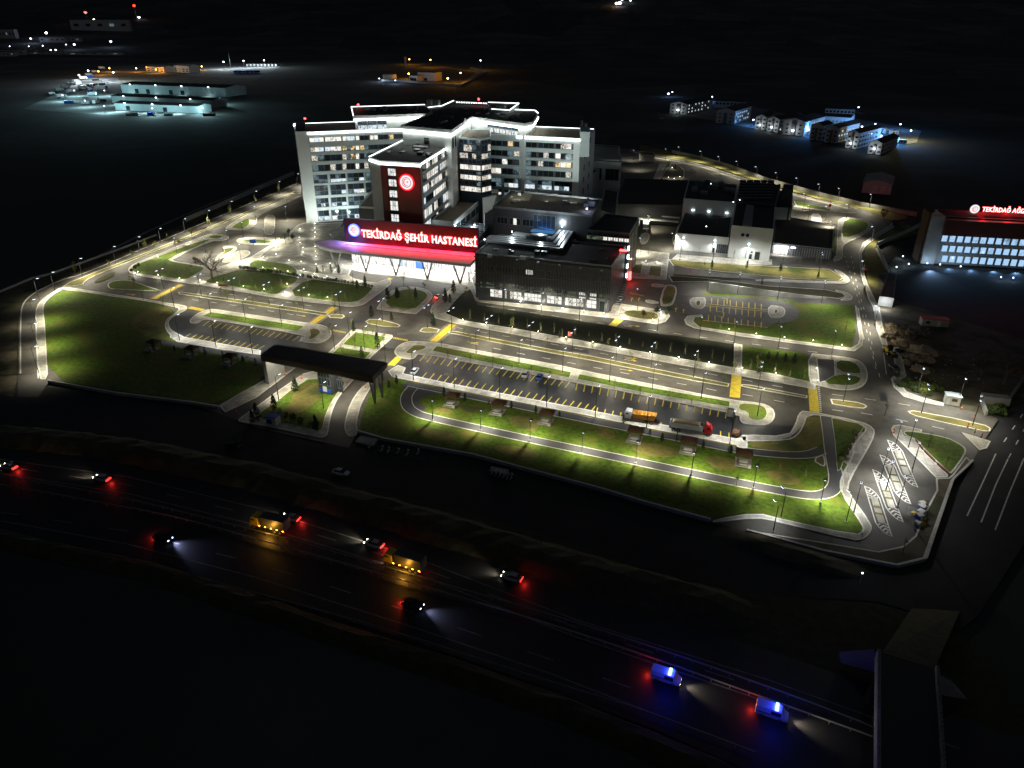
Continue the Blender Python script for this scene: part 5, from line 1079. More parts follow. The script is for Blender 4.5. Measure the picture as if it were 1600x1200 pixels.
for (x, y, a, l) in ((160, 750, AL_+math.pi, 'silver car showing red tail lights on the west stretch of the far carriageway'), (800, 905, AH+math.pi, 'silver car in the lane nearest the bank, last of the group showing tail lights'), (455, 812, AL_+math.pi, 'silver car heading the group past the gate on the far carriageway'), (585, 853, AH+math.pi, 'silver car with red tail lights between the amber lit truck and the bank')):
    dup(r1, P(x, y, -.03), a, l, 'cars passing on the far carriageway')
x1 = make_car('passing_car', 'car_black', lit=2); place(x1, 645, 947, AH, 'dark car with bluish headlights on the near carriageway', z=-.03)
dup(x1, P(255, 843, -.03), AL_, 'dark car with bluish headlights trailing far behind on the near carriageway')
def make_lorry(name, cab, bed, lab, cat, tipper=True, load=None, tractor=False, lamps=False, Lb=6.2):
    t = thing(name, lab, cat); cx = Lb/2+1.4
    part('cab', loft([(cx-1.0, 1.22, .9, 3.0, 1.1), (cx+.5, 1.25, .7, 3.1, 1.1), (cx+1.05, 1.22, .6, 1.9, 1.15)]), cab, t)
    part('windscreen', MB().add([(cx+.56, -1.0, 2.85), (cx+1.03, -1.08, 1.95), (cx+1.03, 1.08, 1.95), (cx+.56, 1.0, 2.85)], [(0, 1, 2, 3)]), 'glass_dark', t)
    for s in (1, -1): part('side_window', MB().box(cx+.1, s*1.2, 1.9, .8, .06, .7), 'glass_dark', t); part('headlight', MB().box(cx+1.03, s*.9, .85, .12, .35, .22), 'head_lamp' if lamps else 'metal', t); part('mirror', MB().box(cx+.95, s*1.4, 1.8, .12, .2, .6), 'rubber', t); part('tail_light', MB().box(-Lb/2-.05, s*.95, .9, .1, .35, .2), 'tail_lamp' if lamps else 'red_board', t)
    part('chassis', MB().box(.3, 0, .75, Lb+1.2, 1.1, .35), 'rubber', t)
    b = MB(); o_, i_ = 1.25, 1.13
    if tipper:
        z0, z1, x0, x1_ = 1.2, 2.75, -Lb/2-.2, Lb/2+.1
        v = [(x0+.5, -o_*.85, z0), (x1_-.1, -o_*.85, z0), (x1_-.1, o_*.85, z0), (x0+.5, o_*.85, z0), (x0, -o_, z1), (x1_, -o_, z1), (x1_, o_, z1), (x0, o_, z1), (x0+.12, -i_, z1), (x1_-.12, -i_, z1), (x1_-.12, i_, z1), (x0+.12, i_, z1), (x0+.6, -i_*.85, z0+.3), (x1_-.3, -i_*.85, z0+.3), (x1_-.3, i_*.85, z0+.3), (x0+.6, i_*.85, z0+.3)]
        b.add(v, [(3, 2, 1, 0), (0, 1, 5, 4), (1, 2, 6, 5), (2, 3, 7, 6), (3, 0, 4, 7), (4, 5, 9, 8), (5, 6, 10, 9), (6, 7, 11, 10), (7, 4, 8, 11), (8, 9, 13, 12), (9, 10, 14, 13), (10, 11, 15, 14), (11, 8, 12, 15), (12, 13, 14, 15)])
        bed_ = part('tipper_body', b, bed, t)
        for k in range(6): part('rib', MB().box(x0+.8+k*(Lb-.9)/5, 0, z0+.2, .12, 2.56, z1-z0-.3), bed, bed_)
        if load: part('load', MB().box((x0+x1_)/2, 0, z1-.65, Lb-.6, 2.1, 1.0, top=.8), load, t)
    else: part('box_body', MB().box(-.3, 0, 1.1, Lb, 2.45, 2.5), bed, t)
    wheel_set(t, (cx+.1, -Lb/2+1.0, -Lb/2+2.3) if Lb > 5 else (cx+.1, -Lb/2+.9), 1.05, .5, .3)
    return t
dt = make_lorry('dump_truck', 'car_white', 'truck_orange', 'x x x x', 'truck', load=None); place(dt, 1006, 659, AZ+math.pi, 'dump truck with a white cab and worn orange tipper body in the long car park', z=0)
# red tractor and grey tipping trailer: one articulated lorry
ar = make_lorry('articulated_lorry', 'car_red', 'tarp_grey', 'x x x x', 'truck', load='sand', Lb=8.6); place(ar, 1072, 674, AZ, 'articulated lorry, red cab and grey high-sided trailer heaped with sand')
part('wind_deflector', loft([(5.0, .9, 3.0, 3.9, .6), (5.9, .9, 3.0, 3.1, .6)]), 'car_red', ar)
am = make_lorry('amber_lit_truck', 'car_yellow', 'dark_panel', 'x x x x', 'truck', False, lamps=True); place(am, 640, 888, AH+math.pi, 'box truck with amber marker lamps on the far carriageway by the guard rail', z=-.03)
for k in range(5): part('marker_lamp', MB().box(-3+k*1.5, 1.25, 1.2, .3, .06, .12), 'amber_lamp', am)
o = lamp_obj('amber_glow', 'POINT', (0, 2.5, 1.6), 180, (1, .45, .05), None, soft=.5); o.parent = am
o = lamp_obj('amber_glow', 'SPOT', (4.7, 0, 1.1), 2500, (1, .55, .15), None, (0, rad(-78), 0), size=rad(80), blend=1, soft=.3); o.parent = am
am2 = dup(am, P(430, 828, -.03), AL_+math.pi, 'box truck with amber marker lamps leading on the far carriageway', 'box trucks with amber lamps'); am['group'] = 'box trucks with amber lamps'
pc = make_car('police_van', 'car_white', 'police van', van=True, lit=1); place(pc, 1205, 1117, AH, 'white police van with blue roof beacons flashing on the near carriageway', z=-.03)
lbx = part('light_bar', MB().box(.6, 0, 2.06, .45, 1.5, .22), 'police_blue', pc); part('stripe', MB().box(-.4, 0, .95, 3.6, 1.93, .22), 'car_blue', pc)
for s in (1, -1): o = lamp_obj('beacon_light', 'POINT', (.6, s*2.2, 3.4), 75, (.01, .02, 1), None, soft=.4); o.parent = pc
p2 = dup(pc, P(1040, 1062, -.03), AH, 'white police van with blue beacons following the leading one')
for p_ in (pc, p2): p_['group'] = 'police vans on the near carriageway'
# yard lorries and buses
ly = make_lorry('yard_lorry', 'car_white', 'car_white', 'x x x x', 'truck', False); place(ly, 80, 148, rad(60), 'white box lorry parked first by the corner of the works yard', 'lorries along the edge of the works yard', -.46)
for i, (x, y) in enumerate(((92, 143), (101, 138), (110, 134), (119, 129), (129, 124), (138, 119), (147, 114), (158, 108), (95, 153), (112, 145), (128, 139), (134, 158), (150, 163), (146, 150), (160, 141))):
    dup(ly, P(x, y, -.46), rad(60+R.uniform(-8, 8)) if i < 8 else rad(R.uniform(0, 180)), 'white box lorry parked in the works yard, '+ORD[i+1]+' from its lit corner', 'lorries along the edge of the works yard', 1.5)
def make_bus(col):
    t = thing('parked_bus', 'x x x x', 'bus'); part('body', loft([(-5.8, 1.2, .5, 3.0, 1.1), (-5.6, 1.25, .4, 3.2, 1.15), (5.5, 1.25, .4, 3.2, 1.15), (5.9, 1.2, .5, 2.9, 1.05)]), col, t); part('window_band', MB().box(0, 0, 1.5, 10.6, 2.54, 1.0), 'glass_dark', t); part('windscreen', MB().box(5.86, 0, 1.3, .14, 2.1, 1.3), 'glass_dark', t); wheel_set(t, (-3.4, 3.8), 1.12, .5, .28); return t
b1 = make_bus('blue_board'); b2 = make_bus('car_white')
for i in range(6):
    l, x = 'blue bus in the front row of the bus park, '+ORD[i]+' from the works yard', P(370+i*6.2, 114, -.46)
    if i: dup(b1, x, rad(72), l, 'blue buses', 1.5)
    else: b1.location = x; b1.rotation_euler = (0, 0, rad(72)); b1['label'] = l; b1['group'] = 'blue buses'; b1.scale = (1.5,)*3
for i in range(9):
    l, x = 'white bus in the back row of the bus park, '+ORD[i]+' from the works yard', P(389+i*5.6, 103.5+.0*i, -.46)
    if i: dup(b2, x, rad(80), l, 'white buses', 1.5)
    else: b2.location = x; b2.rotation_euler = (0, 0, rad(80)); b2['label'] = l; b2['group'] = 'white buses'; b2.scale = (1.5,)*3

# ---- sodium-lit pumping station
sheet('pump_station_ground', "596,127 600,118 628,108 648,101 690,103 734,108 760,113 721,135 620,126", -.45, 'earth'); 
struct('pump_station_drive', MB().strip(pp("628,108 648,103 690,104 728,110 748,113 722,131 680,128 640,125"), 9, -.43), 'sand')
t = thing('pump_house', 'cream pump house lit orange in the walled compound', 'building', P(655, 126)); w_, L_ = shed(t, P(653, 126), P(680, 127), 25, 14, .5, 'cream', 'dark_roof'); window(t, w_, L_*.35, L_*.55, .3, 5, 1, 'glass_dark', name='door')
t = thing('pump_annexe', 'low cream annexe with dark doors beside the pump house', 'building', P(640, 126)); w_, L_ = shed(t, P(640, 126), P(652, 127), 22, 9, .4, 'cream', 'dark_roof'); window(t, w_, 1.5, L_-2, .3, 5, 3, 'glass_dark', name='door')
c = P(609, 122.5); t = thing('water_tank', 'squat round water tank lit orange at the compound corner', 'tank', c); part('shell', MB().tube((0, 0, 0), (0, 0, 7), 13, n=24), 'cream', t)
c = P(634, 105); t = thing('water_tower', 'slim lit tower at the back of the orange compound', 'tower', c); part('shaft', MB().box(0, 0, 0, 4, 4, 18), 'cream', t); part('cap', MB().box(0, 0, 18, 6, 6, 4), 'cream', t)
for i, (x, y, h) in enumerate(((673, 105, 15), (751, 109, 18), (720, 128, 14), (639, 123, 8), (640, 100, 10), (700, 131, 8))): mast('sodium_lamp', 'orange sodium lamp post of the pumping station, '+ORD[i]+' from the tower', P(x, y), h, 'sodium' if i != 2 else 'led_soft', 9000, (1, .42, .04), 'sodium lamps of the pumping station', 1.5, 1)
for i, (x, y) in enumerate(((593, 127), (618, 130))): mast('field_lamp', 'small bluish lamp on the dark slope below the water tank, '+ORD[i]+' from the west', P(x, y), 4, 'xenon', 5000, (.5, .7, 1), 'bluish lamps below the tank', 1.2, 1)
f = MB()
for a, b in zip(pp("596,127 620,127.5 721,135.5 761,113.5", -.4), pp("620,127.5 721,135.5 761,113.5 735,107", -.4)): f.beam(a, b, .5, 3)
fw_ = thing('compound_wall', 'low boundary wall around the orange lit pumping station', 'wall', P(660, 130)); bp('wall', f, 'concrete', fw_)

# ---- workers' camp
t0 = [((1046, 177), (1073, 179), 75, 11, 1), ((1118, 192), (1147, 194), 60, 13, 1), ((1179, 202), (1195, 203), 40, 12, 0), ((1197, 205), (1215, 207), 50, 12, 1), ((1222, 210), (1255, 213), 55, 13, 1), ((1264, 218), (1283, 220), 22, 13, 0), ((1287, 222), (1306, 224), 50, 13, 1), ((1320, 231), (1338, 233), 50, 13, 0), ((1355, 240), (1375, 242), 50, 9, 0)]
for i, (a, b, dep, h, sd_) in enumerate(t0):
    t = thing('dormitory', 'pale gabled dormitory of the dark camp, '+ORD[i]+' along the row from the city side', 'dormitory', P(*a), 0, 'dormitories of the camp'); w_, L_ = shed(t, P(*a), P(*b), dep, h, 2.6, 'facade_white', 'dark_roof', True)
    bp('outside_stair', wbox(MB(), w_, L_*.42, L_*.58, .2, h-2, .1, 1.4), 'grey_metal', t)
    for z in (1.5, 5.2, 8.8):
        if z+1.6 < h:
            for q_ in (.14, .74): window(t, w_, L_*q_, L_*q_+2, z, z+1.5, 1, 'glass_dark')
    sw_ = Wall(w_.at(L_), w_.az+math.pi/2)
    for z in (1.6, 5.2, 8.8):
        if z+1.8 < h:
            for k in range(7): window(t, sw_, 3+k*(dep-8)/7, 3+k*(dep-8)/7+2.6, z, z+1.8, 1, mats=['lit_cool' if sd_ and R.random() < .7 else 'glass_dark'], off=.1)
    if i not in (1, 5, 6): bp('porch_lamp', wbox(MB(), w_, L_*.45, L_*.55, 4, 5, 1.5, 2.2), 'led', t); lamp_obj('porch_light', 'POINT', w_.at(L_*.5, 4.5, 4), 350, (.8, .9, 1), t, soft=.4)
for i, (a, b, dep, h, z) in enumerate((((1117, 168), (1162, 170), 12, 8, 0), ((1279, 199), (1326, 202), 30, 11, 1), ((1288, 181), (1334, 183), 14, 8, 0))):
    t = thing('mess_hall', ('long low hall at the back of the camp near the tallest lamp', 'long hall with a blue lit gable end and a row of windows', 'pale low hall furthest back in the camp')[i], 'hall', P(*a)); w_, L_ = shed(t, P(*a), P(*b), dep, h, 1.5, 'facade_white', 'dark_roof')
    for k in range(8): window(t, w_, L_*(k+.2)/8, L_*(k+.2)/8+2.6, h*.5, h*.5+2.2, 1, 'lit_dim' if z else 'glass_dark')
for i, (x, y, e, c) in enumerate(((1050, 150, 1500, 'xenon'), (1112, 158, 6000, 'xenon'), (1176, 196, 6000, 'xenon'), (1345, 207, 26000, 'xenon'), (1366, 203, 16000, 'xenon'), (1375, 222, 22000, 'xenon'), (1398, 224, 22000, 'xenon'), (1218, 203, 9000, 'xenon'), (1262, 212, 8000, 'xenon'), (1405, 203, 5000, 'xenon'), (1340, 175, 0, 'xenon'))):
    mast('camp_lamp', 'cold blue lamp post in the camp, '+ORD[i]+' counted from the first dormitory', P(x, y), 5, c, e*.6, (.10, .38, 1), 'cold lamps of the camp', 1.0, .8)
mast('camp_lamp', 'yellowish lamp post beside the lit trees of the camp', P(1420, 219), 8, 'bollard_led', 9000, (1, .85, .3), None, .8, .8)
for i in range(26):
    x, y = (R.uniform(105, 170), R.uniform(118, 168)) if i < 16 else (R.uniform(190, 330), R.choice((154.5, 181)))
    t = thing('yard_container', ('white', 'blue', 'rusty', 'grey')[i % 4]+' container or trailer in the works yard, '+ORD[i]+' among the stacks', 'container', P(x, y, -.46), R.uniform(0, 3.1) if i < 16 else rad(-4), 'containers of the works yard'); l_ = R.uniform(7, 14); part('body', MB().box(0, 0, 0, l_, 3, R.uniform(2.6, 4)), ('car_white', 'blue_board', 'timber', 'car_silver')[i % 4], t); part('door', MB().box(l_/2+.02, 0, .2, .06, 2.6, 2.2), 'grey_metal', t)
for i, (x, y, a) in enumerate(((1378, 206, 10), (1386, 208, 15), (1396, 210, 10), (1366, 214, 60), (1371, 220, 30), (1400, 220, 80), (1408, 224, 5), (1360, 205, 0))):
    t = thing('container', 'white cabin container under the blue lamps, '+ORD[i]+' from the lit hall', 'container', P(x, y), rad(a), 'cabin containers of the camp'); part('body', MB().box(0, 0, 0, 8, 3.5, 3.4), 'facade_white', t); part('door', MB().box(2, -1.78, .1, 1.2, .08, 2.4), 'blue_board', t); part('window', MB().box(-1, -1.78, 1.2, 1.8, .08, 1.2), 'glass_dark', t)
sheet('camp_ground', "1045,175 1115,158 1170,165 1240,180 1340,185 1440,203 1432,222 1360,232 1310,222 1200,204", -.45, 'gravel')

# ---- far town lights on the hills
for i, (x, y, m_, hr, e, h) in enumerate(((50, 68, 'xenon', 3.5, 3e5, 14), (74, 59, 'bollard_led', 4.5, 5e5, 14), (118, 78, 'xenon', 4, 3e5, 14), (175, 74, 'xenon', 4, 4e5, 16), (88, 82, 'led', 2.5, 1e5, 6), (80, 82, 'led', 2, 0, 6), (16, 76, 'led', 1.6, 0, 6), (46, 76, 'led', 1.5, 0, 6), (68, 76, 'led', 1.8, 0, 8), (148, 36, 'bollard_led', 5, 0, 10), (129, 43, 'led', 4, 0, 8), (186, 42, 'led', 4.5, 0, 8), (191, 42, 'led', 4, 0, 8), (218, 31, 'led', 5, 0, 8), (104, 73, 'led', 1.5, 0, 6), (963, 10, 'sodium', 7, 0, 10), (968, 10, 'xenon', 10, 0, 10), (972, 3, 'led', 10, 0, 10), (985, 5, 'led', 4, 0, 10), (1044, 152, 'xenon', 1.6, 3000, 4))):
    q = far(x, y); mast('distant_lamp', 'far lamp on the dark horizon, '+ORD[i]+' counted eastward from the town', q, h, m_, e*.03, (.6, .7, 1), 'distant lamps', hr, 3)
for (x, y, h, lab, m_) in ((138, 39, 90, 'far mast with a white and red top light above the town', 'red_lamp'), (214, 31, 110, 'far mast with a pink light, tallest above the town', 'tail_lamp')):
    q = far(x, y); mast('signal_mast', lab, q, h*.5, m_, 0, None, hr=6, cat='mast', pm='facade_white')
for i, (x, y, w_, h) in enumerate(((10, 88, 60, 12), (22, 86, 70, 14), (48, 84, 40, 10), (85, 66, 90, 16), (110, 65, 80, 14), (160, 48, 240, 40), (15, 60, 60, 30), (70, 85, 110, 8), (150, 86, 160, 8))):
    q = far(x, y); t = thing('town_building', 'dim distant building of the town edge, '+ORD[i]+' in view', 'building', q, 0, 'town buildings'); part('wall', MB().box(0, 0, -2, w_, 20, h+2), 'concrete', t); part('roof', MB().box(0, 0, h, w_+2, 22, 1), 'dark_roof', t)
    for k in range(5): part('window', MB().box(-w_*.4+k*w_*.2, -10.1, h*.4, w_*.08, .3, h*.25), 'lit_dim' if (i+k) % 4 == 0 else 'glass_dark', t)

# ================================================================ LAMPS OF THE CAMPUS
def make_lamp(h=8.0, arms=1, e=1.0, tilt=24, col=(1, .94, .72), size=148, headm='lamp_lens', cat='street lamp', L_=1.3, cap=.3):
    def f():
        t = thing('street_lamp', 'x x x x', cat); part('base', MB().box(0, 0, .1, .5, .5, .12), 'concrete', t); part('pole', MB().tube((0, 0, .2), (0, 0, h), .12, .07, 8), 'pole_metal', t)
        for s in ((1,) if arms == 1 else (1, -1)):
            part('arm', MB().tube((0, 0, h-.1), (s*L_, 0, h+.25), .05), 'pole_metal', t)
            hd = part('lamp_head', MB().box(s*(L_+.3), 0, h+.24, .9, cap, .08), 'pole_metal', t); part('lens', MB().box(s*(L_+.3), 0, h+.12, .84, .36, .12), headm, hd)
            l = lamp_obj('lamp_light', 'SPOT', (s*(L_+.35), 0, h+.02), 2300*e, col, None, (0, rad(-tilt)*s, 0), size=rad(size), blend=1.0, soft=.1); l.parent = t
        return t
    return Series(f)
def row_lamps(ser, s, where, frm, side, group, scale=None, fix=None):
    pts = pp(s); n = len(pts)
    for i, p in enumerate(pts):
        a, b = pts[max(0, i-1)], pts[min(n-1, i+1)]
        rz = (math.atan2((b-a).y, (b-a).x)+side*math.pi/2) if fix is None else fix
        ser.put(p, rz, 'street lamp '+where+', '+ORD[i]+' counted from '+frm, group, scale)
S1, S2, S3 = make_lamp(8, 1), make_lamp(8.5, 2, .62, 25), make_lamp(5.6, 1, 1.15, 10, size=162, L_=.5, cap=.9)
S4 = make_lamp(9, 1, 1.15, 27, (.97, .96, .90), headm='led_soft'); S5 = make_lamp(9, 1, 1.3, 4, size=140)
S8 = make_lamp(8, 1, 2.0, 22, size=156)
S7 = make_lamp(9, 2, .9, 25, (.97, .96, .90))
S6 = make_lamp(7, 1, .36, 8, (.95, .98, .95), size=112)
row_lamps(S8, "465,291 436,304 400,320 362,337 327,352 290,366 252,382 219,396 181,412 129,432 86,455", 'on the ring road verge', 'the ward building', 1, 'ring road lamps')
row_lamps(S5, "62,470 57,505 60,545 61,583", 'added to brighten the ring road bend', 'the bend', -1, 'added ring road bend lamps', fix=rad(10))  # invented lamps, put in to light the walk and the lawn edge
row_lamps(S8, "277,397 322,397 349,397 357,384 381,371 431,376 414,382 377,407 400,345 448,345", 'around the small court beside the garden', 'the big bare tree', 1, 'court lamps', fix=rad(-60))
row_lamps(S2, "256,453 315,462 367,469 421,476 475,485 532,492", 'on the boulevard median west of the forecourt', 'the ring road', 1, 'west boulevard lamps')
row_lamps(S2, "598,503 668,514 706,519 765,532 829,543 894,555 962,567 1017,577 1083,591 1184,610 1317,630 1439,647 1519,666", 'on the boulevard median east of the forecourt', 'the forecourt', 1, 'east boulevard lamps')
row_lamps(S1, "273,483 330,493 384,502 441,512", 'between boulevard and west car park', 'the lawn', 1, 'west car park upper lamps')
row_lamps(S1, "744,554 811,570 879,584 952,599 1019,611 1095,625 1183,651", 'between boulevard and long car park', 'the gate', 1, 'long car park upper lamps')
row_lamps(S4, "646,594 710,606 781,622 854,636 930,652 1010,669 1140,694", 'along the path side of the long car park', 'the gate', 1, 'long car park lower lamps')
row_lamps(S4, "281,532 338,543 395,553", 'along the lawn side of the west car park', 'the lawn', 1, 'west car park lower lamps')
row_lamps(S3, "676,656 751,672 828,688 909,708 993,723 1080,741 1177,762 1282,785", 'along the looping park path', 'the gate', 1, 'park path lamps')
row_lamps(S1, "787,486 846,492 905,502 966,503 1027,519 1092,532 1146,540 1215,548 1299,555", 'along the upper road past the clinic block', 'the forecourt', 1, 'upper road lamps', fix=rad(72))
row_lamps(S7, "1105,457 1152,461 1215,468 1283,475", 'above the small yellow-marked car park', 'the clinic', -1, 'upper car park lamps')
row_lamps(S7, "1062,407 1113,412 1168,417 1221,423 1279,428", 'along the service hall road', 'the clinic', 1, 'service road lamps', fix=rad(72))
row_lamps(S8, "1061,246 1095,253 1123,262 1151,270 1181,279 1212,289 1244,298 1278,308 1309,315 1358,325", 'along the back boundary road', 'the ward building', -1, 'back road lamps')
row_lamps(S8, "1012,362 1050,392 1000,400 1262,345 1296,372 1255,325", 'added in the yards of the service buildings', 'the clinic', 1, 'added service yard lamps', fix=rad(100))  # extra lamps without a visible source, added to lift the dim yards
row_lamps(S1, "996,485 990,252 1040,250 1000,268", 'at the emergency yard and back court', 'the clinic', 1, 'yard lamps', fix=rad(100))
row_lamps(S8, "1361,379 1322,342 1290,345 1346,436 1366,510", 'along the winding east service road', 'the bend', 1, 'east road lamps', fix=rad(200))
row_lamps(S4, "1432,616 1496,633 1419,700 1376,747", 'around the east crossroads', 'the white kiosk', 1, 'crossroads lamps', fix=rad(-120))
row_lamps(S6, "1398,700 1425,735 1403,791 1334,801 1384,766", 'among the bus bays', 'the crossroads', 1, 'bus bay lamps', fix=rad(60))
row_lamps(S6, "1220,809 1322,815 1208,831", 'on the corner lawn beyond the bus bays', 'the retaining wall', 1, 'corner lawn lamps', fix=rad(100))
row_lamps(S1, "436,627 506,640 603,571", 'on the gate approach', 'the exit', 1, 'gate lamps', fix=rad(60))
row_lamps(S1, "546,524 591,535 523,546 570,547 552,441", 'on the greens behind the gate canopy', 'the boulevard', 1, 'gate green lamps', fix=rad(60))
def make_bollard():
    t = thing('bollard_lamp', 'x x x x', 'bollard lamp'); part('post', MB().tube((0, 0, .1), (0, 0, .95), .09), 'pole_metal', t); part('lamp_head', MB().tube((0, 0, .95), (0, 0, 1.15), .13, .13, 8), 'bollard_led', t)
    part('cap', MB().tube((0, 0, 1.15), (0, 0, 1.2), .14), 'pole_metal', t); l = lamp_obj('lamp_light', 'POINT', (0, 0, 1.4), 170, (1, .95, .78), None, soft=.1); l.parent = t; return t
BL = Series(make_bollard)
def row_b(s, where, frm, group):
    for i, p in enumerate(pp(s)): BL.put(p, 0, 'bollard lamp '+where+', '+ORD[i]+' from '+frm, group)
row_b("216,428 248,433 281,438 313,441 340,445 381,450 413,455 448,461 483,464", 'along the garden side of the boulevard', 'the west corner', 'garden boulevard bollards')
row_b("723,503 760,508 800,515 841,522 884,531 926,538 969,546 1015,554 1060,562 1107,570 1159,579 1212,587", 'below the dark hedge slope', 'the forecourt', 'hedge slope bollards')
row_b("1139,518 1181,525 1225,531 1270,536 1315,543", 'along the lawn by the upper car park', 'the clinic', 'upper lawn bollards')
row_b("298,381 247,404 212,430", 'on the back walk of the garden', 'the court', 'garden back bollards')
row_b("813,475 846,480 879,485 912,489 943,493", 'in front of the clinic block', 'the forecourt', 'clinic bollards')
row_b("974,485 970,496 1020,503 1033,496 1032,492", 'round the small planted island by the clinic', 'the stair', 'planted island bollards')
row_b("492,352 492,359 493,366 492,373 493,388 493,396 494,404 469,360 468,374 469,382 474,390 474,397 432,390 432,400 452,410 471,412 494,416 516,415 475,424 505,422 524,425 536,418 492,431 470,433 511,435 412,405 411,421 430,423 450,427 501,345", 'on the stepped plaza', 'the ward wing', 'plaza bollards')
row_b("449,447 512,468 446,460", 'beside the garden paths', 'the plaza', 'garden path bollards')
row_b("985,411 1009,411 1026,412 1275,580 1277,598 1053,281 1062,278 1044,279 1050,264", 'in the side gardens', 'the clinic', 'side garden bollards')

# ================================================================ TREES AND PLANTS
def make_tree(kind, seed):
    def f():
        r = random.Random(seed); t = thing({'cypress': 'cypress_tree', 'young': 'young_tree', 'sapling': 'staked_sapling', 'bush': 'clipped_bush', 'round': 'round_tree'}[kind], 'x x x x', 'tree' if kind != 'bush' else 'bush')
        if kind == 'cypress':
            part('trunk', MB().tube((0, 0, 0), (0, 0, 1.2), .12, .08), 'bark', t); b = MB()
            for k in range(7): z = .9+k*.62; b.leaves((0, 0, z), (1.0, 1.1, 1.0, .85, .65, .45, .25)[k], 60, .22, r)
            part('crown', b, 'leaf_dark', t)
        elif kind == 'young':
            b = MB().tube((0, 0, 0), (0, 0, 2.6), .07, .04)
            for k in range(5): a = r.uniform(0, 6.28); b.tube((0, 0, 1.4+k*.25), (math.cos(a)*.7, math.sin(a)*.7, 2.3+k*.35), .03, .015, 4)
            part('trunk', b, 'bark', t); b = MB()
            for k in range(6): b.leaves((r.uniform(-.5, .5), r.uniform(-.5, .5), 2.0+k*.45), .75-.07*k, 24, .16, r)
            part('crown', b, 'leaf_yellow', t)
        elif kind == 'sapling':
            part('trunk', MB().tube((0, 0, 0), (0, 0, 3.2), .05, .02), 'bark', t); b = MB()
            for k in range(3): a = k*2.09; b.tube((math.cos(a)*.4, math.sin(a)*.4, 0), (math.cos(a)*.1, math.sin(a)*.1, 2.0), .025, .025, 4)
            part('stakes', b, 'sand', t); b = MB()
            for k in range(4): b.leaves((r.uniform(-.2, .2), r.uniform(-.2, .2), 2.2+k*.35), .45, 12, .14, r)
            part('crown', b, 'leaf', t)
        elif kind == 'round':
            part('trunk', MB().tube((0, 0, 0), (0, 0, 2.4), .14, .1), 'bark', t); b = MB()
            for k in range(9): b.leaves((r.uniform(-.9, .9), r.uniform(-.9, .9), 2.6+r.uniform(0, 1.6)), 1.0, 55, .24, r)
            part('crown', b, 'leaf_dark', t)
        else:
            part('stem', MB().tube((0, 0, 0), (0, 0, .5), .08), 'bark', t); b = MB().leaves((0, 0, .8), .75, 110, .2, r); part('crown', b, 'leaf_dark', t)
        return t
    return Series(f)
TC, TY, TS, TB, TR_ = [make_tree(k, 3) for k in ('cypress', 'young', 'sapling', 'bush', 'round')]
def plant(ser, s, label, group, sc0=1.0, var=.15, num=True):
    ps = pp(s)
    for i, p in enumerate(ps):
        l = (label+', '+ORD[i % len(ORD)]+' along') if num else label
        q = sc0*R.uniform(1-1.6*var, 1+1.6*var); ser.put(p, R.uniform(0, 6), l, group, (q*R.uniform(.85, 1.15), q*R.uniform(.85, 1.15), q*R.uniform(.8, 1.25)))
def along(s, step, jit=.0):
    pts = pp(s); o = []
    for a, b in zip(pts, pts[1:]):
        n = max(1, round((b-a).length/step)); o += [a.lerp(b, i/n) for i in range(n)]
    return o
plant(TC, "571,448 559,453 581,496 612,501 709,459 696,473 703,474 677,510 621,466 650,467 606,469 733,441 553,518 590,545 566,560", 'dark cypress by the hospital forecourt', 'forecourt cypresses', .95)
plant(TC, "395,661 403,658 429,640 494,672 462,612 509,606 577,585", 'slim dark tree on the gate greens', 'gate trees', 1.0)
plant(TC, "694,619 727,627 764,632 799,638 837,646 874,652 874,528 974,662 1015,682 1034,690 1057,690 1098,701 1141,709 608,607 620,600 1146,655 1350,455 1190,445", 'low dark conifer beside the park path', 'park path conifers', .5)
plant(TC, "240,548 301,553 321,556 349,562 400,572 380,566 273,548", 'low dark conifer by the west shelters', 'west lawn conifers', .55)
plant(TC, "1112,418 1166,420 1219,424 1278,434 1045,258+0".replace('+0', '')+" 1055,265", 'dark conifer on the dry strip below the service hall', 'service strip conifers', .8)
plant(TC, "505,425 496,427 518,428 529,418 530,428 1185,583 1200,562 1213,565 1226,566 1240,568", 'pointed dark shrub by the plaza edge', 'plaza shrubs', .75)
plant(TY, "631,448 663,454 524,490 551,512 583,528 555,545 516,526 570,528 634,470 640,464 646,474 535,552 575,523 600,540 735,535 728,470 1183,583", 'pale yellow-green young tree near the forecourt', 'forecourt young trees', 1.05)
plant(TY, "327,354 400,318 360,335 243,390 208,403 172,420 118,430 280,384 300,370 436,303 263,378 228,392 420,308", 'pale young tree on the ring road verge', 'ring verge young trees', 1.15)
plant(TY, "244,448 203,440 312,468 356,470 420,478 465,485 345,463 395,474 256,480 225,470 210,448", 'pale young tree along the west boulevard', 'west boulevard young trees', 1.0)
plant(TY, "725,523 798,530 853,545 885,536 925,548 985,566 1027,573 1085,585 1130,600 800,520 950,545 1090,572 1147,582", 'pale young tree along the east boulevard', 'east boulevard young trees', .9)
plant(TS, "735,500 757,503 779,506 802,510 824,514 845,518 866,521 878,527 898,524 920,527 940,534 962,536 983,539 1004,543 1025,547 1047,551 1070,555 1090,560 1112,562 1130,566 1172,578 1190,584 1210,584 1234,588 1256,592", 'staked sapling on the dark hedge slope', 'hedge slope saplings', 1.0, num=True)
plant(TS, "700,560 735,567 770,574 800,580 830,586 860,590 925,602 960,608 1000,618 1045,624 1080,632 690,545 770,556 905,566", 'staked sapling beside the long car park', 'car park saplings', .8)
plant(TS, "330,440 350,445 375,449 400,452 425,456 440,444 455,452 480,450 500,460 520,465 540,468 560,455 230,418 260,425 285,430 300,425", 'staked sapling in the dark garden lawn', 'garden saplings', 1.0)
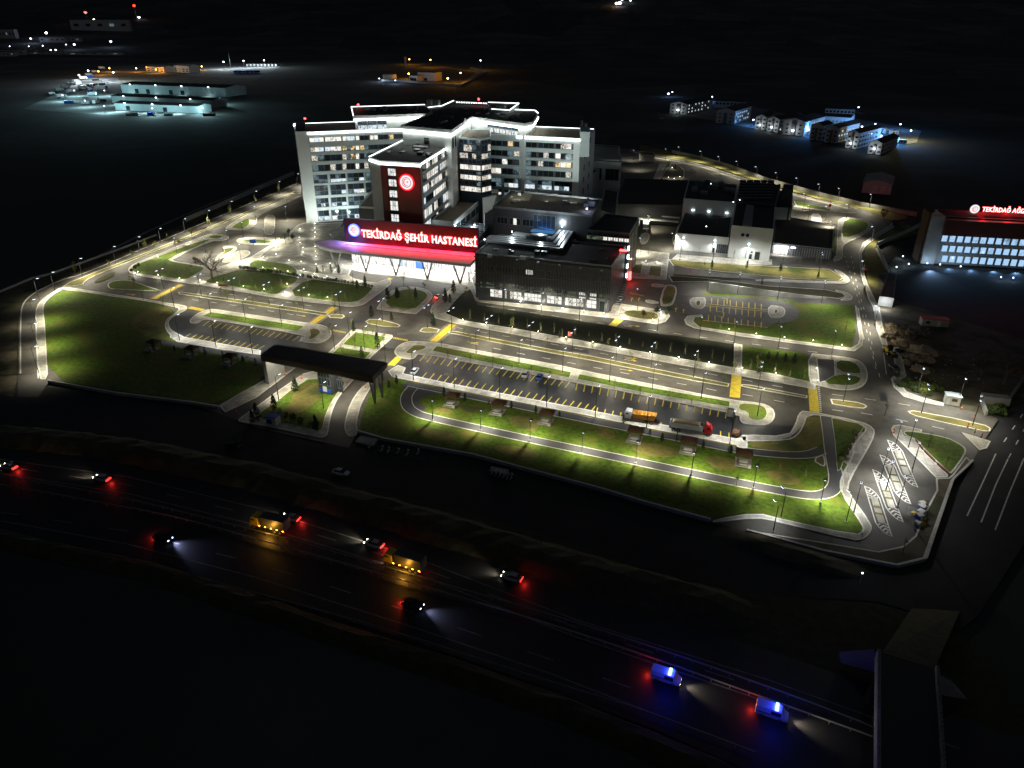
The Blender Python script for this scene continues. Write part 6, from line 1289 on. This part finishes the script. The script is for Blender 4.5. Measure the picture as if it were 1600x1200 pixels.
plant(TS, "1100,420 1195,398 1013,398 1035,396 1065,396 1092,398 1146,404 1250,411 1275,412 1320,520 1332,528 1382,650 1075,470 1125,515 1148,514 1190,508 1215,512", 'staked sapling by the upper roads', 'upper road saplings', 1.0)
plant(TS, "1450,700 1460,713 1476,733 1330,690 1316,700 1345,845 1410,865 1445,800 1218,735 1183,735 1258,745 1150,760", 'staked sapling near the bus bays', 'bus bay saplings', .9)
plant(TR_, "451,376 446,380 458,378 452,370", 'bushy olive tree on the plaza', 'plaza olives', .9)
plant(TR_, "213,424 218,420 207,428", 'dark shrub at the garden corner', 'garden corner shrubs', .6)
plant(TR_, "1005,498 1040,495 1043,492 1026,494 1400,595", 'dark shrub in the planted island', 'island shrubs', .6)
for i, p in enumerate((along("376,420 420,426 478,434", 1.45)+along("482,435 530,441 586,450", 1.45))[:49]): TB.put(p, R.uniform(0, 6), 'clipped dark bush edging the plaza, '+ORD[i]+' along the row from the court', 'row of bushes edging the plaza', R.uniform(.8, 1.2))
for i, p in enumerate(along("436,648 470,662 500,668", 3.2)): TB.put(p, R.uniform(0, 6), 'dark low shrub along the gate island tip, '+ORD[i]+' from the blue kiosk', 'gate island shrubs', R.uniform(1.0, 1.6))
# big bare tree
def bare_tree(loc, h, label, seed, m='bark'):
    r = random.Random(seed); t = thing('bare_tree', label, 'tree', loc); tr = MB(); br = MB()
    def grow(p, d, L_, rr, lv):
        q = p+d*L_; (tr if lv == 0 else br).tube(p, q, rr, rr*.72, 6 if lv < 2 else 3)
        if lv >= 5: return
        for k in range(4 if lv < 2 else 3):
            a = Vector((r.gauss(0, 1), r.gauss(0, 1), r.gauss(0, .5))); nd = (d*(.75 if lv else .55)+a.normalized()*.75+Vector((0, 0, .12))).normalized(); grow(q, nd, L_*r.uniform(.62, .82), rr*.6, lv+1)
    grow(Vector((0, 0, 0)), Vector((.03, 0, 1)), h*.26, h*.03, 0); part('trunk', tr, m, t); part('branches', br, m, t); return t
bare_tree(P(332, 437), 16, 'big spreading bare tree at the garden edge by the boulevard', 4)
bare_tree(P(1568, 600), 14, 'dark tangled bare tree behind the rubble', 8); bare_tree(P(1395, 352), 5, 'small bare tree at the bend of the service road', 5)
t = thing('leafy_tree', 'sunlit-looking yellow-green bush tree at the bend of the back road', 'tree', P(1380, 340)); t['label'] = 'yellow-green bushy tree at the bend of the back road'; part('trunk', MB().tube((0, 0, 0), (0, 0, 2), .2, .12), 'bark', t); part('crown', MB().leaves((0, 0, 3), 2.2, 300, .35), 'leaf_yellow', t)
for i, (x, y, m_, s) in enumerate(((1408, 604, 'leaf', 1.3), (1416, 600, 'leaf', 1.5), (1424, 606, 'leaf', 1.6), (1431, 612, 'leaf', 1.4), (1438, 606, 'leaf_yellow', 1.7), (1442, 614, 'leaf_yellow', 1.3), (1451, 611, 'leaf_yellow', 1.5), (1459, 608, 'leaf', 1.4), (1468, 612, 'leaf', 1.2), (1450, 618, 'leaf', 1.0), (1550, 645, 'leaf', 1.8), (1560, 640, 'leaf', 1.6), (1566, 648, 'leaf', 1.5))):
    t = thing('bush', ('yellowish' if m_ == 'leaf_yellow' else 'green')+' bush beside the crossroads pavement, '+ORD[i]+' counted from the road bend', 'bush', P(x, y), 0, 'bushes by the crossroads'); part('crown', MB().leaves((0, 0, s*.6), s, 260, .26, sq=.7), m_, t)
b = MB(); r = random.Random(5)
for s, wd, n in (("-60,676 100,692 200,706 400,748 640,814 900,890 1200,977", 10, 5200), ("-60,830 120,870 240,895 400,950 560,1004 700,1046 860,1104 1030,1175", 4, 2200)):
    for p in along(s, .06*200/ (n/400)):
        if len(b.f) > 26000: break
        c = p+Vector((r.uniform(-wd/2, wd/2), r.uniform(-wd/2, wd/2), r.uniform(.2, 1.6))); u = Vector((r.gauss(0, .3), r.gauss(0, .3), 1)).normalized()*r.uniform(.3, .9); v = Vector((r.gauss(0, 1), r.gauss(0, 1), 0)).normalized()*.12
        b.add([c-v, c+v, c+u], [(0, 1, 2)])
o = part('roadside_scrub', b, 'scrub'); tag(o, 'dry scrub and weeds on the highway banks', 'scrub'); o['kind'] = 'stuff'

# ================================================================ WALLS, SHELTERS, SMALL THINGS
def wallrun(name, label, s, h, th, m, cap=None, seg=6.0, cat='wall'):
    t = thing(name, label, cat, pp(s)[0]); pts = pp(s)
    for a, b in zip(pts, pts[1:]):
        n = max(1, round((b-a).length/seg))
        for i in range(n):
            c, d = a.lerp(b, i/n), a.lerp(b, (i+.985)/n); bp('wall_panel', MB().beam(c+Vector((0, 0, -.2)), d+Vector((0, 0, -.2)), th, h+.2), m, t)
        if cap: bp('coping', MB().beam(a+Vector((0, 0, h+.005)), b+Vector((0, 0, h+.005)), th+.15, .08), cap, t)
    return t
wallrun('retaining_wall', 'long retaining wall with a pale coping below the park lawn', "559,676 600,688 740,713 860,745 935,765 1000,785 1110,815", .7, .4, 'concrete', 'kerb', 12)
wallrun('retaining_wall', 'retaining wall with a pale coping below the dark west lawn', "76,597 180,616 300,631 343,638", .7, .4, 'concrete', 'kerb', 12)
wallrun('retaining_wall', 'angular retaining wall around the bus bays', "1166,831 1290,864 1400,886 1446,875 1488,752 1519,722", .6, .4, 'concrete', 'kerb', 12)
wallrun('boundary_wall', 'pale panelled boundary wall behind the ring road', "290,347 345,323 400,299 460,273", 2.6, .3, 'concrete', None, 5)
wallrun('boundary_wall', 'low broken boundary wall along the west verge', "0,457 50,436 82,428 135,409 190,389 245,368", .8, .3, 'concrete', None, 9)
wallrun('boundary_wall', 'pale panelled boundary wall behind the back road', "1050,239 1100,250 1140,262 1200,284 1280,306 1345,322 1420,336 1432,338", 2.4, .3, 'concrete', None, 6)
f = MB(); 
for a, b in zip(pp("1108,458 1180,461 1300,467"), pp("1180,461 1300,467 1318,468")): pass
def taper(name, label, a, b, h0, h1, m, th=.5):
    t = thing(name, label, 'wall', P(*a)); A, B_ = P(*a), P(*b); d = (B_-A).normalized(); q = Vector((-d.y, d.x, 0))*(th/2); z0, z1 = Vector((0, 0, h0)), Vector((0, 0, h1))
    bp('wall', MB().add([A-q, B_-q, B_+q, A+q, A-q+z0, B_-q+z1, B_+q+z1, A+q+z0], [(3, 2, 1, 0), (4, 5, 6, 7), (0, 1, 5, 4), (1, 2, 6, 5), (2, 3, 7, 6), (3, 0, 4, 7)]), m, t); return t
taper('ramp_wall', 'tapering pale retaining wall beside the upper car park', (1107, 458), (1290, 467), 4.8, .3, 'concrete')
taper('ramp_wall', 'long tapering retaining wall under the dry strip', (1052, 428), (1185, 437), 3.8, .2, 'concrete')
for i, (x, y) in enumerate(((1073, 429), (1080, 430))): tag(part('warning_board', MB().box(0, 0, .8, 1.2, .15, 2), 'red_board', None, P(x, y)), 'red warning board on the ramp wall, '+ORD[i]+' from the clinic', 'sign', 'red boards on the ramp wall')
# picnic shelters
def make_shelter():
    t = thing('picnic_shelter', 'x x x x', 'picnic shelter'); part('pad', MB().box(0, -.8, .09, 4.0, 4.4, .1), 'plaza', t)
    for a in (-1.6, 1.6):
        for b_ in (-1.2, 1.8): part('post', MB().box(a, b_, .19, .16, .16, 2.3), 'timber', t)
    rf = MB().add([(-2.1, -1.5, 2.5), (2.1, -1.5, 2.5), (2.1, 2.4, 2.5), (-2.1, 2.4, 2.5), (-.7, .45, 3.5), (.7, .45, 3.5)], [(0, 1, 5, 4), (2, 3, 4, 5), (1, 2, 5), (3, 0, 4), (3, 2, 1, 0)]); part('roof', rf, 'timber', t)
    tb = part('table', MB().box(0, -1.5, .85, 2.0, .9, .08), 'facade_white', t)
    for s in (1, -1): part('bench', MB().box(0, -1.5+s*1.0, .55, 2.0, .35, .07), 'facade_white', t)
    for s in (1, -1): part('table_leg', MB().box(s*.8, -1.5, .19, .1, 1.9, .36), 'timber', t)
    part('grill', MB().box(1.6, -3.0, .19, .7, .6, .9), 'concrete', t); return t
SH = Series(make_shelter)
for i, (x, y) in enumerate(((707, 630), (779, 642), (854, 657), (992, 685), (1075, 702), (1161, 721))): SH.put(P(x, y, 0), AZ, 'brown hip-roofed picnic shelter on the park lawn, '+ORD[i]+' from the gate', 'park picnic shelters', 1.0)
for i, (x, y) in enumerate(((241, 545), (300, 555), (360, 567))): SH.put(P(x, y, .06), AZ, 'brown hip-roofed picnic shelter by the west car park, '+ORD[i]+' from the ring road', 'west picnic shelters', 1.0)
# benches and shelters at the bus bays
for i, (x, y) in enumerate(((1339, 680), (1334, 690), (1329, 700), (1321, 714), (1325, 708))):
    t = thing('street_bench', 'timber bench beside the bus bay pavement, '+ORD[i]+' from the crossroads', 'bench', P(x, y, .13), rad(60), 'bus bay benches'); part('seat', MB().box(0, 0, .42, 2.2, .5, .08), 'timber', t); part('backrest', MB().box(0, .28, .5, 2.2, .08, .5), 'timber', t); part('leg', MB().box(-.8, 0, 0, .1, .4, .42), 'pole_metal', t); part('leg', MB().box(.8, 0, 0, .1, .4, .42), 'pole_metal', t)
for i, (a, b) in enumerate((((1430, 688), (1441, 703)), ((1444, 706), (1460, 722)), ((1464, 726), (1481, 741)))):
    t = thing('hoarding', 'low red-brown board edging the slab, '+ORD[i]+' from the crossroads', 'fence', P(*a), 0, 'boards edging the slab'); bp('board', MB().beam(P(*a, .1), P(*b, .1), .15, .7), 'red_panel', t)
for i, (x, y, m_, w_, h, a) in enumerate(((1440, 797, 'blue_board', 1.3, 1.2, 20), (1438, 804, 'facade_white', 1.3, 1.0, 30), (1436, 811, 'blue_board', 1.3, 1.2, 10), (1433, 820, 'facade_white', 1.0, .7, 40), (1441, 790, 'facade_white', 1.2, .8, 15))):
    t = thing('portable_cabin', ('blue' if m_[0] == 'b' else 'white')+' portable cabin at the road edge by the bus bays, '+ORD[i]+' in the cluster', 'cabin', P(x, y), rad(a)); part('body', MB().box(0, 0, 0, w_, w_, h), m_, t); part('roof', MB().box(0, 0, h, w_+.15, w_+.15, .15), 'facade_white', t); part('door', MB().box(0, -w_/2-.03, .1, w_*.5, .05, h*.85), 'white_panel', t)
for i, (x, y, s) in enumerate(((1428, 803, .8), (1443, 811, .7), (1441, 819, .8), (1315, 718, .9), (1321, 717, .9))):
    b = MB().ball((0, 0, .25), s, 9, 5, .35, .35); tag(part('tarpaulin', b, 'car_yellow' if i < 3 else 'leaf_yellow', None, P(x, y)), 'crumpled yellow tarpaulin on the ground, '+ORD[i]+' around the bus bays', 'tarpaulin', 'yellow tarpaulins')
t = thing('skip_trailer', 'small open skip trailer with rubble at the end of the long car park', 'skip', P(1141, 650), AZ+rad(90)); part('box', MB().box(0, 0, .5, 3.0, 1.9, .25), 'grey_metal', t)
for (x, y, sx, sy) in ((0, .95, 3, .08), (0, -.95, 3, .08), (1.46, 0, .08, 1.8), (-1.46, 0, .08, 1.8)): part('side', MB().box(x, y, .75, sx, sy, 1.0), 'grey_metal', t)
part('load', MB().box(0, 0, .75, 2.8, 1.75, .7, top=.8), 'sand', t); wheel_set(t, (0,), .95, .35)
b = MB().ball((0, 0, 1.0), 1.3, 10, 6, .8, .2); tag(part('rubble_bag', b, 'timber', None, P(1150, 681)), 'round dark red-brown heap at the end of the long car park', 'heap')
# stair wells and huts
t = thing('blue_kiosk', 'small blue roofed kiosk with a white side on the gate island', 'kiosk', P(428, 662), AZ); part('body', MB().box(0, 0, .13, 3.0, 2.4, 2.3), 'facade_white', t); part('roof', MB().box(0, 0, 2.43, 3.2, 2.6, .25), 'blue_board', t); part('shutter', MB().box(-.5, -1.23, .6, 1.6, .06, 1.3), 'navy', t); part('side_panel', MB().box(-1.53, 0, .3, .06, 2.2, 2.0), 'navy', t)
t = thing('blue_sign_kiosk', 'bright blue box sign beside the small court', 'sign', P(396, 383), 0); part('post', MB().box(0, 0, .1, .3, .3, 1), 'grey_metal', t); part('panel', MB().box(0, 0, 1.1, 3.0, .6, 1.8), 'blue_board', t); lamp_obj('sign_light', 'POINT', P(396, 384.5, 3.5), 120, (1, 1, 1), t)
t = thing('white_kiosk', 'white security kiosk with one dark window by the crossroads', 'kiosk', P(1486, 630), rad(-20)); part('body', MB().box(0, 0, .02, 3.8, 2.6, 2.7), 'facade_white', t); part('roof', MB().box(0, 0, 2.72, 4.3, 3.1, .2), 'facade_cyan', t); part('window', MB().box(.4, -1.33, 1.2, 1.4, .06, .9), 'timber', t); part('door', MB().box(-1.2, -1.33, .05, .8, .06, 2.1), 'white_panel', t)
t = thing('concrete_culvert', 'angular concrete culvert wall beside the crossing highway', 'wall', P(1550, 640)); bp('slab', MB().beam(P(1533, 627), P(1574, 631), 3.0, 2.2), 'concrete', t); bp('wing_wall', MB().beam(P(1574, 631), P(1602, 590), .5, 2.0), 'concrete', t); bp('wing_wall', MB().beam(P(1533, 630), P(1540, 650), .5, 1.6), 'concrete', t)
t = thing('site_container', 'grey site container with a faded pink roof on the dark building ground', 'container', P(1458, 508), rad(-10)); part('body', MB().box(0, 0, 0, 9, 3, 2.6), 'concrete', t); part('roof', MB().box(0, 0, 2.6, 9.4, 3.4, .2), 'red_board', t); part('window', MB().box(-2.5, -1.54, 1, 1.4, .06, 1), 'glass_dark', t); part('door', MB().box(1.2, -1.54, .1, 1.0, .06, 2.1), 'facade_white', t)
for i, (x, y, s, m_) in enumerate(((1387, 527, 2.6, 'rubble'), (1396, 522, 1.7, 'rubble'), (1410, 537, 2.8, 'sand'), (1400, 536, 2.0, 'sand'), (1418, 556, 2.2, 'rubble'), (1438, 552, 5.0, 'sand'), (1430, 562, 2.8, 'rubble'), (1417, 567, 1.8, 'rubble'), (1436, 578, 3.0, 'rubble'), (1447, 562, 2.8, 'rubble'), (1393, 510, 2.2, 'rubble'), (1420, 520, 1.6, 'rubble'), (1448, 580, 2.2, 'earth'))):
    tag(part('spoil_heap', MB().ball((0, 0, 0), s, 12, 7, .55, .28), m_, None, P(x, y)), 'pale heap of '+('sand' if m_ == 'sand' else 'broken rubble')+' beside the service road, '+ORD[i]+' in the row', 'heap', 'spoil heaps')
b = MB(); r = random.Random(11)
for _ in range(420):
    c = P(r.gauss(1395, 8), r.gauss(514, 4)) if r.random() < .5 else (P(r.gauss(1425, 14), r.gauss(521, 5)) if r.random() < .6 else P(r.uniform(1395, 1540), r.uniform(550, 600))); s = r.uniform(.12, .5); b.box(c.x, c.y, 0, s*1.6, s, s, r.uniform(0, 3), .7)
o = part('rubble', b, 'rubble'); tag(o, 'scattered stones and scrap on the building ground', 'rubble'); o['kind'] = 'stuff'
t = thing('wheel_loader', 'yellow wheel loader parked at the kerb of the service road', 'loader', P(1388, 553), rad(-85)); part('body', MB().box(-.8, 0, .9, 2.6, 1.7, 1.1), 'car_yellow', t); part('cab', MB().box(.2, 0, 1.5, 1.3, 1.4, 1.6), 'glass_dark', t); part('bucket', MB().box(3.2, 0, .2, .9, 2.5, 1.0, top=.8), 'rubber', t); part('arm', MB().box(2.0, 0, .9, 2.2, .4, .4), 'car_yellow', t); wheel_set(t, (-1.5, 1.3), 1.0, .7, .5)
# barrier posts, signs
for i, (x, y) in enumerate(((446, 586), (472, 592), (542, 603), (571, 606), (370, 645), (1396, 677), (1512, 668), (1523, 676), (1522, 655), (1502, 640), (1533, 684))):
    t = thing('barrier_post', 'orange and white traffic post, '+ORD[i]+' counted from the gate', 'traffic post', P(x, y, .1), 0, 'orange traffic posts'); part('post', MB().tube((0, 0, 0), (0, 0, 1.4), .22, .16), 'orange_plastic', t); part('band', MB().tube((0, 0, .6), (0, 0, .85), .23, .21), 'white_paint', t)
t = thing('red_notice', 'small red notice on the hedge slope', 'sign', P(890, 530), AZ); part('post', MB().box(0, 0, .3, .1, .1, 1), 'pole_metal', t); part('panel', MB().box(0, 0, 1.2, 1.2, .1, 1.6), 'red_board', t)
t = thing('red_notice', 'small red notice at the kerb of the back court', 'sign', P(1296, 326), AZ); part('post', MB().box(0, 0, .1, .1, .1, 1), 'pole_metal', t); part('panel', MB().box(0, 0, 1.0, 1.2, .1, 1.6), 'red_board', t)
t = thing('red_barrier', 'red and white plastic barrier on the east pavement', 'barrier', P(1351, 423), rad(100)); part('red_half', MB().box(-.8, 0, .13, 1.6, .4, .9), 'red_board', t); part('white_half', MB().box(.8, 0, .13, 1.6, .4, .9), 'white_paint', t)
t = thing('brick_planter', 'long brown planter on the garden pavement', 'planter', P(349, 447), rad(-14)); part('box', MB().box(0, 0, .13, 4, 1.2, .6), 'red_panel', t); part('soil', MB().box(0, 0, .73, 3.7, .9, .05), 'earth', t)
t = thing('stone_table', 'low stone slab on the forecourt island', 'bench', P(621, 484), rad(-20)); part('top', MB().box(0, 0, .5, 7, 1.6, .25), 'paving_warm', t); part('foot', MB().box(0, 0, .13, 6, 1.0, .37), 'concrete', t)
raised('roof_slab', "555,692 563,683 591,688 583,699", 0, .5, 'concrete', 0, False); raised('roof_slab', "765,738 768,731 795,736 791,744", 0, .5, 'concrete', 0, False)
def make_moto():
    t = thing('motorcycle', 'x x x x', 'motorcycle'); part('frame', MB().box(0, 0, .45, 1.0, .28, .4, top=.7), 'car_silver', t); part('seat', MB().box(-.35, 0, .82, .7, .28, .12), 'rubber', t); part('handlebar', MB().box(.45, 0, 1.0, .06, .7, .06), 'chrome', t); part('windshield', MB().box(.55, 0, .9, .06, .45, .5), 'car_white', t)
    for x in (-.65, .65): part('wheel', MB().tube((x, -.07, .32), (x, .07, .32), .32, n=10), 'rubber', t)
    return t
MO = Series(make_moto)
for i, (x, y) in enumerate(((577, 702), (596, 707), (606, 709), (621, 711), (636, 713), (652, 712))): MO.put(P(x, y), AZ+rad(80), 'motorcycle parked on the frontage road by the gate, '+ORD[i]+' in line', 'motorcycles by the gate', 1.3)
for i, (x, y) in enumerate(((768, 743), (774, 745), (780, 747), (786, 749), (792, 750), (798, 751))): MO.put(P(x, y), AZ+rad(80), 'motorcycle parked beside the pale slab below the park, '+ORD[i]+' in line', 'motorcycles below the park', 1.3)
t = thing('signal_post', 'slender pale marker post standing on the dark bank', 'post', P(1343, 912)); part('post', MB().tube((0, 0, 0), (0, 0, 2.6), .09, .05), 'white_paint', t); part('lamp_head', MB().box(0, 0, 2.6, .3, .2, .2), 'led_soft', t)
# guard rails of the highway
for s, lab in (("-60,738 0,746 125,767 225,788 300,807 400,832 560,876 700,918 840,958 1000,1008 1200,1077 1363,1140", 'steel guard rail on the far side of the highway median'), ("-60,750 0,759 150,787 275,810 400,845 560,890 700,931 840,973 1000,1025 1200,1097 1362,1155", 'steel guard rail on the near side of the highway median'), ("-60,815 0,831 100,857 200,877 400,930 600,985 840,1063 1000,1112 1180,1180", 'pale edge rail along the near shoulder of the highway')):
    t = thing('guard_rail', lab, 'guard rail', pp(s)[0]); pts = smooth_line(pp(s)); f = MB()
    for a, b in zip(pts, pts[1:]): f.beam(a+Vector((0, 0, .5)), b+Vector((0, 0, .5)), .08, .3)
    bp('rail', f, 'metal', t); f = MB()
    for p in along(s, 3.0): f.box(p.x, p.y, -.05, .12, .12, .72)
    o = bp('rail_post', f, 'metal', t); o['kind'] = 'stuff'
# road bridge over the highway
Br = thing('road_bridge', 'dark concrete road bridge crossing the highway at the corner', 'bridge', P(1420, 1130)); zb_ = 6.0
dk = [P(1372, 1020, zb_), P(1463, 1046, zb_), P(1478, 1290, zb_), P(1371, 1290, zb_)]; bp('deck', MB().prism(dk, 4.8, zb_), 'highway', Br)
for k in range(34):
    for a, b in ((dk[0], dk[3]), (dk[1], dk[2])): q = a.lerp(b, k/33); bp('railing_post', MB().box(q.x, q.y, zb_+.9, .1, .1, .7), 'grey_metal', Br)
for a, b in ((dk[0], dk[3]), (dk[1], dk[2])): bp('parapet', MB().beam(Vector((a.x, a.y, zb_-1.4)), Vector((b.x, b.y, zb_-1.4)), .5, 2.3), 'concrete', Br)
ra = [P(1378, 1020, zb_-.02), P(1460, 1045, zb_-.02), P(1500, 955, .02), P(1425, 950, .02)]; bp('approach', MB().add(ra+[Vector((q.x, q.y, -.3)) for q in ra], [(0, 1, 2, 3), (0, 4, 5, 1), (1, 5, 6, 2), (2, 6, 7, 3), (3, 7, 4, 0)]), 'scrub', Br)
bp('wing_wall', MB().add([P(1312, 1022, 1.5), P(1368, 1018, 4.8), P(1366, 1050, .2), P(1314, 1036, .2)], [(0, 1, 2, 3)]).add([q+Vector((.05, .5, 0)) for q in (P(1312, 1022, 1.5), P(1368, 1018, 4.8), P(1366, 1050, .2), P(1314, 1036, .2))], [(3, 2, 1, 0)]), 'concrete', Br)
bp('wing_wall', MB().add([P(1466, 1056, 4.8), P(1488, 1066, 3.5), P(1512, 1093, .2), P(1470, 1086, .2)], [(0, 1, 2, 3)]).add([q+Vector((.05, .5, 0)) for q in (P(1466, 1056, 4.8), P(1488, 1066, 3.5), P(1512, 1093, .2), P(1470, 1086, .2))], [(3, 2, 1, 0)]), 'concrete', Br)
for y in (1090, 1140, 1180): c = P(1420, y+30, 0); bp('pier', MB().box(c.x, c.y, -.1, 1.0, 6, 4.9, AH), 'concrete', Br)
